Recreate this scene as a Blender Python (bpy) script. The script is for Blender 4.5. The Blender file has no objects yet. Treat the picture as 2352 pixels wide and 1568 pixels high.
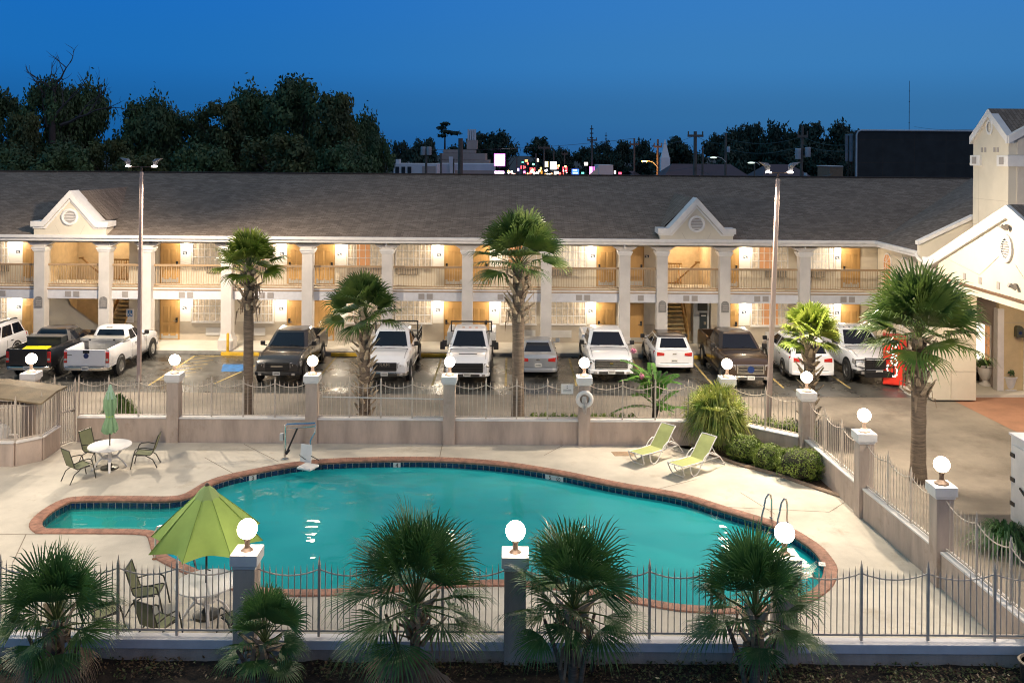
import bpy, bmesh, math, random
from math import sin, cos, pi, radians, sqrt, atan2
from mathutils import Vector, Matrix, noise
from mathutils.geometry import tessellate_polygon
random.seed(7)
SC = bpy.context.scene
COL = SC.collection
# ---------------------------------------------------------------- measured view (reference scaled to 2352 px wide)
H, F, HY, RO = 10.15, 2090.0, 350.0, radians(.42)
def ray(px, py):
    dx, dd = px-1176, py-HY
    return (dx*cos(RO)+dd*sin(RO))/F, -(-dx*sin(RO)+dd*cos(RO))/F
def at_z(px, py, z=0.):
    rx, rz = ray(px, py); Y = (z-H)/rz
    return Vector((rx*Y, Y, z))
def at_y(px, py, Y):
    rx, rz = ray(px, py)
    return Vector((rx*Y, Y, H+rz*Y))
# ---------------------------------------------------------------- mesh builder
class MB:
    def __init__(s): s.v=[]; s.f=[]; s.m=[]; s.mi=0
    def add(s, vs, fs):
        n=len(s.v); s.v.extend([tuple(q) for q in vs])
        for f in fs: s.f.append([i+n for i in f]); s.m.append(s.mi)
        return s
    def box(s, x0,x1,y0,y1,z0,z1):
        return s.add([(x0,y0,z0),(x1,y0,z0),(x1,y1,z0),(x0,y1,z0),(x0,y0,z1),(x1,y0,z1),(x1,y1,z1),(x0,y1,z1)],
            [(0,3,2,1),(4,5,6,7),(0,1,5,4),(1,2,6,5),(2,3,7,6),(3,0,4,7)])
    def obox(s, c, sx, sy, sz, rz=0, rx=0, ry=0):
        M=Matrix.Translation(c)@Matrix.Rotation(rz,4,'Z')@Matrix.Rotation(rx,4,'X')@Matrix.Rotation(ry,4,'Y')
        vs=[M@Vector((a*sx/2,b*sy/2,d*sz/2)) for d in(-1,1) for a,b in((-1,-1),(1,-1),(1,1),(-1,1))]
        return s.add(vs,[(0,3,2,1),(4,5,6,7),(0,1,5,4),(1,2,6,5),(2,3,7,6),(3,0,4,7)])
    def loft(s, rings, cap0=True, cap1=True, close=True):
        n=len(rings[0]); vs=[p for r in rings for p in r]; fs=[]
        for i in range(len(rings)-1):
            for j in range(n if close else n-1):
                k=(j+1)%n
                fs.append((i*n+j,i*n+k,(i+1)*n+k,(i+1)*n+j))
        if cap0: fs.append(tuple(range(n-1,-1,-1)))
        if cap1: fs.append(tuple((len(rings)-1)*n+j for j in range(n)))
        return s.add(vs,fs)
    def cyl(s, p0, p1, r0, r1=None, n=10, cap=True):
        r1=r0 if r1 is None else r1
        p0=Vector(p0); p1=Vector(p1); d=(p1-p0).normalized()
        a=d.orthogonal().normalized(); b=d.cross(a)
        R=[[p+(a*cos(2*pi*k/n)+b*sin(2*pi*k/n))*r for k in range(n)] for p,r in((p0,r0),(p1,r1))]
        return s.loft(R,cap,cap)
    def tube(s, pts, r, n=6, cap=True):
        pts=[Vector(p) for p in pts]; R=[]; a=None
        for i,p in enumerate(pts):
            d=(pts[min(i+1,len(pts)-1)]-pts[max(i-1,0)]).normalized()
            a=d.orthogonal().normalized() if a is None else (a-d*a.dot(d)).normalized()
            b=d.cross(a); rr=r[i] if isinstance(r,(list,tuple)) else r
            R.append([p+(a*cos(2*pi*k/n)+b*sin(2*pi*k/n))*rr for k in range(n)])
        return s.loft(R,cap,cap)
    def lathe(s, prof, c=(0,0,0), n=16, axis='Z', sx=1, sy=1):
        R=[]
        for r,z in prof:
            ring=[]
            for k in range(n):
                a=2*pi*k/n
                p=(r*cos(a)*sx,r*sin(a)*sy,z) if axis=='Z' else (z,r*cos(a),r*sin(a)) if axis=='X' else (r*sin(a),z,r*cos(a))
                ring.append((p[0]+c[0],p[1]+c[1],p[2]+c[2]))
            R.append(ring)
        return s.loft(R)
    def poly(s, pts2, z0, z1):
        n=len(pts2)
        vs=[(x,y,z0) for x,y in pts2]+[(x,y,z1) for x,y in pts2]
        return s.add(vs,[tuple(range(n-1,-1,-1)),tuple(range(n,2*n))]+[(i,(i+1)%n,n+(i+1)%n,n+i) for i in range(n)])
    def extr(s, pts, d):
        n=len(pts); d=Vector(d)
        vs=[Vector(p) for p in pts]; vs+=[p+d for p in vs[:n]]
        return s.add(vs,[tuple(range(n-1,-1,-1)),tuple(range(n,2*n))]+[(i,(i+1)%n,n+(i+1)%n,n+i) for i in range(n)])
    def quad(s,a,b,c,d): return s.add([a,b,c,d],[(0,1,2,3)])
    def sph(s,c,r,n=16,m=10,sz=1):
        R=[]
        for i in range(1,m):
            t=pi*i/m
            R.append([(c[0]+r*sin(t)*cos(2*pi*k/n),c[1]+r*sin(t)*sin(2*pi*k/n),c[2]-r*cos(t)*sz) for k in range(n)])
        return s.loft(R)
    def sheet(s, outer, holes=(), z=0.):
        loops=[[Vector((p[0],p[1],0)) for p in l] for l in [outer]+list(holes)]
        flat=[p for l in loops for p in l]
        tris=tessellate_polygon(loops)
        fs=[]
        for t in tris:
            a,b,c=[flat[i] for i in t]
            fs.append(t if (b-a).cross(c-a).z>0 else t[::-1])
        return s.add([(p.x,p.y,z) for p in flat],fs)
    def build(s, name, mats, parent=None, smooth=False, bevel=0, org=None, kind=None, ang=35):
        me=bpy.data.meshes.new(name)
        o0=org if org is not None else (ORG.get(parent.name) if parent else None)
        vs=s.v if o0 is None else [(p[0]-o0[0],p[1]-o0[1],p[2]-o0[2]) for p in s.v]
        me.from_pydata(vs,[],s.f)
        for m in (mats if isinstance(mats,(list,tuple)) else [mats]): me.materials.append(m)
        if len(set(s.m))>1: me.polygons.foreach_set('material_index',s.m)
        if smooth:
            me.polygons.foreach_set('use_smooth',[True]*len(me.polygons))
            try: me.set_sharp_from_angle(angle=radians(ang))
            except Exception: pass
        me.update()
        o=bpy.data.objects.new(name,me); COL.objects.link(o)
        if parent:
            o.parent=parent
            if parent.name in ORG: ORG[o.name]=ORG[parent.name]
        elif org is not None: o.location=org
        if bevel:
            b=o.modifiers.new('b','BEVEL'); b.width=bevel; b.segments=2; b.limit_method='ANGLE'; b.angle_limit=radians(40)
        if kind: o['kind']=kind
        return o
ORG={}
def tag(o,label,cat,group=None):
    o['label']=label; o['category']=cat
    if group: o['group']=group
    return o
def thing(name,label,cat,loc=(0,0,0),rz=0,group=None,world=False):
    o=bpy.data.objects.new(name,None); o.empty_display_size=.2; COL.objects.link(o)
    o.location=loc; o.rotation_euler=(0,0,rz)
    if world: ORG[o.name]=Vector(loc)
    return tag(o,label,cat,group)
def dup(o,loc=None,rz=None,label=None,scale=None,parent=None):
    c=o.copy(); COL.objects.link(c); c.parent=parent
    if parent is None:
        if loc is not None: c.location=loc
        if rz is not None: c.rotation_euler=(0,0,rz)
        if scale is not None: c.scale=(scale,)*3 if isinstance(scale,(int,float)) else scale
        if label: c['label']=label
    for ch in o.children: dup(ch,parent=c)
    return c
def text(body,name,mat,parent,loc,size,rot=(pi/2,0,0),ext=.002,align='CENTER',shear=0):
    cu=bpy.data.curves.new(name,'FONT'); cu.body=body; cu.size=size; cu.extrude=ext; cu.align_x=align; cu.align_y='CENTER'; cu.shear=shear
    tmp=bpy.data.objects.new(name+'_src',cu); COL.objects.link(tmp)
    bpy.context.view_layer.update()
    me=bpy.data.meshes.new_from_object(tmp.evaluated_get(bpy.context.evaluated_depsgraph_get())); me.name=name
    bpy.data.objects.remove(tmp)
    me.materials.clear(); me.materials.append(mat)
    o=bpy.data.objects.new(name,me); COL.objects.link(o); o.parent=parent
    l=Vector(loc)
    if parent and parent.name in ORG: l=l-ORG[parent.name]
    o.location=l; o.rotation_euler=rot
    return o
# ---------------------------------------------------------------- materials
MATS={}
def mat(name,col,rough=.6,metal=0,var=.12,scale=3.,bump=0,bscale=40.,emis=0,ecol=None,coat=0,spec=.5,streak=0,rvar=0,detail=5,col2=None):
    if name in MATS: return MATS[name]
    m=bpy.data.materials.new(name); m.use_nodes=True; MATS[name]=m
    nt=m.node_tree; N=nt.nodes; L=nt.links; b=N['Principled BSDF']
    b.inputs['Roughness'].default_value=rough; b.inputs['Metallic'].default_value=metal
    b.inputs['Specular IOR Level'].default_value=spec
    b.inputs['Coat Weight'].default_value=coat; b.inputs['Coat Roughness'].default_value=.05
    c=(*col,1)
    b.inputs['Base Color'].default_value=c
    tc=N.new('ShaderNodeTexCoord')
    if var or streak or col2:
        nz=N.new('ShaderNodeTexNoise'); nz.inputs['Scale'].default_value=scale; nz.inputs['Detail'].default_value=detail; nz.inputs['Roughness'].default_value=.62
        if streak:
            mp=N.new('ShaderNodeMapping'); mp.inputs['Scale'].default_value=(1,1,streak)
            L.new(tc.outputs['Object'],mp.inputs['Vector']); L.new(mp.outputs[0],nz.inputs['Vector'])
        else: L.new(tc.outputs['Object'],nz.inputs['Vector'])
        rp=N.new('ShaderNodeValToRGB'); rp.color_ramp.elements[0].position=.3; rp.color_ramp.elements[1].position=.7
        lo=col2 if col2 else tuple(x*(1-var*1.6) for x in col)
        hi=tuple(min(1,x*(1+var*.7)) for x in col)
        rp.color_ramp.elements[0].color=(*lo,1); rp.color_ramp.elements[1].color=(*hi,1)
        L.new(nz.outputs['Fac'],rp.inputs[0]); L.new(rp.outputs[0],b.inputs['Base Color'])
        if rvar:
            mr=N.new('ShaderNodeMapRange'); mr.inputs['From Min'].default_value=.35; mr.inputs['From Max'].default_value=.65
            mr.inputs['To Min'].default_value=max(.02,rough-rvar); mr.inputs['To Max'].default_value=min(1,rough+rvar)
            L.new(nz.outputs['Fac'],mr.inputs['Value']); L.new(mr.outputs[0],b.inputs['Roughness'])
    if bump:
        n2=N.new('ShaderNodeTexNoise'); n2.inputs['Scale'].default_value=bscale; n2.inputs['Detail'].default_value=4
        L.new(tc.outputs['Object'],n2.inputs['Vector'])
        bp=N.new('ShaderNodeBump'); bp.inputs['Strength'].default_value=bump; bp.inputs['Distance'].default_value=.03
        L.new(n2.outputs['Fac'],bp.inputs['Height']); L.new(bp.outputs[0],b.inputs['Normal'])
    if emis:
        b.inputs['Emission Color'].default_value=(*(ecol or col),1); b.inputs['Emission Strength'].default_value=emis
    return m
def brickmat(name,c1,c2,mortar,bw,bh,msize,rough=.7,bump=.3,vec='xz',offset=.5,var=0.0,metal=0,coat=0):
    m=bpy.data.materials.new(name); m.use_nodes=True; MATS[name]=m
    nt=m.node_tree; N=nt.nodes; L=nt.links; b=N['Principled BSDF']; b.inputs['Roughness'].default_value=rough; b.inputs['Coat Weight'].default_value=coat
    tc=N.new('ShaderNodeTexCoord'); sp=N.new('ShaderNodeSeparateXYZ'); cb=N.new('ShaderNodeCombineXYZ')
    L.new(tc.outputs['Object'],sp.inputs[0])
    a,c=vec[0].upper(),vec[1].upper()
    L.new(sp.outputs[a],cb.inputs['X']); L.new(sp.outputs[c],cb.inputs['Y'])
    br=N.new('ShaderNodeTexBrick'); br.offset=offset
    br.inputs['Scale'].default_value=1; br.inputs['Brick Width'].default_value=bw; br.inputs['Row Height'].default_value=bh
    br.inputs['Mortar Size'].default_value=msize; br.inputs['Mortar Smooth'].default_value=.2
    br.inputs['Color1'].default_value=(*c1,1); br.inputs['Color2'].default_value=(*c2,1); br.inputs['Mortar'].default_value=(*mortar,1)
    L.new(cb.outputs[0],br.inputs['Vector'])
    nz=N.new('ShaderNodeTexNoise'); nz.inputs['Scale'].default_value=1.1; nz.inputs['Detail'].default_value=8
    L.new(tc.outputs['Object'],nz.inputs['Vector'])
    mx=N.new('ShaderNodeMix'); mx.data_type='RGBA'; mx.blend_type='MULTIPLY'; mx.inputs[0].default_value=1
    rp=N.new('ShaderNodeValToRGB'); rp.color_ramp.elements[0].position=.3; rp.color_ramp.elements[1].position=.7
    rp.color_ramp.elements[0].color=(1-var,1-var,1-var,1); rp.color_ramp.elements[1].color=(1+var*.4,)*3+(1,)
    L.new(nz.outputs['Fac'],rp.inputs[0]); L.new(br.outputs['Color'],mx.inputs[6]); L.new(rp.outputs[0],mx.inputs[7])
    L.new(mx.outputs[2],b.inputs['Base Color'])
    bp=N.new('ShaderNodeBump'); bp.inputs['Strength'].default_value=bump; bp.inputs['Distance'].default_value=.01; bp.invert=True
    L.new(br.outputs['Fac'],bp.inputs['Height']); L.new(bp.outputs[0],b.inputs['Normal'])
    return m
def glow(name,col,s,base=(.8,.8,.8)): return mat(name,base,.4,var=0,emis=s,ecol=col)
def leafmat(name,col,col2,scale=1.2,rough=.45,trans=.25):
    m=bpy.data.materials.new(name); m.use_nodes=True; MATS[name]=m
    nt=m.node_tree; N=nt.nodes; L=nt.links; b=N['Principled BSDF']; b.inputs['Roughness'].default_value=rough
    tc=N.new('ShaderNodeTexCoord'); nz=N.new('ShaderNodeTexNoise'); nz.inputs['Scale'].default_value=scale; nz.inputs['Detail'].default_value=3
    L.new(tc.outputs['Object'],nz.inputs['Vector'])
    rp=N.new('ShaderNodeValToRGB'); rp.color_ramp.elements[0].position=.35; rp.color_ramp.elements[1].position=.65
    rp.color_ramp.elements[0].color=(*col,1); rp.color_ramp.elements[1].color=(*col2,1)
    L.new(nz.outputs['Fac'],rp.inputs[0]); L.new(rp.outputs[0],b.inputs['Base Color'])
    tr=N.new('ShaderNodeBsdfTranslucent'); L.new(rp.outputs[0],tr.inputs['Color'])
    ms=N.new('ShaderNodeMixShader'); ms.inputs[0].default_value=trans
    L.new(b.outputs[0],ms.inputs[1]); L.new(tr.outputs[0],ms.inputs[2]); L.new(ms.outputs[0],N['Material Output'].inputs[0])
    return m
white=mat('white_trim_paint',(.74,.72,.70),.5,var=.07,scale=2.5,bump=.05)
cream=mat('cream_stucco',(.66,.60,.49),.85,var=.07,scale=.8,bump=.25,bscale=90)
greyst=mat('column_stucco',(.62,.585,.55),.8,var=.08,scale=1.2,bump=.2,bscale=80)
taupe=mat('taupe_stucco',(.50,.44,.36),.85,var=.08,scale=1,bump=.25,bscale=90)
wallst=mat('pool_wall_stucco',(.53,.43,.36),.85,var=.2,scale=2.2,bump=.3,bscale=70,streak=.22,detail=8)
fencem=mat('beige_painted_iron',(.58,.50,.42),.45,var=.12,scale=6)
railm=mat('tan_painted_rail',(.42,.29,.17),.5,var=.1)
balm=mat('baluster_paint',(.50,.37,.24),.5,var=.1)
oak=mat('honey_wood_door',(.53,.315,.115),.42,var=.10,scale=2.2,streak=.25)
oakdk=mat('door_panel_wood',(.45,.265,.09),.42,var=.10,scale=2.2,streak=.25)
fascia=mat('grey_white_fascia',(.66,.66,.69),.6,var=.07)
vent=mat('vent_grey',(.35,.32,.30),.7,var=.05)
dark=mat('dark_grille',(.035,.033,.03),.6,var=.1)
chrome=mat('polished_steel',(.62,.61,.58),.18,metal=1,var=.03)
blackm=mat('black_plastic',(.012,.012,.013),.45,var=.1)
rubber=mat('tyre_rubber',(.018,.018,.018),.8,var=.1)
rimm=mat('alloy_rim',(.42,.42,.42),.3,metal=.9,var=.05)
vglass=mat('vehicle_glass',(.006,.009,.016),.05,var=0,coat=0,spec=.4)
redl=mat('red_lens',(.45,.01,.01),.2,var=.05,coat=1)
clearl=mat('clear_lens',(.55,.55,.55),.12,metal=.6,var=.15,scale=18,coat=1)
amber=mat('amber_lens',(.6,.2,.02),.25,var=.05)
plate=mat('licence_plate',(.62,.62,.60),.5,var=.05)
blueem=mat('blue_emblem',(.01,.03,.12),.3,var=0)
ltgrey=mat('light_grey_plastic',(.55,.55,.54),.5,var=.05)
concrete=None
POLE=2700.; SCON=24.; STAIR=60.; CAN=60.; SIDE_FILL=1180.
# ================================================================ world, camera
w=bpy.data.worlds.new("World"); SC.world=w; w.use_nodes=True
nt=w.node_tree; bg=nt.nodes['Background']
tc=nt.nodes.new('ShaderNodeTexCoord'); sp=nt.nodes.new('ShaderNodeSeparateXYZ'); nt.links.new(tc.outputs['Generated'],sp.inputs[0])
sky=nt.nodes.new('ShaderNodeTexSky'); sky.sky_type='NISHITA'; sky.sun_disc=False
sky.sun_elevation=radians(-2.5); sky.sun_rotation=radians(250); sky.ozone_density=3
rp=nt.nodes.new('ShaderNodeValToRGB'); rp.color_ramp.interpolation='EASE'
e=rp.color_ramp.elements; e[0].position=0; e[0].color=(.008,.044,.130,1); e[1].position=1; e[1].color=(.11,.12,.155,1)
for p,c in ((.04,(.009,.053,.145)),(.10,(.010,.067,.19)),(.17,(.009,.066,.205)),(.36,(.105,.118,.16))):
    q=e.new(p); q.color=(*c,1)
nt.links.new(sp.outputs['Z'],rp.inputs[0])
# the dusk sky is a little paler towards the right, where the sun has gone down
mr=nt.nodes.new('ShaderNodeMapRange'); mr.inputs['From Min'].default_value=-.5; mr.inputs['From Max'].default_value=.35
mr.interpolation_type='SMOOTHSTEP'
nt.links.new(sp.outputs['X'],mr.inputs['Value'])
mx=nt.nodes.new('ShaderNodeMix'); mx.data_type='RGBA'; mx.blend_type='MULTIPLY'; mx.inputs[0].default_value=1
cr=nt.nodes.new('ShaderNodeValToRGB'); cr.color_ramp.elements[0].color=(.2,.84,.96,1); cr.color_ramp.elements[1].color=(1.5,1.18,1.0,1)
nt.links.new(mr.outputs[0],cr.inputs[0]); nt.links.new(rp.outputs[0],mx.inputs[6]); nt.links.new(cr.outputs[0],mx.inputs[7])
ad=nt.nodes.new('ShaderNodeMix'); ad.data_type='RGBA'; ad.blend_type='ADD'; ad.inputs[0].default_value=.05
nt.links.new(mx.outputs[2],ad.inputs[6]); nt.links.new(sky.outputs[0],ad.inputs[7])
nt.links.new(ad.outputs[2],bg.inputs[0]); bg.inputs[1].default_value=1.08
cd=bpy.data.cameras.new('camera'); cam=bpy.data.objects.new('camera',cd); COL.objects.link(cam); SC.camera=cam
cd.sensor_width=36; cd.lens=F/2352*36; cd.shift_y=-(784-HY)/2352; cd.clip_end=6000; cd.clip_start=.1
cam.matrix_world=Matrix.Translation((0,0,H))@Matrix.Rotation(pi/2,4,'X')@Matrix.Rotation(RO,4,'Z')
SC.view_settings.view_transform='Standard'; SC.view_settings.look='None'; SC.view_settings.exposure=1.25
SC.cycles.use_denoising=True; SC.cycles.filter_width=1.1; SC.cycles.max_bounces=7; SC.cycles.diffuse_bounces=3; SC.cycles.glossy_bounces=3; SC.cycles.transparent_max_bounces=12
SC.cycles.caustics_reflective=False; SC.cycles.caustics_refractive=False; SC.cycles.sample_clamp_indirect=4
# ================================================================ ground
asphalt=mat('parking_asphalt',(.085,.084,.078),.32,var=.45,scale=.6,bump=.12,bscale=45,rvar=.17,detail=8)
road=mat('worn_driveway_asphalt',(.215,.185,.15),.7,var=.30,scale=.35,bump=.3,bscale=60,detail=8)
earth=mat('far_ground',(.03,.035,.03),.95,var=.3,scale=.05)
deckm=mat('pool_deck_concrete',(.585,.54,.455),.72,var=.22,scale=.38,bump=.15,bscale=50,detail=12)
def stains(m,scale,lo,hi,col,seed=0):
    nt=m.node_tree; N=nt.nodes; L=nt.links; b=N['Principled BSDF']; src=b.inputs['Base Color'].links[0].from_socket
    tc=N.new('ShaderNodeTexCoord'); nz=N.new('ShaderNodeTexNoise'); nz.noise_dimensions='4D'; nz.inputs['W'].default_value=seed; nz.inputs['Scale'].default_value=scale; nz.inputs['Detail'].default_value=10; nz.inputs['Roughness'].default_value=.7
    L.new(tc.outputs['Object'],nz.inputs['Vector']); mr=N.new('ShaderNodeMapRange'); mr.inputs['From Min'].default_value=lo; mr.inputs['From Max'].default_value=hi
    L.new(nz.outputs['Fac'],mr.inputs['Value']); mx=N.new('ShaderNodeMix'); mx.data_type='RGBA'; mx.blend_type='MULTIPLY'
    L.new(mr.outputs[0],mx.inputs[0]); L.new(src,mx.inputs[6]); mx.inputs[7].default_value=(*col,1); L.new(mx.outputs[2],b.inputs['Base Color'])
stains(deckm,.8,.56,.74,(.62,.54,.44),3); stains(deckm,3.5,.62,.74,(.66,.58,.48),8); stains(wallst,1.3,.55,.75,(.68,.62,.55),5); stains(road,.5,.5,.7,(.55,.52,.5),2); stains(asphalt,.9,.52,.62,(.5,.5,.5),4)
jointm=mat('deck_joint',(.22,.18,.14),.9,var=.1)
soil=mat('planting_soil',(.035,.024,.016),.95,var=.5,scale=5,bump=1,bscale=14)
walk=mat('walkway_concrete',(.60,.57,.50),.8,var=.10,scale=.8,bump=.15,bscale=50)
kerbm=mat('kerb_concrete',(.30,.29,.27),.8,var=.2,scale=2)
yellow=mat('yellow_road_paint',(.62,.38,.02),.6,var=.2,scale=4)
fadedy=mat('faded_stall_paint',(.50,.38,.15),.7,var=.4,scale=3)
bluep=mat('blue_road_paint',(.03,.16,.42),.6,var=.3,scale=4)
paver=mat('terracotta_pavers',(.33,.17,.105),.8,var=.18,scale=.8,bump=.3,bscale=40)
coping=mat('brick_coping',(.37,.185,.125),.75,var=.32,scale=5,bump=.4,bscale=40)
tilem=None
P=[(66,1209),(72,1193),(100,1170),(140,1149),(182,1141),(300,1140),(402,1140),(437,1127),(472,1107),(525,1090),(630,1069),(700,1059),(784,1053),(911,1050),(1039,1052),(1166,1062),(1294,1082),(1421,1108),(1568,1134),(1668,1164),(1768,1194),(1818,1213),(1851,1231),(1888,1256),(1911,1281),(1924,1304),(1921,1331),(1905,1356),(1860,1385),(1780,1404),(1680,1410),(1568,1405),(1485,1392),(1400,1376),(1300,1358),(1200,1349),(1124,1347),(1000,1352),(900,1361),(784,1368),(680,1370),(610,1367),(540,1357),(480,1340),(433,1322),(400,1307),(370,1292),(353,1280),(345,1258),(339,1240),(315,1228),(98,1226),(75,1221)]
ctrl=[at_z(x,y,0).xy for x,y in P]
def catmull(pts,step=.21):
    out=[]; n=len(pts)
    for i in range(n):
        p0,p1,p2,p3=pts[i-1],pts[i],pts[(i+1)%n],pts[(i+2)%n]
        k=max(2,int((p2-p1).length/.1))
        for j in range(k):
            t=j/k
            out.append(.5*((2*p1)+(p2-p0)*t+(2*p0-5*p1+4*p2-p3)*t*t+(3*p1-p0-3*p2+p3)*t*t*t))
    # resample evenly
    L=[0.]
    for i in range(len(out)): L.append(L[-1]+(out[(i+1)%len(out)]-out[i]).length)
    m=int(L[-1]/step); res=[]; i=0
    for k in range(m):
        d=L[-1]*k/m
        while L[i+1]<d: i+=1
        t=(d-L[i])/(L[i+1]-L[i]); res.append(out[i]*(1-t)+out[(i+1)%len(out)]*t)
    return res
outer=catmull(ctrl)
def offs(pts,d):
    n=len(pts); r=[]
    for i in range(n):
        t=(pts[(i+2)%n]-pts[i-2]); nn=Vector((t.y,-t.x)).normalized()
        r.append(pts[i]+nn*d)
    return r
area=sum(outer[i-1].x*outer[i].y-outer[i].x*outer[i-1].y for i in range(len(outer)))
sg=-1 if area>0 else 1     # inward
outer_=outer if area>0 else outer[::-1]
outer=outer_; inner=offs(outer,-.33); edge=offs(outer,-.30)
pool=thing('swimming_pool','free form pool with brick coping, dark blue waterline tiles and a narrow left arm','pool',(0,24,0),world=True)
n=len(outer)
for lo,hi,nm,zz in ((0,1,'coping',0),):
    b=MB(); R=[]
    rings=[[(p.x,p.y,.006) for p in outer],[(p.x,p.y,.035) for p in offs(outer,-.02)],[(p.x,p.y,.035) for p in offs(outer,-.30)],[(p.x,p.y,.0) for p in inner],[(p.x,p.y,-.055) for p in offs(outer,-.315)]]
    b.loft(rings,False,False)
# real brick joints across the coping
b.mi=1
for i in range(n):
    a=offs_p=outer[i]; c=edge[i]
    t=(outer[(i+1)%n]-outer[i-1]).normalized()*.006
    b.quad((a.x-t.x,a.y-t.y,.0365),(c.x-t.x,c.y-t.y,.0365),(c.x+t.x,c.y+t.y,.0365),(a.x+t.x,a.y+t.y,.0365))
b.build('coping',[coping,mat('mortar',(.20,.13,.10),.9,var=.1)],pool,True,ang=50)
tile_in=offs(outer,-.315)
navy=mat('navy_tile',(.006,.012,.075),.15,var=.5,scale=9,coat=.8); grout=mat('tile_grout',(.42,.38,.36),.8,var=.1)
b=MB(); b.loft([[(p.x,p.y,-.05) for p in tile_in],[(p.x,p.y,-.30) for p in tile_in]],False,False); b.build('grout_band',grout,pool)
b=MB(); tj=offs(outer,-.321)
for i in range(n):
    p,q=tj[i],tj[(i+1)%n]; d=(q-p); g=d*.045
    p=p+g; q=q-g
    b.quad((p.x,p.y,-.058),(p.x,p.y,-.245),(q.x,q.y,-.245),(q.x,q.y,-.058))
b.build('waterline_tile',navy,pool)
basinm=mat('pool_plaster',(.12,.55,.52),.6,var=.10,scale=.5); shallowm=mat('shallow_pool_plaster',(.80,.86,.76),.6,var=.08,scale=1)
WL=-.21
b=MB(); dp=[]
for p in tile_in:
    dep=-1.2 if p.x>-9.3 else -.62
    dp.append(dep)
low=offs(outer,-.62)
b.loft([[(p.x,p.y,-.30) for p in tile_in],[(p.x,p.y,max(-1.0,z+.25)) for p,z in zip(offs(outer,-.36),dp)],[(p.x,p.y,z) for p,z in zip(low,dp)]],False,False)
b.sheet([(p.x,p.y) for p in low if p.x>-9.3],z=-1.2); b.mi=1; b.sheet([(p.x,p.y) for p in low if p.x<=-9.0],z=-.62)
for k in range(3): b.mi=0; q=at_z(430,1300,0); b.obox((q.x+1.0+.34*k,q.y+.75+.3*k,-1.15+.28*(2-k)),3.0,.34,.26+.0,-.55)
b.build('basin',[basinm,shallowm],pool,True,ang=30)
# water
m=bpy.data.materials.new('pool_water'); m.use_nodes=True; nt=m.node_tree; N=nt.nodes; L=nt.links
for q in list(N):
    if q.type=='BSDF_PRINCIPLED': N.remove(q)
tr=N.new('ShaderNodeBsdfTransparent'); tr.inputs[0].default_value=(.40,.86,.84,1)
df=N.new('ShaderNodeBsdfDiffuse'); df.inputs[0].default_value=(.0,.44,.42,1)
gl=N.new('ShaderNodeBsdfGlossy'); gl.inputs['Roughness'].default_value=.02; gl.inputs[0].default_value=(1,1,1,1)
fr=N.new('ShaderNodeFresnel'); fr.inputs[0].default_value=1.33
m1=N.new('ShaderNodeMixShader'); m2=N.new('ShaderNodeMixShader')
tc=N.new('ShaderNodeTexCoord'); mp=N.new('ShaderNodeMapping'); mp.inputs['Scale'].default_value=(.55,1.0,1)
nz=N.new('ShaderNodeTexNoise'); nz.inputs['Scale'].default_value=1.5; nz.inputs['Detail'].default_value=1.5
sx_=N.new('ShaderNodeSeparateXYZ'); L.new(tc.outputs['Object'],sx_.inputs[0])
md=N.new('ShaderNodeMapRange'); md.inputs['From Min'].default_value=-10.6; md.inputs['From Max'].default_value=-8.6; md.inputs['To Min'].default_value=.16; md.inputs['To Max'].default_value=.58; md.interpolation_type='SMOOTHSTEP'
L.new(sx_.outputs['X'],md.inputs['Value']); L.new(md.outputs[0],m1.inputs[0])
nb_=N.new('ShaderNodeTexNoise'); nb_.inputs['Scale'].default_value=.22; nb_.inputs['Detail'].default_value=3; L.new(tc.outputs['Object'],nb_.inputs['Vector'])
rb_=N.new('ShaderNodeValToRGB'); rb_.color_ramp.elements[0].position=.35; rb_.color_ramp.elements[1].position=.68; rb_.color_ramp.elements[0].color=(0,.42,.47,1); rb_.color_ramp.elements[1].color=(.05,.61,.65,1)
L.new(nb_.outputs['Fac'],rb_.inputs[0]); L.new(rb_.outputs[0],df.inputs[0])
bp=N.new('ShaderNodeBump'); bp.inputs['Strength'].default_value=.6; bp.inputs['Distance'].default_value=.06
L.new(tc.outputs['Object'],mp.inputs[0]); L.new(mp.outputs[0],nz.inputs['Vector']); L.new(nz.outputs['Fac'],bp.inputs['Height'])
L.new(bp.outputs[0],gl.inputs['Normal']); L.new(bp.outputs[0],fr.inputs['Normal'])
L.new(fr.outputs[0],m2.inputs[0]); L.new(tr.outputs[0],m1.inputs[1]); L.new(df.outputs[0],m1.inputs[2]); L.new(m1.outputs[0],m2.inputs[1]); L.new(gl.outputs[0],m2.inputs[2])
L.new(m2.outputs[0],N['Material Output'].inputs[0])
b=MB(); b.sheet([(p.x,p.y) for p in tile_in],z=WL); b.build('pool_water',m,kind='structure')
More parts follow.
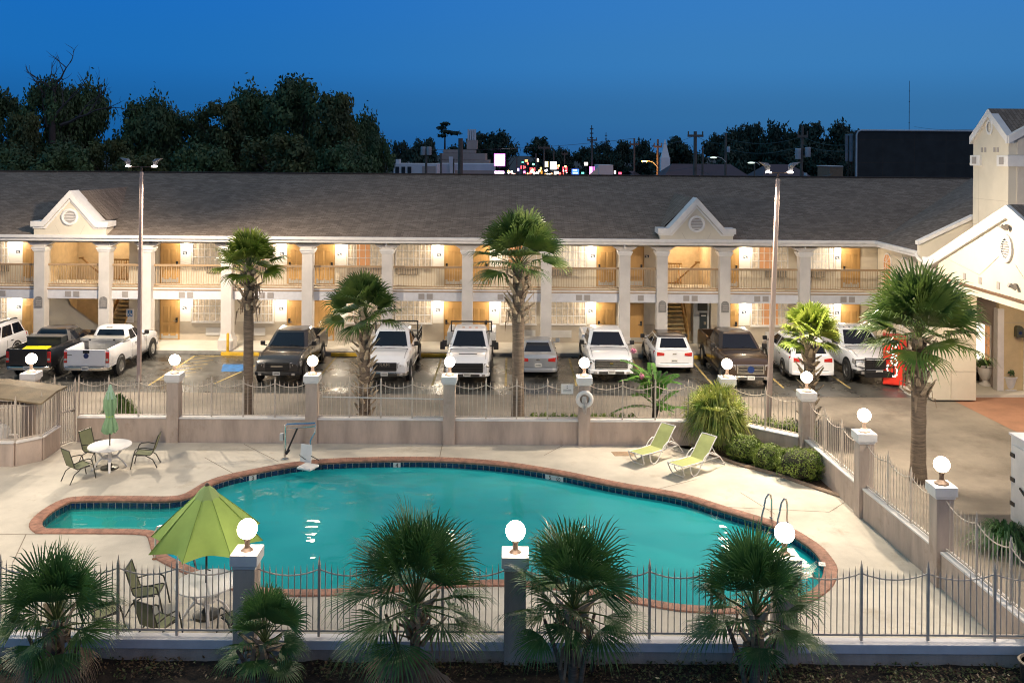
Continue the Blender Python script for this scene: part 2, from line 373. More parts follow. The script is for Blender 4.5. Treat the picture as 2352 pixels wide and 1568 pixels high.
# depth markers
def marker(px,py,txt,extra=False):
    c=at_z(px,py,0); k=min(range(n),key=lambda i:(tj[i]-c.xy).length)
    wd=.62 if extra else .24
    t=(tj[(k+1)%n]-tj[k-1]).normalized(); nn=Vector((t.y,-t.x)); p=tj[k]-nn*.008
    if nn.y>0: pass
    rz=atan2(-t.y,-t.x) if t.x<0 else atan2(t.y,t.x)
    b=MB(); b.obox((p.x,p.y,-.15),wd,.01,.17,rz); o=b.build('depth_marker',plate,pool)
    q=Vector((p.x,p.y,-.15))+Vector((sin(rz),-cos(rz),0))*.010
    text(txt,'depth_number',blackm,o,q+(Vector((-.14*cos(rz),-.14*sin(rz),0)) if extra else Vector()),.19,(pi/2,0,rz))
    if extra:
        b=MB(); qq=q+Vector((.15*cos(rz),.15*sin(rz),0)); pts=[qq+Vector((cos(rz)*cos(a)*.06,sin(rz)*cos(a)*.06,sin(a)*.06)) for a in [2*pi*i/16 for i in range(17)]]
        b.tube(pts,.008,4); b.tube([pts[2],pts[10]],.008,4); b.build('no_diving_symbol',blackm,o)
marker(585,1090,'3'); marker(912,1062,'4'); marker(1278,1088,'5',True)
c=at_z(1904,1295,.036); b=MB(); b.obox((c.x-.17,c.y,.04),.22,.16,.006,1.3); o=b.build('deck_marker',plate,pool)
text('5',"depth_number",blackm,o,(c.x-.17,c.y,.044),.13,(0,0,1.3-pi))
# ================================================================ sheets of ground
hole=[(p.x,p.y) for p in offs(outer,-.05)]
b=MB(); b.sheet([(-900,-60),(900,-60),(900,2600),(-900,2600)],[[(x,y) for x,y in [(-60,0),(-60,120),(60,120),(60,0)]]],-.03); b.build('ground',earth,kind='structure')
b=MB(); b.sheet([(-60,0),(60,0),(60,120),(-60,120)],[[(-17.5,18.05),(10.6,18.05),(10.6,31.6),(-17.5,31.6)]],-.02); b.build('driveway_pavement',road,kind='structure')
b=MB(); b.sheet([(-17.5,18.05),(10.6,18.05),(10.6,31.6),(-17.5,31.6)],[hole],0); b.build('pool_deck',deckm,kind='structure')
b=MB(); b.sheet([(-40,38.2),(17.0,38.2),(17.0,45.5),(-40,45.5)],z=-.014); b.build('parking_lot',asphalt,kind='structure')
b=MB()
for a,c in (((0,1226),(98,1226)),((30,1290),(60,1226)),((640,1060),(560,1019)),((1010,1049),(1016,1020)),((1670,1164),(1905,1175)),((1905,1175),(1960,1140)),((560,1100),(470,1050)),((1500,1125),(1600,1100)),((1250,1045),(1300,1018)),((1780,1180),(1700,1130))):
    A=at_z(*a,.004).xy; B=at_z(*c,.004).xy; t=(B-A); nn=Vector((-t.y,t.x)).normalized()*.012
    b.quad((*(A-nn),.004),(*(B-nn),.004),(*(B+nn),.004),(*(A+nn),.004))
b.build('deck_joints',jointm,kind='structure')
# brown drain patch
c=[at_z(x,y,.003) for x,y in ((1403,1037),(1455,1036),(1458,1047),(1412,1047))]
b=MB(); b.quad(c[3],c[2],c[1],c[0]); b.build('deck_patch',mat('stained_patch',(.36,.25,.16),.8,var=.3,scale=6),kind='structure')
# sidewalk and kerb
b=MB(); b.box(-40,19.3,45.52,48.2,-.03,.15); b.build('walkway',walk,kind='structure',bevel=.02)
b=MB(); b.box(-40,18.6,45.40,45.517,-.03,.14); b.build('walkway_kerb',kerbm,kind='structure')
# stall markings
b=MB()
def line(b,p,q,wd,z): 
    p=Vector(p);q=Vector(q);t=(q-p);nn=Vector((-t.y,t.x)).normalized()*wd/2
    b.quad((*(p-nn),z),(*(q-nn),z),(*(q+nn),z),(*(p+nn),z))
for x in (-8.6,-3.4,-.2,2.9,6.0,8.9,11.9,14.8): line(b,(x,39.6),(x+.0,45.0),.10,-.009)
line(b,(-15.6,45.0),(-11.6,45.0),.10,-.009); line(b,(-15.6,39.3),(-15.6,45.0),.1,-.009); line(b,(-12.9,39.6),(-11.6,45.0),.1,-.009)
for k in range(6): line(b,(-15.5,40.2+k*.8),(-14.4+k*.0,40.9+k*.8),.07,-.009)
b.build('stall_markings',fadedy,kind='structure')
b=MB(); c=[at_z(x,y,-.009) for x,y in ((508,853),(563,853),(560,836),(512,836))]; b.quad(*c); b.build('accessible_bay_marking',bluep,kind='structure')
# terracotta paved court in front of the lobby
c=[at_z(x,y,-.012).xy for x,y in ((2177,913),(2352,912),(2500,911),(2600,1200),(2352,1000))]
b=MB(); b.sheet([tuple(q) for q in c],z=-.012); b.build('paved_court',paver,kind='structure')
c=[at_z(x,y,0).xy for x,y in ((2085,905),(2110,915),(2150,913),(2360,911),(2600,911))]
b=MB(); b.poly([tuple(q) for q in c]+[(34,41.5),(17.4,41.5),(16.9,39)],-.03,.09); b.build('lobby_walkway',walk,kind='structure')
# planting bed in front
b=MB(); random.seed(3)
nx,ny=90,10
vs=[(-14+28*i/nx,15.0+3.04*j/ny,.055+.06*noise.noise(Vector((i*.5,j*.5,0)))+.035*random.random()) for j in range(ny+1) for i in range(nx+1)]
b.add(vs,[(j*(nx+1)+i,j*(nx+1)+i+1,(j+1)*(nx+1)+i+1,(j+1)*(nx+1)+i) for j in range(ny) for i in range(nx)]); b.build('planting_bed',soil,kind='structure',smooth=True)
# ================================================================ pool walls, fences, globe lamps
def fence_panel(b,p0,p1,zb,zt,nsp,tall=.22,sag=.14,pitch=.15,first=False,last=False,bar=.017):
    p0=Vector(p0);p1=Vector(p1);d=p1-p0;Ln=d.length;u=d/Ln;rz=atan2(u.y,u.x)
    b.obox((*( (p0+p1)/2),zb+.02),Ln,.04,.035,rz)
    b.obox((*( (p0+p1)/2),zb+.60),Ln,.02,.02,rz) if zt-zb>5 else None
    for k in range(nsp+1):
        q=p0+u*(Ln*k/nsp)
        if 0<k<nsp or (k==0 and first) or (k==nsp and last):
            b.obox((*q,(zb+zt+tall-.1-.06)/2-.03),.05,.05,zt+tall-.16-zb+.12,rz)
            b.lathe([(.034,0),(.026,.03),(.024,.07),(.002,.19)],(*q,zt+tall-.17),6)
        if k<nsp:
            A=p0+u*(Ln*k/nsp); S=Ln/nsp; m=max(3,round(S/pitch))
            pts=[]
            for j in range(9):
                t=j/8; pts.append((*(A+u*S*t),zt-.02-sag*4*t*(1-t)))
            b.tube(pts,.015,5)
            for j in range(1,m):
                t=j/m; q=A+u*S*t; z=zt-sag*4*t*(1-t)
                b.obox((*q,(zb+z+.05)/2),bar,bar,z+.05-zb,rz)
                b.lathe([(bar*.75,0),(bar*.35,.05),(.001,.12)],(*q,z+.05),5)
def wall_seg(root,p0,p1,th,zt,cop,zb=-.03,ext=.03,copz=.05,out=False):
    p0=Vector(p0);p1=Vector(p1);d=p1-p0;rz=atan2(d.y,d.x);c=(p0+p1)/2
    b=MB(); b.obox((*c,(zb+zt-copz)/2),d.length,th,zt-copz-zb,rz); b.build('wall_base',wallst,root,bevel=.008)
    b=MB(); b.obox((*c,zt-copz/2),d.length,th+2*ext,copz,rz); b.build('wall_cap',fascia if out else white,root,bevel=.01)
def pillar(root,p,zt,rz=0,zb=-.03,w=.41):
    b=MB(); b.obox((*p,(zb+zt-.30)/2),w,w,zt-.30-zb,rz); o=b.build('pillar',wallst,root,bevel=.012)
    b=MB(); b.obox((*p,zt-.11),.54,.54,.22,rz); b.obox((*p,zt-.255),.46,.46,.07,rz); b.build('pillar_cap',white,o,bevel=.012)
globe_m=glow('lit_opal_globe',(1,.80,.58),17,(.9,.9,.9))
bronze=mat('bronze_metal',(.09,.06,.045),.5,metal=.3,var=.2)
basew=mat('painted_lamp_base',(.46,.34,.27),.5,var=.2)
proto_globe={}
def globe_lamp(p,zc,r,lab,dk):
    key=(dk,round(r,2))
    if key not in proto_globe:
        t=thing('globe_lamp',lab,'lamp',(p[0],p[1],zc-r-.27),group='globe lamps on the pool wall pillars')
        b=MB(); b.sph((0,0,r+.27),r,24,16); b.build('globe',globe_m,t,True,ang=180)
        b=MB(); b.lathe([(.17,0),(.17,.025),(.12,.05),(.06,.10),(.05,.2),(.075,.265),(.085,.29)],(0,0,0),8); b.build('lamp_base',bronze if dk else basew,t,True,ang=30)
        proto_globe[key]=t
        l=bpy.data.lights.new('globe_glow','POINT'); l.energy=1; 
        bpy.data.lights.remove(l)
        return t
    return dup(proto_globe[key],loc=(p[0],p[1],zc-r-.27),rz=0,label=lab)
# far wall: inner face at Y about 31.5
YF=31.75
gx=[(72,829),(401,833),(718,834),(1033,834),(1342,835),(1670,838)]
fx=[at_y(x,y,YF).x for x,y in gx]
far=thing('pool_wall','low beige rear pool wall with spiked iron fence, between pool deck and parked vehicles','wall',(0,YF,0),world=True)
ends=[-18.6]+fx
near_of=['above the tan shade roof','between closed umbrella and hatched bay','in front of the dark grey pickup','in front of the white utility truck','above the hanging life ring','just behind the big fountain grass']
for i,x in enumerate(fx): 
    pillar(far,(x,YF),2.37)
    globe_lamp((x,YF),2.83,.183,'small lit globe lamp on rear wall pillar '+near_of[i],False)
for i in range(len(fx)-1):
    a,c=fx[i]+.2,fx[i+1]-.2
    if i==0: a=-15.05
    wall_seg(far,(a,YF),(c,YF),.24,.86,True)
    b=MB(); fence_panel(b,(a,YF),(c,YF),.90,2.06,4 if i else 3,first=(i==0)); b.build('fence_panel',fencem,far)
b=MB(); fence_panel(b,(-20,YF),(fx[0]-.2,YF),.1,2.06,3); b.build('fence_panel',fencem,far)
b=MB(); fence_panel(b,(fx[0]+.2,YF),(-15.9,YF),.1,2.06,1,last=True); b.build('fence_panel',fencem,far)
# angled and side wall
g2=[at_z(1853,866,2.83),at_z(1985,953,2.83),at_z(2163,1066,2.83)]
Q=[Vector((fx[5],YF))]+[v.xy for v in g2]; Q.append(Q[3]+(Q[3]-Q[1])/2*1.0)
side=thing('pool_side_wall','stepped beige pool wall with white capped pillars running along the driveway on the right','wall',(Q[2].x,Q[2].y,0),world=True)
labs=['at the wall corner beneath the short stubby palm','on the right side wall, between the boxwoods and the driveway','on the right side wall, nearest to the thick palm trunk']
for i in range(1,5):
    d=Q[i]-Q[i-1]; rz=0
    if i<4:
        pillar(side,Q[i],2.37 if i>1 else 2.37); globe_lamp(Q[i],2.83,.183,'small lit globe lamp '+labs[i-1],i==3)
    u=d.normalized(); A=Q[i-1]+u*.22; B=Q[i]-u*.22
    wall_seg(side,A,B,.24,.86,True)
    b=MB(); fence_panel(b,A,B,.90,2.06,3 if i>1 else 2); b.build('fence_panel',fencem,side)
# near wall
YN=18.1
nx_=[at_y(568,1213,YN).x,at_y(1184,1217,YN).x,at_y(1802,1225,YN).x]
near=thing('front_pool_wall','shaded front pool wall with white upper band and spiked fence, behind the dark palmettos','wall',(0,YN,0),world=True)
nl=['beside the open green umbrella','between the two large palmettos','near the pool ladder']
for i,x in enumerate(nx_):
    pillar(near,(x,YN),2.21,w=.43); globe_lamp((x,YN),2.63,.195,'large lit globe lamp on front wall pillar '+nl[i],True)
E=[-11.5]+nx_+[11.2]
for i in range(4):
    a,c=E[i]+.21,E[i+1]-.21
    wall_seg(near,(a,YN),(c,YN),.22,.49,True,zb=-.4,copz=.18,out=True)
    b=MB(); fence_panel(b,(a,YN),(c,YN),.60,1.86,[5,4,4,4][i],bar=.017,sag=.13,pitch=.118); 
    b.build('fence_panel',fencem,near)
# left enclosure with lean-to roof and gate
en=thing('equipment_enclosure','low beige enclosure with chamfered corner and iron fence, under the tan shade roof','enclosure',(-16,29.5,0),world=True)
ep=[(-20,29.15),(-15.85,29.15),(-15.3,29.7),(-15.35,30.9)]
for i in range(3):
    wall_seg(en,ep[i],ep[i+1],.16,.78,True)
    b=MB(); fence_panel(b,ep[i],ep[i+1],.82,2.0,[4,1,1][i],last=(i<3),first=(i==0),pitch=.13); b.build('fence_panel',fencem,en)
g=thing('pool_gate','narrow iron entry gate standing between the left enclosure and the rear wall','gate',(-15.3,31,0),world=True)
b=MB(); fence_panel(b,(-15.33,30.97),(-15.12,31.62),.06,2.0,1,first=True,last=True,pitch=.09); b.build('gate_leaf',fencem,g)
b=MB(); b.obox((-15.22,31.3,1.15),.64,.05,.06,1.26); b.build('crossbar',fencem,g)
b=MB(); b.box(-15.22,-15.12,31.55,31.62,1.05,1.17); b.build('latch',bronze,g)
tanroof=mat('tan_corrugated_sheet',(.22,.165,.095),.7,var=.25,scale=2,bump=.3,streak=.3)
rt=thing('shade_roof','sagging tan sheet roof over the pump enclosure at the left edge','roof',(-17,30,2),world=True)
b=MB(); R=[]
for x,zz in ((-20,2.34),(-17.0,2.36),(-16.0,2.25),(-15.05,2.13)):
    R.append([(x,29.2,zz-.14),(x,30.2,zz),(x,30.9,zz-.02),(x,30.9,zz-.08),(x,30.2,zz-.06),(x,29.2,zz-.19)])
b.loft(R); b.build('roof_sheet',tanroof,rt)
b=MB(); b.box(-20,-15.2,29.35,29.43,1.90,1.99); b.build('edge_beam',mat('dark_timber',(.10,.07,.05),.7),rt)
b=MB()
for x in (-19,-17,-15.6): b.box(x-.04,x+.04,30.0,30.08,0,2.1)
b.build('support_post',fencem,rt)
tk=thing('pump_tank','white plastic pump tank with a pipe, inside the left enclosure','tank',(-16.9,30.1,0))
b=MB(); b.lathe([(.33,0),(.36,.1),(.36,.75),(.28,.95),(.1,1.05)],n=18); b.build('tank_body',ltgrey,tk,True)
b=MB(); b.tube([(.3,0,.7),(.6,0,.7),(.6,0,.1)],.04); b.lathe([(.06,1.0),(.06,1.12),(.01,1.14)],n=8); b.build('pipe',white,tk)
# things on the fence: life ring, rope, rules sign, pole
lr=thing('life_ring','white life ring with looped rope hanging on the rear wall pillar','life ring',(fx[4],YF-.24,1.62))
b=MB(); R=[]
for i in range(24):
    a=2*pi*i/24; R.append([((.235+.075*cos(t))*cos(a),.055*sin(t),(.235+.075*cos(t))*sin(a)) for t in [2*pi*k/10 for k in range(10)]])
R.append(R[0]); b.loft(R,False,False); b.build('ring',white,lr,True,ang=180)
b=MB()
for k in range(4):
    b.tube([(.03*k-.06,-.07,.12),(.05*k-.09,-.09,-.1),(.03*k-.05,-.08,-.45-.05*(k%2)),(.03*k-.02,-.08,-.1),(.03*k-.05,-.07,.12)],.012,5)
b.build('rope',ltgrey,lr,True)
sg_=at_y(1303,893,YF-.06)
s=thing('rules_sign','small white pool rules sign fixed to the rear fence left of the life ring','sign',sg_)
b=MB(); b.box(-.21,.21,-.01,.01,-.17,.17); b.build('sign_board',white,s)
b=MB()
for k,(wd) in enumerate((.05,.05,.28,.30)): b.box(-wd/2,wd/2,-.014,-.0105,.10-.06*k-.012,.10-.06*k+.006)
b.build('printed_lines',blackm,s)
a=at_y(740,911,YF-.1); c=at_y(1036,917,YF-.1)
b=MB(); b.tube([a,c],.022,6); b.tube([c+Vector((-.02,0,0)),c+Vector((.12,0,0))],.03,6)
tag(b.build('skimmer_pole',ltgrey,org=a),'long pale aluminium skimmer pole hung along the rear fence','pole')
# ================================================================ tall lamp posts
postm=mat('square_post_paint',(.47,.36,.32),.5,var=.06)
lampm=glow('lit_flood_lens',(1,.9,.82),9)
def lamp_post(px,pyt,Y,xtop,lab,head1,head2,power,w=.16):
    X=(px-1176)/F*Y
    top=at_y(xtop,pyt,Y)
    t=thing('lamp_post',lab,'lamp post',(X,Y,0),world=True,group='square lamp posts of the car park')
    b=MB(); b.loft([[(X-w/2,Y-w/2,0),(X+w/2,Y-w/2,0),(X+w/2,Y+w/2,0),(X-w/2,Y+w/2,0)],[(top.x-w*.38,Y-w*.38,top.z),(top.x+w*.38,Y-w*.38,top.z),(top.x+w*.38,Y+w*.38,top.z),(top.x-w*.38,Y+w*.38,top.z)]]); b.build('post',postm,t,bevel=.012)
    zt=top.z+.22
    h1=at_y(*head1,Y); h2=at_y(*head2,Y)
    b=MB(); b.box(h1.x,h2.x,Y-.02,Y+.02,zt-.02,zt+.02); b.box(top.x-.03,top.x+.03,Y-.03,Y+.03,top.z-.05,zt-.021); b.build('cross_arm',bronze,t)
    for hx,s in ((h1,-1),(h2,1)):
        b=MB(); zz=zt+.05
        b.loft([[(hx.x-.02*s,Y-.16,zz),(hx.x-.02*s,Y+.16,zz),(hx.x+.13*s,Y+.16,zz+.28),(hx.x+.13*s,Y-.16,zz+.28)],[(hx.x+.42*s,Y-.2,zz+.34),(hx.x+.42*s,Y+.2,zz+.34),(hx.x+.42*s,Y+.2,zz+.42),(hx.x+.42*s,Y-.2,zz+.42)]] if False else
               [[(hx.x,Y-.08,zz),(hx.x,Y+.08,zz),(hx.x+.1*s,Y+.08,zz),(hx.x+.1*s,Y-.08,zz)],[(hx.x,Y-.15,zz+.22),(hx.x,Y+.15,zz+.22),(hx.x+.16*s,Y+.15,zz+.2),(hx.x+.16*s,Y-.15,zz+.2)],[(hx.x+.08*s,Y-.14,zz+.3),(hx.x+.08*s,Y+.14,zz+.3),(hx.x+.38*s,Y+.14,zz+.34),(hx.x+.38*s,Y-.14,zz+.34)]])
        o=b.build('lamp_head',mat('lamp_head_metal',(.25,.25,.27),.4,metal=.5,var=.1),t,bevel=.015)
        b=MB(); b.obox((hx.x+.04*s,Y-.02,zz-.03),.16,.22,.05); b.build('lamp_lens',lampm,o)
        l=bpy.data.lights.new('flood','SPOT'); l.spot_size=radians(172); l.spot_blend=.75; l.energy=power; l.color=(1,.83,.63); l.shadow_soft_size=.16
        lo=bpy.data.objects.new('flood_light',l); COL.objects.link(lo); lo.parent=t; lo.rotation_euler=(0,-s*radians(34),0); lo.location=(hx.x+.28*s-X,-.25*0,zz-.18)
    return t
lamp_post(323,395,39.9,325,'tall straight square lamp post rising beside the white pickup with the silver tool box',(297,387),(353,387),POLE*.8)
lamp_post(1768,411,33.0,1787,'tall leaning square lamp post beside the fountain grass, in front of the white minivan',(1767,398),(1812,398),POLE*1.0,.17)

for X_,Y_,lab in ((15.8,20.6,'square fill lamp post added on the driveway, just outside the picture at the right'),(-15.6,21.0,'square fill lamp post added beyond the deck, just outside the picture at the left')):  # unseen posts added to light the deck and far wall from the front
    px_=1176+X_*F/Y_; pt=350+(H-9.3)*F/Y_
    lamp_post(px_,pt,Y_,px_,lab,(px_-70,pt-20),(px_+70,pt-20),SIDE_FILL)
# ================================================================ two storey motel
shingle=brickmat('roof_shingles',(.15,.115,.09),(.25,.20,.16),(.08,.062,.05),.34,.145,.010,.9,.5,'xy',.37,.16)
roofm2=brickmat('roof_shingles_side',(.15,.115,.09),(.25,.20,.16),(.08,.062,.05),.34,.145,.010,.9,.5,'yx',.37,.16)
ceilm=mat('soffit_paint',(.50,.40,.27),.8,var=.05)
curtain=mat('lit_curtain',(.46,.37,.27),.9,var=.35,scale=5,emis=.12,ecol=(1,.80,.55))
curtainw=mat('lit_sheer_curtain',(.58,.50,.39),.9,var=.2,scale=4,emis=.2,ecol=(1,.86,.66))
roomdk=mat('warm_room_interior',(.22,.11,.05),.8,var=.3,scale=1.5,emis=.35,ecol=(.60,.26,.10))
wallU=cream
sconcem=glow('lit_wall_lamp',(1,.93,.82),25)
YC,YW=46.1,48.0
mo=thing('motel_building','long two storey cream motel with brown shingle roof, square columns and wooden doors','building',(0,48,0),world=True)
S45=F/YC; 
ridgeY,ridgeZ,eaveY,eaveZ=54.5,8.80,45.35,5.86
b=MB(); b.add([(-34,eaveY,eaveZ),(21.5,eaveY,eaveZ),(29,ridgeY,ridgeZ),(-34,ridgeY,ridgeZ),(-34,eaveY,eaveZ-.06),(21.5,eaveY,eaveZ-.06),(29,ridgeY+9,eaveZ),(-34,ridgeY+9,eaveZ)],[(0,1,2,3),(4,5,1,0),(3,2,6,7)])
roof=b.build('roof',shingle,mo)
b=MB(); b.box(-34,29,ridgeY-.13,ridgeY+.13,ridgeZ-.01,ridgeZ+.05); b.build('ridge_cap',mat('ridge_shingle',(.05,.04,.036),.9,var=.3,scale=5),roof)
# gutter / fascia, soffit
b=MB(); b.box(-34,18.2,eaveY-.12,eaveY+.03,eaveZ-.13,eaveZ+.02); b.box(-34,18.35,eaveY-.02,eaveY+.05,eaveZ-.28,eaveZ-.133); b.build('gutter',white,mo,bevel=.012)
b=MB(); b.box(-34,19,YC-.22,YC+.22,5.45,5.68); b.build('eave_beam',cream,mo)
b=MB(); b.box(-34,19.2,eaveY+.055,YW,5.62,5.66); b.build('balcony_ceiling',ceilm,mo)
# slab and fascia of the upper walkway
b=MB(); b.box(-34,19.2,YC+.02,YW,2.95,3.12); b.build('balcony_slab',walk,mo)
b=MB(); b.box(-34,19.2,YC+.025,YW,2.66,2.70); b.build('lower_ceiling',ceilm,mo)
b=MB(); b.box(-34,19.2,YC-.10,YC+.02,2.60,3.06); b.build('fascia_band',fascia,mo,bevel=.01)
b=MB(); b.box(-34,19.2,YC-.13,YC+.02,3.062,3.11); b.build('walkway_trim',railm,mo)
b=MB(); b.box(-34,19.2,YC-.09,YC+.03,3.112,3.19); b.build('trim_board',white,mo)
b=MB(); b.box(-34,19.2,YC-.10,YC+.03,3.192,3.23); b.build('lower_rail_board',railm,mo)
colX=[-27.9,-23.7,-20.45,-18.35,-14.3,-10.24,-6.23,-2.2,1.77,5.72,7.6,10.75,14.77]
# wall with stairwell openings
openings=[(-24.4,-20.15),(8.05,10.55)]
b=MB(); xs=[-34]+[q for o_ in openings for q in o_]+[19.3]
for i in range(0,len(xs),2):
    b.box(xs[i],xs[i+1],YW,YW+.25,2.86,5.64)
b.build('upper_wall',cream,mo)
b=MB()
for i in range(0,len(xs),2): b.box(xs[i],xs[i+1],YW,YW+.25,.15,2.66)
b.build('lower_wall',cream,mo)
b=MB()
for i in range(0,len(xs),2): b.box(xs[i],xs[i+1],YW-.025,YW-.002,.15,1.13)
b.build('wainscot',taupe,mo)
for i,x in enumerate(colX):
    b=MB(); b.box(x-.27,x+.27,YC-.42,YC+.1,.15,5.45)
    o=b.build('column',greyst,mo,bevel=.012)
    b=MB(); b.loft([[(x-q,YC-.42-(q-.27),z),(x+q,YC-.42-(q-.27),z),(x+q,YC+.1+(q-.27),z),(x-q,YC+.1+(q-.27),z)] for q,z in ((.38,.15),(.38,.62),(.33,.72),(.28,.92))]); b.build('column_plinth',greyst,o,bevel=.01)
    b=MB()
    for q,z0,z1 in ((.30,5.00,5.05),(.33,5.05,5.14),(.37,5.14,5.24)): b.box(x-q,x+q,YC-.42-(q-.27),YC+.1+(q-.27),z0,z1)
    b.build('column_capital',white,o,bevel=.01)
    for s in (-1,1):
        b=MB(); b.extr([(x+s*.27,YC-.40,5.245),(x+s*.40,YC-.40,5.30),(x+s*.62,YC-.40,5.449),(x+s*.27,YC-.40,5.449)],(0,.45,0))
        b.build('column_bracket',greyst,o)
    if x in (-23.7,-20.45,7.6,10.75):
        b=MB(); zz=2.55 ; pts=[(x-.19,YC-.46,zz-.35),(x+.19,YC-.46,zz-.35),(x+.19,YC-.46,zz+.05)]+[(x+.19*cos(a),YC-.46,zz+.05+.17*sin(a)) for a in [pi*k/8 for k in range(1,8)]]+[(x-.19,YC-.46,zz+.05)]
        b.extr(pts,(0,.04,0)); q=b.build('plaque',mat('grey_plaque',(.24,.23,.22),.6,var=.2,scale=12),o)
        b=MB(); 
        for k in range(3): b.box(x-.12,x+.12,YC-.472,YC-.461,zz-.25+.1*k,zz-.20+.1*k)
        b.build('plaque_relief',vent,q)
# railings per bay
for i in range(len(colX)):
    x0=colX[i]+.27; x1=(colX[i+1]-.27) if i+1<len(colX) else 19.2
    b=MB(); b.box(x0,x1,YC-.05,YC+.04,4.26,4.36); b.box(x0,x1,YC-.03,YC+.02,3.30,3.36)
    o=b.build('balcony_railing',railm,mo,bevel=.008)
    b=MB(); k=int((x1-x0)/.125)
    for j in range(1,k): x=x0+(x1-x0)*j/k; b.box(x-.012,x+.012,YC-.02,YC+.005,3.36,4.26)
    b.build('balusters',balm,o)
    # vent grilles in the fascia
    xm=(x0+x1)/2-.1
    for s in ((-.21,.21) if x1-x0>2.2 else (0,)):
        b=MB(); b.box(xm+s-.15,xm+s+.15,YC-.125,YC-.101,2.70,2.98); b.build('fascia_vent',vent,mo)
    if i in (5,8,11):
        b=MB(); b.tube([(colX[i+1]-.05,YC-.5,5.75),(colX[i+1]-.05,YC-.5,5.45),(colX[i+1]-.05,YC-.48,5.4)],.06,8); b.build('downspout',white,mo,True)
def door(x0,x1,z0,z1,h=1,flat=False):
    b=MB(); b.box(x0-.05,x1+.05,YW-.045,YW-.026,z0,z1+.05); o=b.build('door',oakdk,mo)
    b=MB(); b.box(x0,x1,YW-.075,YW-.047,z0+.02,z1); b.build('door_leaf',oak,o,bevel=.006)
    if not flat:
        b=MB(); w_=(x1-x0); 
        for r0,r1 in ((.10,.38),(.45,.86)):
            for s0,s1 in ((.14,.46),(.54,.86)):
                X0,X1=x0+w_*s0,x0+w_*s1; Z0,Z1=z0+(z1-z0)*r0,z0+(z1-z0)*r1
                b.loft([[(X0,YW-.0755,Z0),(X1,YW-.0755,Z0),(X1,YW-.0755,Z1),(X0,YW-.0755,Z1)],[(X0+.03,YW-.088,Z0+.03),(X1-.03,YW-.088,Z0+.03),(X1-.03,YW-.088,Z1-.03),(X0+.03,YW-.088,Z1-.03)]],False,True)
        b.build('door_panel',mat('raised_wood_panel',(.48,.285,.10),.42,var=.15,scale=2.2,streak=.25),o)
    xk=x1-.09 if h>0 else x0+.09
    b=MB(); b.box(xk-.05,xk+.05,YW-.12,YW-.077,z0+.93,z0+1.16); b.build('lock_plate',blackm,o)
    b=MB(); b.box(min(xk,xk-.14*h),max(xk,xk-.14*h),YW-.16,YW-.135,z0+.98,z0+1.01); b.box(xk-.015,xk+.015,YW-.15,YW-.12,z0+.98,z0+1.01); b.build('door_handle',chrome,o)
    b=MB(); b.box(x0+.03,x1-.03,YW-.0795,YW-.0765,z0+.05,z0+.30); b.build('kick_plate',mat('kick_plate',(.5,.48,.44),.4,metal=.5,var=.1),o)
def window(x0,x1,z0,z1,kind='c',cols=6,rows=3):
    fr=MB(); t=.05; y0,y1=YW-.10,YW-.003
    fr.box(x0-t,x1+t,y0,y1,z0-t,z0); fr.box(x0-t,x1+t,y0,y1,z1,z1+t); fr.box(x0-t,x0,y0,y1,z0,z1); fr.box(x1,x1+t,y0,y1,z0,z1)
    fr.box(x0-.09,x1+.09,y0-.04,y1,z0-.10,z0-t-.001)
    o=fr.build('window',white,mo,bevel=.006)
    b=MB(); y=YW-.075
    for k in range(1,cols): x=x0+(x1-x0)*k/cols; wd=.032 if k!=cols//2 else .035; b.box(x-wd/2,x+wd/2,y-.02,y,z0,z1)
    for k in range(1,rows): z=z0+(z1-z0)*k/rows; b.box(x0,x1,y-.017,y+.003,z-.016,z+.016)
    b.build('muntins',white,o)
    def drape(xa,xb,m):
        b=MB(); k=int((xb-xa)/.025); ph=random.random()*6
        vs=[];
        for i in range(k+1):
            x=xa+(xb-xa)*i/k; d=.024*sin(x*38+ph+sin(x*9)*1.3)
            vs+= [(x,YW-.036+d,z0),(x,YW-.030+d*.7,z1)]
        b.add(vs,[(2*i,2*i+2,2*i+3,2*i+1) for i in range(k)]); b.build('curtain',m,o,True,ang=180)
    W=x1-x0
    if kind=='c': drape(x0,x1,curtain)
    elif kind=='s': drape(x0,x1,curtainw)
    else:
        a,c=kind
        b=MB(); b.box(x0+W*a,x0+W*c,YW-.012,YW-.006,z0,z1); b.build('room_behind',roomdk,o)
        if a>0.02: drape(x0,x0+W*a,curtain)
        if c<.98: drape(x0+W*c,x1,curtain)
def ac(x0,x1,z0,up):
    b=MB(); b.box(x0,x1,YW-.09,YW-.026,z0,z0+.38); o=b.build('air_conditioner_grille',dark if up else ltgrey,mo)
    b=MB(); k=8
    for i in range(k): z=z0+.03+.32*i/(k-1); b.box(x0+.02,x1-.02,YW-.105,YW-.091,z-.009,z+.009)
    if up:
        for i in range(9): x=x0+.04+(x1-x0-.08)*i/8; b.box(x-.012,x+.012,YW-.108,YW-.1055,z0+.02,z0+.36)
    b.build('louvres',taupe if up else white,o)
def sconce(x,z,pw=1.0,y=YW):
    b=MB(); b.box(x-.08,x+.08,y-.12,y-.024,z-.03,z+.08); o=b.build('wall_lamp',sconcem,mo,bevel=.01)
    l=bpy.data.lights.new('wall_glow','POINT'); l.energy=SCON*pw; l.color=(1,.86,.67); l.shadow_soft_size=.12
    q=bpy.data.objects.new('wall_light',l); COL.objects.link(q); q.parent=mo; q.location=(x,y-.62-48,z-.16)
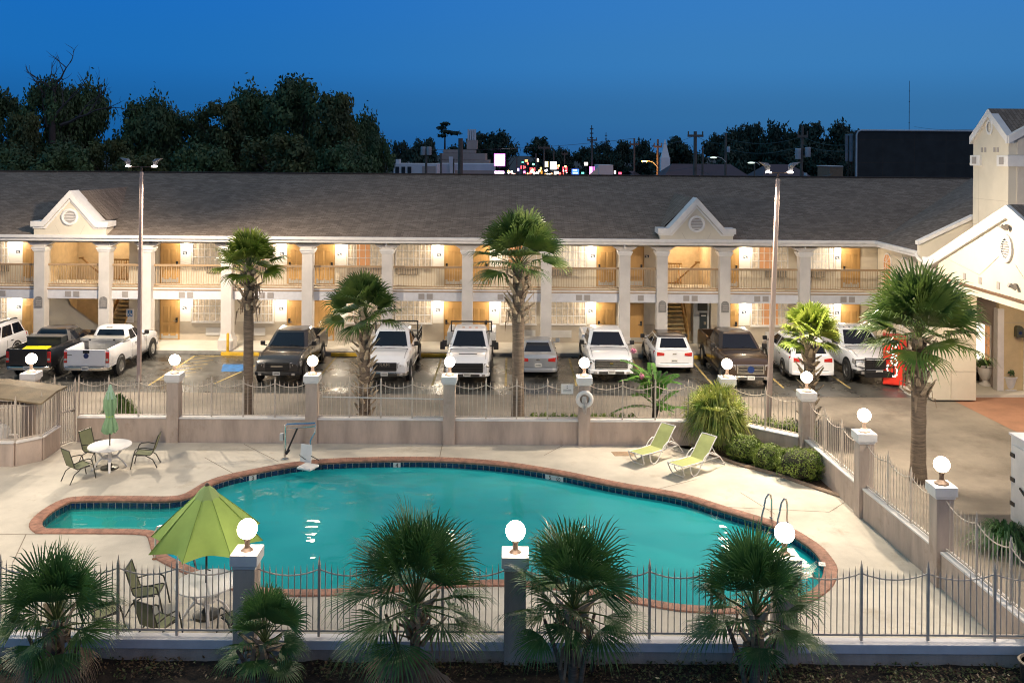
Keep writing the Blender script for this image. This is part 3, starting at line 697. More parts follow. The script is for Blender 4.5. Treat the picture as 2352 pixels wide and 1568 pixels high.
def plaque(x,z):
    b=MB(); b.box(x-.11,x+.11,YW-.03,YW-.003,z-.07,z+.07); o=b.build('room_number',mat('navy_number_sign',(.02,.03,.06),.4,var=0),mo)
    b=MB(); b.box(x-.07,x+.03,YW-.036,YW-.031,z-.01,z+.035); b.box(x-.03,x+.07,YW-.036,YW-.031,z-.05,z-.025); b.build('number_marks',white,o)
U0,L0=3.13,.16
#  (door x0,x1,handle side, window x0,x1, kind up, kind low, lamp x, plaque x)
rooms=[((-25.7,-24.75,1),(-28.2,-26.55),'c','c',-26.05,-26.0,-25.95),
 ((-18.45,-17.5,1),(-16.75,-14.95),'c','c',-17.15,-17.2,-17.2),
 ((-11.75,-10.85,-1),(-13.75,-12.55),(.1,.6),'c',-12.1,-12.1,-12.1),
 ((-10.3,-9.35,1),(-8.6,-6.75),(.25,.62),'c',-9.0,-9.05,-9.05),
 ((-3.48,-2.55,-1),(-6.05,-4.22),'c','c',-3.85,-3.8,-3.85),
 ((-2.12,-1.2,1),(-.5,1.3),(.2,.6),'c',-.85,-.9,-.9),
 ((4.55,5.48,-1),(2.1,3.9),'s','c',4.25,4.3,4.2),
 ((11.1,11.95,1),(12.7,14.55),(.22,.62),(.3,.75),12.3,12.35,12.3),
 ((17.45,18.35,-1),(15.65,17.0),'s','s',17.22,17.2,17.2)]
for (d0,d1,h),(w0,w1),ku,kl,lx,pxu,pxl in rooms:
    door(d0,d1,U0,5.22,h); door(d0,d1,L0,2.22,h)
    window(w0,w1,4.12,5.35,ku); window(w0,w1,1.16,2.36,kl)
    xa=max(w0,(w0+w1)/2-.75+(.3 if h>0 else -.3)); xa=(w0+w1)/2+(.35 if h>0 else -.35)-.56
    ac(xa,xa+1.12,3.68,True); ac(xa,xa+1.12,.42,False)
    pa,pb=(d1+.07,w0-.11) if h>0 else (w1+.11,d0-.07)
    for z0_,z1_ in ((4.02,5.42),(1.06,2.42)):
        b=MB(); b.box(pa,pb,YW-.022,YW-.002,z0_,z1_); b.build('lit_wall_panel',mat('lamp_washed_panel',(.80,.77,.70),.8,var=.04),mo)  # pale strip by the door, the wall lamp's wash put into its white
    sconce(lx,5.30); sconce(lx,2.34)
    plaque(pxu,4.72); plaque(pxl,1.82)
for z0,z1 in ((U0,5.2),(L0,2.2)):
    door(-20.0,-19.35,z0,z1,1,True) if False else None
    door(-19.55,-18.85,z0,z1,-1,True); door(6.25,6.95,z0,z1,1,True)
plaque(7.15,4.72)
# accessible parking sign on the wall
b=MB(); b.box(-20.22+.3,-19.62+.0,YW-.05,YW-.028,1.2,1.95)
# ---- stairwells
stairwood=mat('stair_timber',(.42,.24,.075),.6,var=.25,scale=4,streak=.3)
stair_stucco=mat('stairwell_stucco',(.62,.50,.33),.9,var=.1)  # tan stucco of the stairwell walls
for (xa,xb),flip,hasl in ((openings[0],1,False),(openings[1],-1,True)):
    b=MB(); b.box(xa,xb,51.2,51.4,-.02,5.64); b.box(xa-.2,xa,YW+.25,51.4,.15,5.64); b.box(xb,xb+.2,YW+.25,51.4,.15,5.64); b.build('stairwell_wall',stair_stucco,mo)
    b=MB(); b.box(xa,xb,YW,51.2,-.02,.15); b.build('stairwell_floor',walk,mo)
    b=MB(); b.box(xa,xb,YW,YW+1.0,2.95,3.121) ; b.build('stair_landing',walk,mo)
    b=MB(); b.box(xa,xb,YW,51.2,5.60,5.64); b.build('stairwell_ceiling',ceilm,mo)
    sx=(xa+.15) if hasl else xb-.15; wd=1.15
    # flight rising away from the walkway
    b=MB(); ns=15
    X0,X1=(xa+.05,xa+1.2) if hasl else (xb-1.25,xb-.1)
    for k in range(ns):
        z=.15+(k+1)*.187; y=YW-.35+k*.20 if hasl else YW+.1+k*.19
        b.box(X0,X1,y,y+.27,z-.05,z)
        b.box(X0,X1,y+.25,y+.27,z-.19,z-.05)
    b.build('stair_treads',mat('worn_stair_tread',(.50,.40,.22),.8,var=.2),mo)
    b=MB()
    for X in (X0-.06,X1+.0):
        b.add([(X,YW-.4,.15),(X,YW-.4,.42),(X,YW+2.9,3.25),(X,YW+2.9,2.9),(X+.06,YW-.4,.15),(X+.06,YW-.4,.42),(X+.06,YW+2.9,3.25),(X+.06,YW+2.9,2.9)],[(0,1,2,3),(7,6,5,4),(0,4,5,1),(1,5,6,2),(2,6,7,3),(3,7,4,0)])
        b.tube([(X+.03,YW-.35,1.05),(X+.03,YW+2.6,3.9)],.045,6); b.box(X,X+.07,YW-.4,YW-.3,.15,1.1)
    b.build('stair_stringer',stairwood,mo)
    # upper guard rail seen through the bay
    b=MB(); xm=(xa+xb)/2
    b.tube([(xm-.6*flip,YW+.5,4.35),(xm+.55*flip,YW+.9,3.15)],.05,6); b.tube([(xm-.75*flip,YW+.5,4.35),(xm-.5*flip,YW+.5,4.37)],.05,6)
    gx0,gx1=(xm+.1,xb-.05) if flip>0 else (xa+.05,xm-.1)
    b.box(gx0,gx1,YW+1.0,YW+1.06,4.18,4.26); b.box(gx0,gx1,YW+1.0,YW+1.06,3.16,3.22)
    k=int((gx1-gx0)/.13)
    for j in range(k+1): x=gx0+(gx1-gx0)*j/k; b.box(x-.015,x+.015,YW+1.015,YW+1.045,3.22,4.18)
    b.build('stair_guard_rail',stairwood,mo)
    l=bpy.data.lights.new('stair_glow','POINT'); l.energy=STAIR; l.color=(1,.72,.42); l.shadow_soft_size=.1
    q=bpy.data.objects.new('stair_light',l); COL.objects.link(q); q.parent=mo; q.location=(xm,1.6,5.3)
    b=MB(); b.lathe([(.12,5.50),(.12,5.56),(.03,5.59)],(xm,49.6,0),12); b.build('ceiling_lamp',sconcem,mo)
# lower left bay: solid sloped wall beneath the stair
b=MB(); b.add([(-24.35,YW+.02,.15),(-20.9,YW+.02,.15),(-23.3,YW+.02,1.9),(-23.6,YW+.02,2.66),(-24.35,YW+.02,2.66)],[(0,1,2,3,4)]); b.add([(-24.35,YW+.2,.15),(-20.9,YW+.2,.15),(-23.3,YW+.2,1.9),(-23.6,YW+.2,2.66),(-24.35,YW+.2,2.66)],[(4,3,2,1,0)]); b.build('stair_base_wall',cream,mo)
# pipes / camera on the lower left side
# ---- gable dormers
def gable(xl,xr,pk,zt,zb,zp):
    y=YC-.75; xm=(xl+xr)/2
    b=MB(); b.extr([(xl,y,zb),(xr,y,zb),(xr,y,zt-.1),(xr-.35,y,zt-.2),(xm,y,zp-.2),(xl+.35,y,zt-.2),(xl,y,zt-.1)],(0,.9,0)); g=b.build('gable',cream,mo)
    b=MB()
    def bar(p,q,wd,dp,dy=0):
        p=Vector(p);q=Vector(q);d=(q-p).normalized();nn=Vector((-d.z,0,d.x))
        if nn.z<0: nn=-nn
        b.extr([p,q,q-nn*wd,p-nn*wd],(0,dp,0)); 
    yy=y-.12
    prof=[(xl-.12,zt),(xl+.42,zt),(xm,zp),(xr-.42,zt),(xr+.12,zt)]
    inn=[(xl-.12,zt-.27),(xl+.52,zt-.27),(xm,zp-.36),(xr-.52,zt-.27),(xr+.12,zt-.27)]
    for k in range(4):
        a,c=prof[k],prof[k+1]; d,e_=inn[k+1],inn[k]
        b.extr([(a[0],yy,a[1]),(c[0],yy,c[1]),(d[0],yy,d[1]),(e_[0],yy,e_[1])],(0,1.0,0))
    b.build('gable_trim',white,g)
    b=MB()
    inn2=[(xl-.04,zt-.271),(xl+.55,zt-.271),(xm,zp-.40),(xr-.55,zt-.271),(xr+.04,zt-.271)]
    inn3=[(xl-.04,zt-.36),(xl+.60,zt-.36),(xm,zp-.51),(xr-.60,zt-.36),(xr+.04,zt-.36)]
    for k in range(4):
        a,c,d,e_=inn2[k],inn2[k+1],inn3[k+1],inn3[k]
        b.extr([(a[0],y-.05,a[1]),(c[0],y-.05,c[1]),(d[0],y-.05,d[1]),(e_[0],y-.05,e_[1])],(0,.05,0))
    b.build('gable_moulding',white,g)
    b=MB(); b.add([(xl+.30,y+.8,zt+.0),(xm,y+.8,zp-.06),(xr-.30,y+.8,zt+.0),(xm,y+7.4,zp-.06),(xl+.30,y+3.0,zt+.0),(xr-.30,y+3.0,zt+.0)],[(0,1,3,4),(1,2,5,3)]); b.build('gable_roof',shingle,g)
    zc=zt+.22
    b=MB(); b.lathe([(.30,0),(.42,0),(.42,-.07),(.36,-.09),(.30,-.07),(.30,0)],(xm,y-.005,zc),24,'Y') ; v=b.build('round_vent',white,g,True)
    b=MB(); b.lathe([(.001,-.012),(.31,-.012),(.31,-.002)],(xm,y,zc),24,'Y'); b.build('vent_back',vent,v)
    b=MB()
    for k in range(-3,4):
        z=k*.075; hw=sqrt(max(.0,.30**2-z*z)); b.obox((xm,y-.035,zc+z),2*hw,.05,.018,0,.5)
    b.build('vent_slat',white,v)
    b=MB()
    for s in (-1,1): b.add([(xm+s*.40,y-.003,zb+.02),(xm+s*.42,y-.003,zb+.02),(xm+s*.74,y-.003,zt-.2),(xm+s*.72,y-.003,zt-.2)],[(0,1,2,3)] if s>0 else [(3,2,1,0)])
    b.build('stucco_joint',taupe,g)
gable(-23.8,-20.2,0,6.55,5.70,8.08); gable(7.4,11.05,0,6.42,5.62,7.95)
# blue accessible sign beside the stair bay
sx=at_y(299,724,YW-.05)
t=thing('accessible_sign','blue and white accessible parking sign on the motel wall near the tall left lamp post','sign',(sx.x,YW-.06,sx.z))
b=MB(); b.box(-.2,.2,-.01,.01,-.38,.34); b.build('sign_board',white,t,bevel=.004)
b=MB(); b.box(-.13,.13,-.016,-.0105,-.07,.27); o=b.build('blue_panel',bluep,t)
b=MB(); b.lathe([(.001,-.022),(.028,-.022),(.028,-.017)],(0,0,.21),10,'Y'); b.obox((0,-.02,.13),.03,.006,.10); b.obox((.035,-.02,.08),.09,.006,.025); b.obox((.075,-.02,.03),.025,.006,.09,ry=0.3)
b.tube([(.065*cos(a)-.01,-.02,.045+.07*sin(a)) for a in [pi*.7+1.25*pi*k/12 for k in range(13)]],.01,4); b.build('wheelchair_symbol',white,o)
b=MB()
for k in range(3): b.box(-.13,.13,-.014,-.0105,-.18-.06*k,-.16-.06*k)
b.build('small_print',ltgrey,t)
# machine, bin, bollards, wheel stops
t=thing('ice_machine','grey steel ice machine with a dark front panel, standing in the right stair bay','ice machine',(10.05,48.35,.15))
b=MB(); b.box(-.42,.42,-.35,.4,0,2.25); b.build('cabinet',mat('brushed_cabinet',(.42,.44,.45),.35,metal=.3,var=.08),t,bevel=.02)
b=MB(); b.box(-.1,.30,-.375,-.352,.55,1.62); o=b.build('front_panel',mat('dark_machine_panel',(.03,.04,.045),.3,var=.1),t)
b=MB(); b.box(-.02,.24,-.385,-.376,1.44,1.5); b.build('label_strip',white,o)
b=MB(); b.box(.12,.24,-.39,-.376,1.0,1.14); b.build('dispenser',chrome,o)
b=MB(); b.box(-.2,.32,-.37,-.352,1.72,2.12); b.build('top_panel',dark,t)
t=thing('rubbish_bin','grey round topped rubbish bin on the walkway beside the white pickup with the big grille','bin',(5.55,45.95,.15))
b=MB(); b.lathe([(.27,0),(.29,.02),(.29,.78),(.28,.8)],n=18); b.build('bin_body',mat('grey_bin',(.24,.23,.22),.5,var=.1),t,True)
b=MB(); b.lathe([(.30,.8),(.30,.86),(.27,1.0),(.17,1.1),(.02,1.13)],n=18); b.build('bin_lid',mat('grey_bin_lid',(.27,.26,.25),.5,var=.1),t,True)
bo=thing('bollard','yellow bollard at the column beside the hatched bay','bollard',(-14.05,45.2,0),group='yellow bollards')
b=MB(); b.lathe([(.07,0),(.07,1.0),(.05,1.07),(.01,1.09)],n=10); b.build('bollard_post',yellow,bo,True)
dup(bo,loc=(5.35,45.2,-.2),rz=0,label='yellow bollard half hidden beside the grey rubbish bin')
ws=None
for px,py,lab in ((552,816,'yellow wheel stop behind the short blue painted bay'),(805,817,'yellow wheel stop left of the rough short palm'),(992,817,'faded yellow wheel stop between the two white work trucks'),(1575,783,'yellow wheel stop at the right stair bay')):
    p=at_z(px,py,0)
    p.y=min(p.y,45.1)
    if ws is None:
        ws=thing('wheel_stop',lab,'wheel stop',p,group='wheel stops'); b=MB(); b.loft([[(x,-.09,0),(x,.09,0),(x,.06,.16),(x,-.06,.16)] for x in (-.95,.95)]); b.build('stop_block',yellow,ws,bevel=.02)
    else: dup(ws,loc=p,rz=0,label=lab)
# ================================================================ lobby wing with tower and entrance canopy
lb=thing('lobby_building','cream stucco lobby wing with gabled tower and arched entrance canopy at the right edge','building',(20,40,0),world=True)
XW=19.3
b=MB(); b.box(XW,XW+.25,40.2,47.95,.1,5.7); b.build('wing_wall',cream,lb)
# west slope of the wing roof
b=MB(); b.add([(18.2,39.9,5.86),(18.2,45.36,5.86),(23.5,45.4,8.2),(23.5,39.9,8.2)],[(3,2,1,0)]); b.add([(18.2,39.9,5.80),(18.2,45.36,5.80),(18.2,45.36,5.86),(18.2,39.9,5.86)],[(3,2,1,0)])
b.add([(18.2,45.36,5.862),(23.5,45.4,8.2),(27.5,54.4,8.83),(19.5,46.6,6.25)],[(0,3,2,1)]); b.build('wing_roof',roofm2,lb)
b=MB(); b.box(18.06,18.22,40.05,45.3,5.73,5.88); b.box(18.18,18.25,40.05,45.3,5.58,5.729); b.build('wing_gutter',white,lb,bevel=.01)
b=MB(); b.box(18.26,XW,40.1,46,5.60,5.64); b.build('wing_soffit',ceilm,lb)
for yy in (46.6,44.6):
    for z0,nm in ((3.45,0),(.5,1)):
        o_=MB(); pts=[]; r=.42; z1=z0+1.2 
        def arch(rr,x,zz0): return [(x,yy-rr,zz0),(x,yy+rr,zz0),(x,yy+rr,z1)]+[(x,yy+rr*cos(a),z1+rr*sin(a)) for a in [pi*k/10 for k in range(1,10)]]+[(x,yy-rr,z1)]
        o_.extr(arch(.50,XW-.05,z0-.08)[::-1],(.045,0,0)); w_=o_.build('arched_window',white,lb)
        b=MB(); b.extr(arch(.42,XW-.058,z0)[::-1],(.006,0,0)); b.build('pane',roomdk if (yy>45) else curtain,w_)
        b=MB(); x=XW-.075
        for k in (-.14,.14): b.box(x,x+.015,yy+k-.012,yy+k+.012,z0,z1)
        for k in range(1,5): b.box(x-.002,x+.014,yy-.42,yy+.42,z0+.3*k-.012,z0+.3*k+.012)
        for a in (pi/4,pi/2,3*pi/4): b.tube([(x+.007,yy,z1),(x+.007,yy+.42*cos(a),z1+.42*sin(a))],.013,4)
        b.build('muntins',white,w_)
# parapet gable closing the wing, facing the pool
def wall_poly(pts,d,name,m,parent,bev=0): b=MB(); b.extr(pts,d); return b.build(name,m,parent,bevel=bev)
A=at_y(2108,555,39.85); B_=at_y(2232,495,39.85)
A2=at_y(2108,601,39.85)
wall_poly([(A.x,39.7,5.2),(24,39.7,5.2),(24,39.7,B_.z+(24-B_.x)*.5),(B_.x,39.7,B_.z),(A.x,39.7,A.z)],(0,.2,0),'parapet_wall',cream,lb)
wall_poly([(A.x-.06,39.62,A.z-.12),(B_.x,39.62,B_.z-.12),(B_.x,39.62,B_.z+.04),(A.x-.06,39.62,A.z+.04)],(0,.34,0),'parapet_coping',white,lb)
b=MB(); b.tube([at_y(2104,585,39.9),at_y(2108,592,39.6),at_y(2118,600,39.5),at_y(2122,625,39.5)],.07,8); b.build('downspout',white,lb,True)
# porte cochere: west gable face at X=XG
XG=17.3
def wy(px): return F*XG/((px-1176)*cos(RO))
Yl,Yp=36.9,31.6; Yr=2*Yp-Yl; zE,zP=6.0,8.45
pc=[(XG,Yl,4.9),(XG,Yl,zE-.25),(XG,Yp,zP-.2),(XG,Yr,zE-.25),(XG,Yr,4.9)]
# arched underside
arc=[]
for k in range(17):
    t=k/16; y=Yr+.9+(Yl-1.6-Yr-.9)*t; arc.append((XG,y,4.25+ .75*sin(pi*t)**.6))
poly=[(XG,Yl,4.2),(XG,Yl,zE-.25),(XG,Yp,zP-.2),(XG,Yr,zE-.25),(XG,Yr,4.2)]+arc
cm=wall_poly([(XG,Yl,5.28),(XG,Yl,zE-.25),(XG,Yp,zP-.2),(XG,Yr,zE-.25),(XG,Yr,5.28)],(.3,0,0),'canopy_gable',mat('canopy_stucco',(.70,.62,.50),.85,var=.05,scale=.7,bump=.2,bscale=90),lb)
b=MB(); b.box(XG-.10,XG+.4,Yr-.1,Yl+.05,5.20,5.279); b.build('canopy_dark_board',mat('brown_trim',(.16,.09,.05),.7,var=.1),cm)  # thin dark brown board below the gable face
b=MB(); 
vs=[];N_=24
for k in range(N_+1):
    y=Yr+(Yl-Yr)*k/N_; t=abs(2*(y-Yp)/(Yl-Yr)); zlow=4.95-.75*max(0,t-.35)**2*1.4
    vs+=[(XG-.04,y,zlow),(XG-.04,y,5.199),(XG+.36,y,zlow),(XG+.36,y,5.199)]
fs=[]
for k in range(N_):
    a=4*k;c=a+4; fs+=[(a,a+1,c+1,c),(a+2,c+2,c+3,a+3),(a,c,c+2,a+2)]
b.add(vs,fs); b.build('canopy_arch',cream,cm)
# rake boards
b=MB()
for (ya,za,yb,zb_) in ((Yl+.75,zE-.12,Yp,zP),(Yr-.75,zE-.12,Yp,zP)):
    b.extr([(XG-.14,ya,za),(XG-.14,yb,zb_),(XG-.14,yb,zb_-.44),(XG-.14,ya,za-.40)],(.45,0,0))
b.box(XG-.2,XG+.3,Yl+.4,Yl+.95,5.62,5.95); b.build('rake_board',white,cm)
b=MB()
for (ya,yb) in ((Yl+.75,Yp),(Yr-.75,Yp)):
    b.add([(XG+.0,ya,zE-.10),(XG+.0,yb,zP+.02),(26,yb,zP+.02),(26,ya,zE-.10)],[(0,1,2,3)] if ya>yb else [(3,2,1,0)])
b.build('canopy_roof',roofm2,cm)
b=MB(); b.box(XG+.3,26,Yr,Yl,5.24,5.28); b.build('canopy_ceiling',ceilm,cm)
# oval vent
zc=6.92
b=MB(); R=[]
for r,x in ((.30,0),(.43,0),(.43,-.08),(.36,-.11),(.30,-.08),(.30,0)):
    R.append([(XG+x,31.75+r*cos(a)*.95,zc+r*sin(a)*1.15) for a in [2*pi*k/24 for k in range(24)]])
b.loft(R,False,False); v=b.build('oval_vent',white,cm,True)
b=MB(); b.add([(XG-.01,31.75+.31*cos(a)*.95,zc+.31*sin(a)*1.15) for a in [2*pi*k/24 for k in range(24)]],[tuple(range(23,-1,-1))]); b.build('vent_back',vent,v)
b=MB()
for k in range(-3,4): b.obox((XG-.05,31.75,zc+k*.085),.05,2*sqrt(max(.01,.09-(k*.075)**2)),.02,0,0,.5)
b.build('vent_slat',white,v)
b=MB()
b.tube([(XG-.006,32.3,zc-.35),(XG-.006,33.6,5.75),(XG-.006,36.0,6.05)],.012,4); b.tube([(XG-.006,31.2,zc-.5),(XG-.006,30.5,5.9)],.012,4); b.build('stucco_joint',taupe,cm)
for y in (34.7,33.55,32.3,29.9):
    b=MB(); b.box(XG-.02,XG-.003,y-.10,y+.10,5.42,5.68); b.build('soffit_vent',vent,cm)
for y,z in ((31.65,7.72),(31.1,5.75)):
    b=MB(); b.lathe([(.05,0),(.06,-.1)],(XG-.03,y,z),8,'X'); b.obox((XG-.2,y-.05,z-.05),.28,.13,.13,0,0,.5); b.obox((XG-.12,y+.1,z),.06,.3,.05); b.build('security_camera',vent,cm)
# front pier of the canopy
a=at_z(2135,908,0); c=at_z(2231,901,0)
b=MB(); b.box(17.45,19.25,37.6,40.25,.05,5.25); b.build('canopy_pier',cream,lb,bevel=.01)
b=MB()
for z in (1.25,2.35,3.45): b.box(17.44,19.26,37.588,37.6,z-.008,z+.008)
b.box(18.2,18.216,37.588,37.6,.1,5.2); b.build('stucco_joint',taupe,lb)
# far right canopy pier (carries the other end)
b=MB(); b.box(17.45,18.4,26.3,27.6,-.02,5.25); b.build('canopy_pier',cream,lb,bevel=.01)
# lobby front under the canopy
mauve=mat('mauve_shaded_stucco',(.47,.40,.36),.85,var=.06)  # shade under the canopy is put into this stucco colour
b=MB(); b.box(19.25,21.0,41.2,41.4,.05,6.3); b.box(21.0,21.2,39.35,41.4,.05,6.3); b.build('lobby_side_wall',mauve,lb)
b=MB(); b.box(20.98,28,39.1,39.34,.05,6.3); b.build('lobby_front_wall',mat('warm_entry_stucco',(.62,.50,.30),.85,var=.06),lb)
b=MB()
for z in (3.0,4.1): b.box(20.97,28,39.09,39.099,z-.01,z+.01)
b.build('stucco_joint',taupe,lb)
b=MB(); b.box(20.85,21.12,38.95,39.3,.1,3.6); b.build('entry_pilaster',white,lb)
b=MB(); b.box(20.95,20.996,39.75,40.95,.95,2.75); w_=b.build('lobby_window',white,lb)
b=MB(); b.box(20.93,20.949,40.2,40.9,1.02,2.68); b.build('pane',glow('lit_lobby_window',(1,.86,.66),.75),w_)
b=MB(); b.box(20.93,20.949,39.8,40.16,1.02,2.68); b.build('side_pane',roomdk,w_)
b=MB(); b.box(20.91,20.928,39.96,39.98,1.02,2.68)
for z in (1.43,1.85,2.27): b.box(20.91,20.928,39.8,40.16,z-.012,z+.012)
b.build('muntins',white,w_)
b=MB(); b.box(22.02,23.6,38.98,39.09,.1,2.75); d_=b.build('entrance_door',white,lb)
b=MB(); b.box(22.12,22.75,38.96,38.975,1.75,2.55); b.box(22.12,22.75,38.96,38.975,1.05,1.65); b.build('door_glass',roomdk,d_)
b=MB(); b.box(22.14,22.36,38.945,38.958,.75,1.0); b.build('door_notice',white,d_)
l=thing('wall_lantern','dark metal wall lantern mounted beside the lobby entrance','lantern',(21.75,38.98,2.62))
b=MB(); b.loft([[(-.15,-.16,-.22),(.15,-.16,-.22),(.15,.1,-.22),(-.15,.1,-.22)],[(-.15,-.16,.18),(.15,-.16,.18),(.15,.1,.18),(-.15,.1,.18)],[(-.09,-.12,.26),(.09,-.12,.26),(.09,.1,.26),(-.09,.1,.26)]]); b.build('housing',mat('dark_olive_metal',(.09,.09,.06),.5,var=.1),l,bevel=.02)
b=MB(); b.lathe([(.001,-.17),(.07,-.17),(.07,-.161)],(0,0,-.02),12,'Y'); b.build('badge',blueem,l)
for lx,ly,pw in ((19.6,35.6,CAN),(20.8,32.5,CAN*1.2),(20.4,38.2,CAN*.5)):
    li=bpy.data.lights.new('canopy_glow','AREA'); li.shape='DISK'; li.size=.35; li.energy=pw; li.color=(1,.78,.52)
    q=bpy.data.objects.new('canopy_light',li); COL.objects.link(q); q.parent=lb; q.location=(lx-20,ly-40,5.22)
    b=MB(); b.lathe([(.2,5.225),(.2,5.238)],(lx,ly,0),16); b.build('recessed_lamp',glow('lit_recessed_lamp',(1,.85,.62),6),lb)
# tower
x0,y0,y1=20.05,36.75,39.55
zt=10.95; zp=12.0; x1=24.2; ym=(y0+y1)/2
tw=wall_poly([(x0,y0,4.8),(x0,y1,4.8),(x0,y1,zt),(x0,ym,zp-.1),(x0,y0,zt)][::-1],(4,0,0),'tower',cream,lb)
b=MB()
for ya,yb in ((y1+.12,ym),(y0-.08,ym)): b.extr([(x0-.12,ya,zt+.02),(x0-.12,yb,zp+.12),(x0-.12,yb,zp-.22),(x0-.12,ya,zt-.30)],(.3,0,0))
xm=22.6
for xa,xb in ((x0-.05,xm),(25.2,xm)): b.extr([(xa,y0-.12,zt+.02),(xb,y0-.12,zp+.35),(xb,y0-.12,zp+.05),(xa,y0-.12,zt-.30)],(0,.3,0))
b.build('tower_rake',white,tw)
wall_poly([(x0+.35,y0-.02,4.8),(25,y0-.02,4.8),(25,y0-.02,zt),(xm,y0-.02,zp+.2),(x0+.35,y0-.02,zt)],(0,.02,0),'tower_front',mat('tower_front_stucco',(.60,.54,.46),.85,var=.05),tw)
b=MB(); b.add([(x0-.1,y1+.1,zt),(x0-.1,ym,zp+.13),(24.2,ym,zp+.13),(24.2,y1+.1,zt)],[(0,1,2,3)]); b.add([(x0-.1,y0-.05,zt),(x0-.1,ym,zp+.13),(24.2,ym,zp+.13),(24.2,y0-.05,zt)],[(3,2,1,0)])
b.add([(xm,y0-.1,zp+.36),(xm,y1,zp+.36),(x0,y1,zt),(x0,y0-.1,zt)],[(0,1,2,3)])
b.add([(21.7,y0+1.2,zp+.1),(23,y0+1.2,zp+1.0),(25.5,y0+1.2,zp+1.0),(25.5,y0+1.2,zp-.6)],[(0,3,2,1)]); b.build('tower_roof',roofm2,tw)
b=MB()
for ya,yb in ((y0-.135,y0+.72),(y1-.72,y1+.10)): b=MB(); b.box(x0-.10,x0+.02,ya,yb,9.72,10.17); b.build('tower_band',white,tw,bevel=.01)
b=MB(); b.box(x0-.09,x0+1.9,y0-.14,y0+.02,9.72,10.17); b.build('tower_band',white,tw,bevel=.01)
for ya in (y0+.12,y1-.50):
    b=MB(); b.box(x0-.12,x0-.101,ya+.05,ya+.38,9.80,10.1); b.build('band_vent',vent,tw)
b=MB(); b.box(x0+.55,x0+.98,y0-.16,y0-.141,9.80,10.1); b.build('band_vent',vent,tw)
for k in (.72,.98,1.72,1.98):
    b=MB(); b.box(x0-.02,x0-.002,y0+k,y0+k+.15,10.3,10.5); b.build('small_vent',vent,tw)
b=MB(); R=[]
for r,x in ((.18,0),(.27,0),(.27,-.05),(.18,-.05)): R.append([(x0+x-.004,ym+r*cos(a),11.35+r*1.2*sin(a)) for a in [2*pi*k/20 for k in range(20)]])
b.loft(R,False,False)
for k in range(-2,3): b.obox((x0-.03,ym,11.35+k*.08),.03,.3,.02)
b.build('oval_vent',white,tw)
b=MB(); b.box(x0-.006,x0-.001,y0,y1,8.3,8.315); b.box(x0-.006,x0-.001,y0,y1,7.2,7.215); b.box(x0-.006,x0-.001,y1-.5,y1-.485,4.8,9.7); b.build('stucco_joint',taupe,tw)
# vending machine
t=thing('vending_machine','red drinks vending machine with white script, between the thick palm and the lobby wing','vending machine',(17.0,40.3,0),rz=-.35)
redp=mat('vending_red',(.62,.035,.02),.35,var=.05,emis=.12,ecol=(.9,.05,.02))
b=MB(); b.box(-.48,.48,-.4,.4,.05,1.9); b.build('cabinet',mat('vending_cabinet_red',(.5,.03,.02),.4,var=.05),t,bevel=.02)
b=MB(); b.box(-.46,.30,-.42,-.402,.1,1.86); o=b.build('lit_front',redp,t)
text('Coke','script_lettering',glow('lit_white_script',(1,.97,.92),.8),o,(-.08,-.43,1.0),.66,(pi/2,-pi/2,0),shear=.35)
b=MB(); b.box(.31,.45,-.42,-.402,.9,1.5); b.build('coin_panel',blackm,t); t.scale=(1,1,1.15)
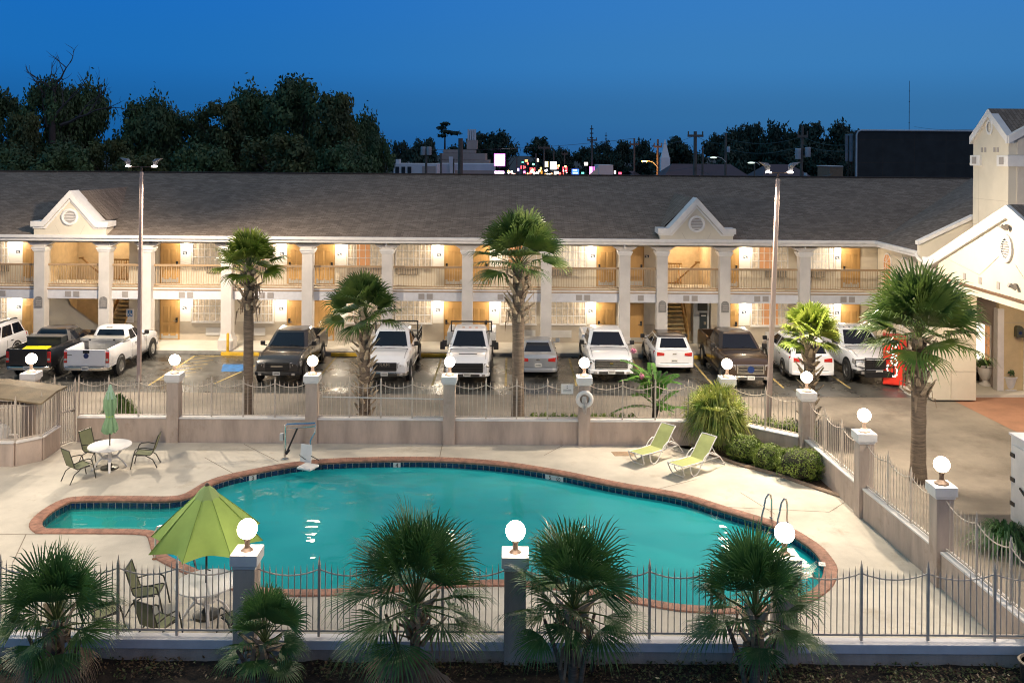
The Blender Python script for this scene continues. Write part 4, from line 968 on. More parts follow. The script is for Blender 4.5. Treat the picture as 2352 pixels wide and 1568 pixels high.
# ================================================================ vehicles (local: +y is the front)
def paint(name,c,metal=0,rough=.28): return mat(name,c,rough,metal=metal,var=.03,coat=.8,spec=.5)
pw=paint('white_vehicle_paint',(.72,.73,.76)); pblk=paint('black_vehicle_paint',(.010,.010,.012)); pgr=paint('dark_grey_vehicle_paint',(.035,.032,.032),.3)
pbr=paint('dark_brown_vehicle_paint',(.045,.028,.018),.4); psl=paint('silver_vehicle_paint',(.38,.41,.45),.6,.3)
def lerp(tab,y):
    if y<=tab[0][0]: return tab[0][1:]
    for a,b in zip(tab,tab[1:]):
        if y<=b[0]:
            t=(y-a[0])/(b[0]-a[0]); return tuple(p+(q-p)*t for p,q in zip(a[1:],b[1:]))
    return tab[-1][1:]
def vehicle(name,label,cat,loc,rz,kind,pm,L=5.8,W=2.0,Hh=1.92,R=.42,nose=None,cab=None,belt=1.30,zb=.44,hood=1.22,
            wb=None,grille='dark',plate_txt=True,roofm=None,box=None,flat=False,glasses=3,tall=0,chromeb=False,frontgrille=(.62,.60,1.02)):
    t=thing(name,label,cat,loc,rz,group='vehicles parked in front of the motel')
    hl=L/2; hw=W/2
    yc0,yc1,yt0,yt1=cab  # cabin base rear/front, roof rear/front
    ycl=yc1
    body0 = -hl if kind!='pickup' else yc0-.02
    tab=[(-hl,belt-.02,.93),(-hl+.12,belt,.985)] if kind!='pickup' else []
    if kind=='sedan': tab=[(-hl,.86,.90),(-hl+.10,1.0,.96),(-hl+.5,1.04,.99)]
    tab+= [(yc0,belt,1.0),(yc1-.1,belt,1.0),(yc1+.12,belt-.05,.995),((yc1+hl)/2,hood+.04,.99),(hl-.42,hood-.05,.965),(hl-.14,hood-.16,.93),(hl-.02,hood-.30,.87)]
    tab=[r for r in tab if r[0]>=body0-1e-6]
    ys=sorted(set([r[0] for r in tab]+[body0]+[body0+(hl-.02-body0)*k/16 for k in range(17)]))
    b=MB(); rings=[]
    for y in ys:
        zt,wf=lerp(tab,y); w_=hw*wf; z0=zb+(.06 if y>hl-.2 or y<-hl+.15 else 0)
        r=[(w_*.80,z0),(w_*.97,z0+.05),(w_,z0+.22*(zt-z0)),(w_*1.0,z0+.62*(zt-z0)),(w_*.975,zt-.10),(w_*.93,zt-.02),(w_*.72,zt+.012),(w_*.35,zt+.03)]
        rings.append([(x,y,z) for x,z in r]+[(-x,y,z) for x,z in r[::-1]])
    b.loft(rings); body=b.build('body',pm,t,True,ang=32)
    # greenhouse
    wb_,wt=hw*.90,hw*.72; zt=Hh
    base=[(-wb_,yc0),(wb_,yc0),(wb_,yc1),(-wb_,yc1)]
    def ringat(u):  # u 0 base, 1 roof edge
        xw=wb_+(wt-wb_)*u; ya=yc0+(yt0-yc0)*u; yb=yc1+(yt1-yc1)*u; z=belt-.03+(zt-.10-belt+.03)*u
        c=.10
        return [(-xw+c,ya,z),(xw-c,ya,z),(xw,ya+c,z),(xw,yb-c*1.6,z),(xw-c*1.6,yb,z),(-xw+c*1.6,yb,z),(-xw,yb-c*1.6,z),(-xw,ya+c,z)]
    top=ringat(1)
    cx=(yt0+yt1)/2
    r1=[(x*.93,cx+(y-cx)*.955,zt-.03) for x,y,z in top]; r2=[(x*.6,cx+(y-cx)*.7,zt) for x,y,z in top]
    b=MB(); b.loft([ringat(0),ringat(.5),top]); b.build('cabin',pm,t,True,ang=30)
    b=MB(); b.loft([top,r1,r2],False,True); b.build('cab_roof',roofm or pm,t,True,ang=40)
    # panes
    def P3(side,s,u):
        xw=wb_+(wt-wb_)*u; ya=yc0+(yt0-yc0)*u; yb=yc1+(yt1-yc1)*u; z=belt-.03+(zt-.10-belt+.03)*u
        if side=='R': return Vector((xw+.008,ya+(yb-ya)*s,z))
        if side=='L': return Vector((-xw-.008,ya+(yb-ya)*s,z))
        if side=='F': return Vector((-xw+2*xw*s,yb+.012,z+.006))
        return Vector((-xw+2*xw*s,ya-.012,z+.006))
    def pane(nm,side,s0,s1,u0,u1,s0t=None,s1t=None):
        s0t=s0 if s0t is None else s0t; s1t=s1 if s1t is None else s1t
        A,B,C,D=P3(side,s0,u0),P3(side,s1,u0),P3(side,s1t,u1),P3(side,s0t,u1)
        if side in('L','F'): A,B,C,D=B,A,D,C
        b=MB(); b.quad(A,B,C,D); return b.build(nm,vglass,t)
    pane('windscreen','F',.07,.93,.10,.97,.10,.90)
    pane('rear_window','B',.10,.90,.22 if kind!='pickup' else .15,.95,.12,.88)
    segs={2:[(.07,.46),(.52,.90)],3:[(.05,.30),(.34,.60),(.64,.91)],1:[(.1,.88)]}[glasses]
    for sd in 'LR':
        for i,(s0,s1) in enumerate(segs):
            last=i==len(segs)-1; first=i==0 and kind!='pickup'
            pane('side_window',sd,s0,s1+(.04 if last else 0),.13,.90,s0+(.03 if first else 0),s1-(.03 if last else 0))
        s=1 if sd=='R' else -1
        b=MB(); b.obox((s*(hw+.13),yc1-.30,belt+.12),.20,.12,.19 if not tall else .30,s*-.2); b.obox((s*(hw-.0),yc1-.30,belt+.02),.16,.05,.05)
        b.build('mirror',blackm if pm is not psl else pm,t,bevel=.03)
        for s0 in [ (yc0+yc1)/2-.28, yc1-.62][:2 if glasses>1 else 1]:
            b=MB(); b.obox((s*(hw+.012),s0-.1,belt-.17),.03,.18,.035); b.build('door_handle',chrome if chromeb else blackm,t,bevel=.008)
        b=MB()
        for yy in ((yc0+yc1)/2+.02,yc1-.02,yc0+.12): b.obox((s*(hw+.001),yy,belt-.42),.006,.012,.62)
        b.build('door_seam',blackm,t)
        b=MB(); b.obox((s*(hw-.02),(yc0+yc1)/2,zb+.01),.12,yc1-yc0+.3,.09); b.build('sill_step',blackm,t,bevel=.02)
    b=MB()
    for s in(-1,1): 
        y0_,y1_=yc1+.16,hl-.30
        for k in range(5):
            ya,yb=y0_+(y1_-y0_)*k/5,y0_+(y1_-y0_)*(k+1)/5; za,zb2=lerp(tab,ya)[0]+.0,lerp(tab,yb)[0]+.0
            b.tube([(s*hw*.80,ya,za+.012),(s*hw*.79,yb,zb2+.012)],.007,4)
    b.tube([(-hw*.8,yc1+.16,lerp(tab,yc1+.16)[0]+.012),(0,yc1+.14,lerp(tab,yc1+.14)[0]+.036),(hw*.8,yc1+.16,lerp(tab,yc1+.16)[0]+.012)],.02,4)
    b.build('hood_seam',blackm,t)
    for s in(-.45,.25):
        b=MB(); b.tube([P3('F',.5+s*.8,.08)+Vector((0,.02,0)),P3('F',.5+s*.8+.30,.22)+Vector((0,.025,0))],.009,4); b.build('wiper',blackm,t)
    # wheels
    wy_=wb if wb else (-hl+1.20,hl-.98)
    for y in wy_:
        for s in(-1,1):
            b=MB(); b.lathe([(R*1.20,0),(R*1.20,s*.012),(R*1.02,s*.014),(R*.98,-s*.10),(.05,-s*.10)],(s*(hw-.006),y,R+.03),22,'X'); b.build('wheel_arch',blackm,t,True)
            b=MB(); b.lathe([(R*.60,0),(R*.93,0),(R,.03),(R,.19),(R*.93,.22),(R*.62,.22),(R*.58,.15)] if s>0 else [(R*.60,0),(R*.93,0),(R,-.03),(R,-.19),(R*.93,-.22),(R*.62,-.22),(R*.58,-.15)],(s*(hw-.185),y,R),22,'X'); w_=b.build('wheel',rubber,t,True)
            b=MB(); xx=s*(hw-.185)+s*.15
            b.lathe([(R*.61,s*.05),(R*.60,s*.06),(R*.52,0),(.02,-s*.02)],(xx,y,R),20,'X')
            for k in range(6):
                a=2*pi*k/6; b.obox((xx+s*.03,y+R*.3*cos(a),R+R*.3*sin(a)),.035,R*.5,.07,0,a)
            b.lathe([(.001,s*.065),(.07,s*.065),(.08,s*.02)],(xx,y,R),10,'X')
            b.build('rim',rimm,w_,False)
    # front end
    fy=hl-.02; hz=hood-.30
    gw,gz0,gz1=frontgrille
    b=MB(); b.box(-gw,gw,fy-.12,fy+.035,gz0,gz1); g=b.build('grille',blackm if grille!='chrome' else chrome,t,bevel=.03)
    b=MB()
    if grille in('dark','chrome'):
        m_=blackm if grille=='chrome' else dark
        b.box(-gw+.07,gw-.07,fy+.036,fy+.042,gz0+.06,gz1-.06); b.build('grille_mesh',dark,g)
        b=MB()
        for k in range(3): z=gz0+.10+(gz1-gz0-.2)*k/2; b.box(-gw+.08,gw-.08,fy+.043,fy+.06,z-.016,z+.016)
        b.build('grille_bar',chrome if grille=='chrome' else dark,g)
    elif grille=='slats':
        for k in range(4): z=gz0+.05+(gz1-gz0-.1)*k/3; b.box(-gw+.03,gw-.03,fy+.036,fy+.065,z-.018,z+.018)
        b.build('grille_bar',chrome,g,bevel=.006)
    else:
        for k in range(3): z=gz0+.08+(gz1-gz0-.16)*k/2; b.box(-gw+.04,gw-.04,fy+.036,fy+.05,z-.012,z+.012)
        b.build('grille_bar',dark,g)
    for s in(-1,1):
        b=MB(); b.loft([[(s*(gw+.03),fy-.16,gz1-.26),(s*(gw+.03),fy+.015,gz1-.24),(s*(gw+.03),fy+.005,gz1-.02),(s*(gw+.03),fy-.16,gz1-.02)],[(s*hw*.975,fy-.42,gz1-.20),(s*hw*.955,fy-.16,gz1-.22),(s*hw*.945,fy-.17,gz1-.0),(s*hw*.96,fy-.42,gz1-.0)]]); h_=b.build('headlight',clearl,t,bevel=.01)
        b=MB(); b.obox((s*(gw+.19),fy-.045,gz1-.13),.14,.06,.10,-s*.45); b.build('lamp_unit',chrome,h_,bevel=.02)
    def bumper(y,s,m,z0,z1,wd=.93):
        b=MB(); b.loft([[(x,y-s*ins,z0),(x,y+s*(.11-ins),z0+.03),(x,y+s*(.11-ins),z1-.03),(x,y-s*ins,z1)] for x,ins in ((-hw*.99,.30),(-hw*wd,.10),(-hw*.6,.0),(hw*.6,.0),(hw*wd,.10),(hw*.99,.30))]); return b.build('bumper',m,t,True,bevel=.015,ang=30)
    fb=bumper(fy,1,chrome if chromeb else (pm if kind!='pickup' else (blackm if pm is not pw or grille=='guard' else pm)),zb-.02,gz0-.03)
    if kind=='pickup':
        b=MB(); b.box(-.55,.55,fy+.105,fy+.118,zb+.02,zb+.12); b.build('lower_intake',dark,fb)
        for s in(-1,1): b=MB(); b.box(s*.72-.07,s*.72+.07,fy+.07,fy+.115,zb+.02,zb+.11); b.build('fog_lamp',clearl,fb)
    b=MB(); b.box(-.155,.155,fy+.12,fy+.128,zb+.02,zb+.175); lp=b.build('licence_plate',plate,t)
    b=MB()
    for k in range(6): b.box(-.115+.04*k,-.09+.04*k,fy+.1285,fy+.130,zb+.065,zb+.125)
    b.build('plate_characters',blackm,lp)
    # rear end
    ry=-hl
    rb=bumper(ry+.0,-1,chrome if kind=='pickup' else pm,zb-.0,zb+.20)
    b=MB(); rz_=zb+.24 if kind!='pickup' else zb+.05; yy=ry-.012 if kind!='pickup' else ry-.12
    b.box(-.155,.155,yy-.012,yy-.002,rz_+.0,rz_+.155); lp=b.build('licence_plate',plate,t)
    b=MB()
    for k in range(6): b.box(-.115+.04*k,-.09+.04*k,yy-.014,yy-.0125,rz_+.05,rz_+.105)
    b.build('plate_characters',blackm,lp)
    if kind=='pickup' and not flat:
        zt_=belt+.08; b=MB(); rings=[]
        for k in range(7):
            y=-hl+.03+(yc0-.03+hl-.03)*k/6
            r=[(0,zb+.06),(hw*.84,zb+.06),(hw*.985,zb+.14),(hw*1.0,zb+.45),(hw*.985,zt_-.10),(hw*.95,zt_-.01),(hw*.86,zt_),(hw*.83,zt_-.05),(hw*.80,zb+.34),(0,zb+.34)]
            rings.append([(x,y,z) for x,z in r]+[(-x,y,z) for x,z in r[::-1]])
        b.loft(rings); b.build('cargo_bed',pm,t,True,ang=32)
        b=MB(); b.box(-hw*.80,hw*.80,-hl+.06,yc0-.05,zb+.342,zb+.352); b.box(-hw*.83,hw*.83,-hl+.62,-hl+.66,zb+.35,zb+.36); b.build('bed_liner',dark,t)
        b=MB(); b.box(-hw*.83,hw*.83,-hl-.02,-hl+.05,zb+.22,zt_-.01); tg=b.build('tailgate',pm,t,bevel=.02)
        b=MB(); b.box(-.14,.14,-hl-.032,-hl-.0205,zt_-.17,zt_-.04); b.build('tailgate_handle',blackm,tg)
        for s in(-1,1):
            b=MB(); b.box(s*hw*.905-.075,s*hw*.905+.075,-hl-.01,-hl+.14,zb+.34,zt_-.12); tl=b.build('tail_light',redl,t,bevel=.02)
            b=MB(); b.box(s*hw*.905-.06,s*hw*.905+.06,-hl-.016,-hl-.0105,zb+.44,zb+.54); b.build('reverse_lamp',clearl,tl)
    elif kind in('suv','van','sedan'):
        zz=belt-.16 if kind!='sedan' else .80
        for s in(-1,1):
            b=MB(); b.loft([[(s*hw*.50,ry-.012,zz-.06),(s*hw*.50,ry+.05,zz-.06),(s*hw*.50,ry+.05,zz+.07),(s*hw*.50,ry-.012,zz+.07)],[(s*hw*.86,ry-.02,zz-.07),(s*hw*.86,ry+.05,zz-.07),(s*hw*.86,ry+.05,zz+.12),(s*hw*.86,ry-.01,zz+.12)],[(s*hw*1.0,ry+.30,zz-.02),(s*hw*.93,ry+.30,zz-.02),(s*hw*.93,ry+.30,zz+.13),(s*hw*.99,ry+.30,zz+.13)]]); b.build('tail_light',redl,t,bevel=.012)
        b=MB(); b.box(-hw*.66,hw*.66,ry-.008,ry+.02,zb+.26,zb+.262) if False else b.box(-hw*.7,hw*.7,ry-.006,ry+.0,zb+.21,zb+.222); b.build('tailgate_seam',blackm,t)
        b=MB(); b.box(-.09,.09,ry-.02,ry-.008,zz+.0,zz+.05); b.build('emblem',chrome,t)
    return t
GP=dict(frontgrille=(.52,.64,1.0))
vs={}
def V(x,Yn,L,rear): # nearest end at Yn
    return (x,Yn+L/2,0)
# 1 white large SUV at the left edge, facing the pool
v=vehicle('white_suv','large white sport utility cut off by the left edge, nose towards the pool','suv',(-24.75,42.3,0),pi,'suv',pw,5.3,2.02,1.9,.42,cab=(-2.5,1.15,-2.25,.35),belt=1.22,zb=.40,hood=1.15,glasses=3,grille='dark',frontgrille=(.55,.62,1.0))
for s in(-1,1): b=MB(); b.tube([(s*.66,-2.1,1.90),(s*.66,-1.9,1.95),(s*.66,.1,1.95),(s*.66,.3,1.90)],.03,6); b.build('roof_rail',blackm,v)
# 2 black pickup tail on
v=vehicle('black_pickup','black pickup with a dark chest and a yellow board in its bed','pickup truck',V(-21.15,39.9,5.7,1),0,'pickup',pblk,5.7,2.0,1.86,.42,cab=(-.85,1.15,-.65,.40),glasses=2)
b=MB(); b.box(-.78,.78,-1.5,-.98,1.0,1.62); q=b.build('tool_chest',mat('dark_chest',(.03,.035,.035),.4,var=.1),v,bevel=.02)
b=MB(); b.box(-.8,.8,-1.52,-.96,1.62,1.66); b.build('chest_lid',mat('chest_lid_grey',(.16,.16,.16),.35,metal=.4,var=.1),q)
b=MB(); b.obox((-.1,-2.0,1.22),1.1,.55,.05,.03,.12); b.build('yellow_board',mat('yellow_board',(.70,.62,.01),.5,var=.03,emis=.0),v)
# 3 white pickup tail on with aluminium tool box
v=vehicle('white_tool_box_pickup','white single cab pickup with a silver tool box across its bed, tail towards the pool','pickup truck',V(-18.6,39.9,5.8,1),0,'pickup',pw,5.8,2.02,1.90,.41,cab=(-.55,1.15,-.38,.42),glasses=2)
alu=mat('aluminium_box',(.52,.52,.50),.3,metal=.7,var=.08)
b=MB(); b.box(-.62,.62,-1.35,-.75,1.0,1.44); q=b.build('tool_box',alu,v,bevel=.01)
b=MB(); b.box(-1.0,1.0,-1.38,-.70,1.44,1.56); b.build('tool_box_lid',alu,q,bevel=.015)
for x in(-.55,.55): b=MB(); b.box(x-.05,x+.05,-1.395,-1.378,1.46,1.52); b.build('latch',blackm,q)
b=MB(); b.lathe([(.001,-2.932),(.115,-2.932),(.115,-2.921)],(0,0,1.10),16,'Y',); b.build('oval_emblem',blueem,v)
b=MB(); b.box(-.14,.14,-.62,-.55,1.88,1.93); b.build('brake_lamp',clearl,v)
b=MB(); b.box(-.85,-.62,-2.935,-2.921,1.12,1.145); b.build('badge_strip',blackm,v)
b=MB(); random.seed(4)
for k in range(9): b.obox((-.25+.08*k+random.uniform(-.03,.03),-1.7+random.uniform(-.1,.1),.9),.05,.07,.28,random.random())
b.build('loose_tools',ltgrey,v)
# 4 dark grey pickup nose on
v=vehicle('dark_grey_pickup','dark grey pickup with bright headlights, nose towards the pool beside the slim tall palm','pickup truck',(-10.1,42.3,0),pi,'pickup',pgr,5.9,2.05,1.93,.43,cab=(-1.0,1.25,-.8,.45),glasses=2,grille='black3',**GP)
b=MB(); b.box(-.26,.26,2.978,2.985,.80,.86); b.build('grille_lettering_bar',chrome,v)
# 5 white pickup with rack
def truck_text(v,tx,size,z,y): text(tx,'grille_lettering',chrome,v,(0,y,z),size,(pi/2,0,pi))
v=vehicle('white_pickup','white pickup with lettered grille and open rear rack, half behind the rough short palm','pickup truck',(-5.45,42.4,0),pi,'pickup',pw,6.0,2.05,1.98,.43,cab=(-1.0,1.2,-.8,.42),glasses=2,grille='black3',flat=True,chromeb=True,**GP)
truck_text(v,'RAM',.22,.91,3.03)
def flatbed(v,y0,y1,hw,rack=True,gear=True,seed=1):
    b=MB(); b.box(-hw,hw,y0,y1,.92,1.02); b.box(-.4,.4,y0,y1,.6,.92); b.build('flat_bed',blackm,v,bevel=.01)
    b=MB()
    for x in(-hw+.04,hw-.04):
        b.tube([(x,y1-.1,1.0),(x,y1-.1,2.08)],.035,6)
        b.tube([(x,y0+.05,1.0),(x,y0+.05,1.55)],.03,6); b.tube([(x,y0,1.52),(x,y1-.1,1.52)],.03,6); b.tube([(x,y0,1.28),(x,y1-.1,1.28)],.02,6)
        for k in range(1,4): yy=y0+(y1-y0)*k/4; b.tube([(x,yy,1.0),(x,yy,1.52)],.022,5)
    b.tube([(-hw+.04,y1-.1,2.05),(hw-.04,y1-.1,2.05)],.035,6); b.tube([(-hw+.04,y1-.1,1.6),(hw-.04,y1-.1,1.6)],.025,6)
    b.build('headache_rack',blackm,v,True)
    if gear:
        random.seed(seed); b=MB()
        for k in range(7):
            x=random.uniform(-.8,.8); y=random.uniform(y0+.3,y1-.4); b.obox((x,y,1.02+.15),.3,.4,.3,random.random()*3)
        b.build('work_gear',mat('worn_gear',(.22,.20,.17),.7,var=.4,scale=7),v,bevel=.02)
    return v
flatbed(v,-3.0,-1.05,1.04,seed=2)
# 6 white utility truck
v=vehicle('white_utility_truck','white utility truck with towing mirrors, hood scoop and side boxes, left of the silver saloon','utility truck',(-1.88,42.5,0),pi,'pickup',pw,6.2,2.0,2.02,.43,cab=(-.9,1.25,-.7,.45),glasses=2,grille='slats2',flat=True,tall=1,frontgrille=(.70,.60,1.0))
flatbed(v,-3.1,-.95,1.0,seed=5)
b=MB()
for s in(-1,1): b.box(s*1.02-.14,s*1.02+.14,-2.9,-1.0,.85,1.55)
b.build('side_box',ltgrey,v,bevel=.02)
b=MB(); b.box(-.40,.40,2.3,2.42,1.245,1.262); b.build('hood_scoop',blackm,v)
b=MB()
for k in range(3): b.obox((-.3+.3*k,.30,2.02),.12,.05,.035)
b.build('roof_marker',amber,v)
b=MB()
for s in(-1,1): b.obox((s*1.22,.95,1.32),.22,.14,.34,0); b.obox((s*1.08,.95,1.30),.2,.04,.04)
b.build('towing_mirror',blackm,v,bevel=.02)
# 7 silver sedan tail on
v=vehicle('silver_sedan','silver saloon car, tail towards the pool, just right of the tall middle palm','car',V(1.25,41.0,4.6,1),0,'sedan',psl,4.6,1.8,1.42,.33,cab=(-1.75,1.0,-.85,.15),belt=.98,zb=.26,hood=.93,glasses=2,grille='dark',frontgrille=(.45,.45,.72))
# 8 white pickup with slatted chrome grille
v=vehicle('white_pickup','clean white pickup with wide chrome slatted grille behind the life ring pillar','pickup truck',(4.45,43.0,0),pi,'pickup',pw,5.9,2.05,1.92,.43,cab=(-1.0,1.25,-.8,.45),glasses=2,grille='slats',frontgrille=(.72,.66,1.04))
b=MB(); b.obox((0,2.99,.90),.14,.02,.06); b.build('grille_emblem',mat('gold_emblem',(.5,.4,.15),.3,metal=1,var=0),v)
# 9 white compact suv, black roof, tail on
v=vehicle('white_compact_suv','small white sport utility with glossy dark roof behind the flowering shrub','suv',V(7.55,41.9,4.4,1),0,'suv',pw,4.4,1.86,1.66,.35,cab=(-2.0,1.0,-1.55,.1),belt=1.06,zb=.30,hood=1.0,glasses=2,roofm=paint('glossy_dark_roof',(.03,.02,.016)),frontgrille=(.45,.5,.8))
# 10 dark brown pickup
v=vehicle('dark_brown_pickup','dark brown pickup with a large chrome grille behind the fountain grass','pickup truck',(10.35,42.3,0),pi,'pickup',pbr,6.2,2.08,2.0,.45,cab=(-1.0,1.3,-.8,.48),glasses=2,grille='chrome',chromeb=True,hood=1.27,belt=1.36,frontgrille=(.60,.66,1.08))
b=MB(); b.lathe([(.001,3.155),(.15,3.155),(.15,3.14)],(0,0,.88),18,'Y',); o=b.build('oval_emblem',blueem,v); 
# 11 white minivan tail on
v=vehicle('white_minivan','white minivan with wide red tail lights, tail towards the pool behind the short right palm','minivan',V(13.5,40.6,5.1,1),0,'van',pw,5.1,2.0,1.76,.36,cab=(-2.4,1.45,-1.95,.55),belt=1.12,zb=.30,hood=1.0,glasses=3,frontgrille=(.45,.5,.8))
# 12 white pickup with guard
v=vehicle('white_guard_pickup','white heavy pickup with black bull bar and roof marker lamps beside the red vending machine','pickup truck',(16.2,43.2,0),pi,'pickup',pw,6.3,2.08,2.06,.47,cab=(-1.0,1.25,-.8,.42),glasses=2,grille='guard',hood=1.32,belt=1.40,zb=.52,frontgrille=(.56,.72,1.12))
b=MB(); y=3.27
for x in(-.62,.62): b.obox((x,y,.85),.05,.06,.80)
for z in(.60,.85,1.22): b.obox((0,y,z),1.24,.05,.05)
for x in(-.25,.25): b.obox((x,y+.01,1.03),.035,.04,.36)
for s in(-1,1): b.tube([(s*.62,y,1.18),(s*.98,y-.15,1.12),(s*1.0,y-.22,.85),(s*.62,y,.80)],.03,6)
b.obox((0,y-.02,.50),1.24,.05,.22)
b.build('bull_bar',blackm,v,bevel=.01)
b=MB()
for k in range(5): b.obox((-.5+.25*k,.30,2.055),.07,.06,.035)
b.build('roof_marker',blackm,v)
# 13 white box trailer cut by right edge
bt=thing('box_trailer','white box trailer with hinged rear doors, cut off by the right edge of the driveway','trailer',(14.6,23.7,0))
b=MB(); b.box(-1.25,1.4,-2.2,.55,.45,2.55); b.build('box_body',mat('trailer_white',(.66,.66,.66),.5,var=.08,scale=2),bt,bevel=.02)
b=MB(); b.box(-1.28,1.4,-2.25,.6,2.551,2.60); b.build('roof_panel',fascia,bt)
b=MB()
for y0,y1 in ((-.75,.42),(-2.0,-.85)): b.box(-1.285,-1.252,y0,y1,.6,2.35)
b.build('side_door',white,bt,bevel=.008)
b=MB()
for z in(.9,1.5,2.1):
    b.box(-1.31,-1.286,.28,.48,z-.05,z+.05)
b.tube([(-1.31,-.3,.7),(-1.31,-.3,2.3)],.02,6); b.obox((-1.32,-.15,1.35),.03,.3,.05,0,.4); b.build('door_hardware',blackm,bt)
for y in(-1.6,-.4): b=MB(); b.lathe([(.2,0),(.36,0),(.36,.2),(.2,.2)],(-1.2,y,.36),18,'X'); b.build('wheel',rubber,bt,True)
bt.scale=(1,1,1.07)
# ================================================================ plants
palm_a=leafmat('palm_leaf',(.05,.11,.025),(.16,.23,.05),1.5,.4)
palm_y=leafmat('bright_palm_leaf',(.12,.20,.02),(.36,.42,.08),1.5,.4,.4)
palm_d=leafmat('dark_palmetto_leaf',(.032,.105,.032),(.085,.18,.045),2,.4)
bush_y=leafmat('fountain_grass_leaf',(.10,.18,.025),(.36,.38,.09),3,.5)
box_m=leafmat('boxwood_leaf',(.06,.11,.012),(.20,.27,.045),2.5,.5)
shrub_m=leafmat('shrub_leaf',(.05,.16,.02),(.13,.30,.04),2,.5)
tree_m=leafmat('tree_leaf',(.028,.065,.030),(.08,.14,.05),.25,.7,.1)
tree_m2=leafmat('brown_green_tree_leaf',(.036,.060,.02),(.11,.13,.04),.2,.7,.1)
tree_far=leafmat('far_tree_leaf',(.018,.042,.030),(.040,.075,.05),.1,.8,.1)
trunkm=mat('palm_trunk_bark',(.20,.155,.115),.9,var=.35,scale=3,streak=9,bump=.8,bscale=25)
bootm=mat('dry_leaf_base',(.46,.37,.26),.85,var=.35,scale=5)
deadm=leafmat('dead_frond',(.16,.11,.07),(.32,.25,.18),3,.8)
barkm=mat('tree_bark',(.05,.04,.032),.9,var=.3,scale=3)
def fan(b,hub,d,side,R,nb,spread=2.5,droop=.35,fold=.35,wid=.035,rnd=random):
    """one costapalmate leaf: blades radiating from the hub in the plane (d, side)"""
    d=Vector(d).normalized(); side=Vector(side).normalized(); nn=side.cross(d).normalized()
    if nn.z<0: nn=-nn
    for k in range(nb):
        a=-spread/2+spread*k/(nb-1)+rnd.uniform(-.03,.03)
        L=R*(.62+.38*cos(a*.62))*rnd.uniform(.88,1.06)
        u=(d*cos(a)+side*sin(a)); cr=(nn.cross(u)).normalized()*wid
        up=nn*(.10*abs(a))*L*.3
        p0=hub; p1=hub+u*L*.45+up; p2=hub+u*L*.78+up*1.2-Vector((0,0,droop*L*.12)); p3=hub+u*L*.97-Vector((0,0,droop*L*rnd.uniform(.3,.6)))
        w1=cr*1.15; w2=cr*.6
        f=nn*wid*fold
        b.add([p0,p1+w1,p1-w1,p2+w2,p2-w2,p3,p1-f],[(0,1,6),(0,6,2),(1,3,4,2),(3,5,4)] if True else [])
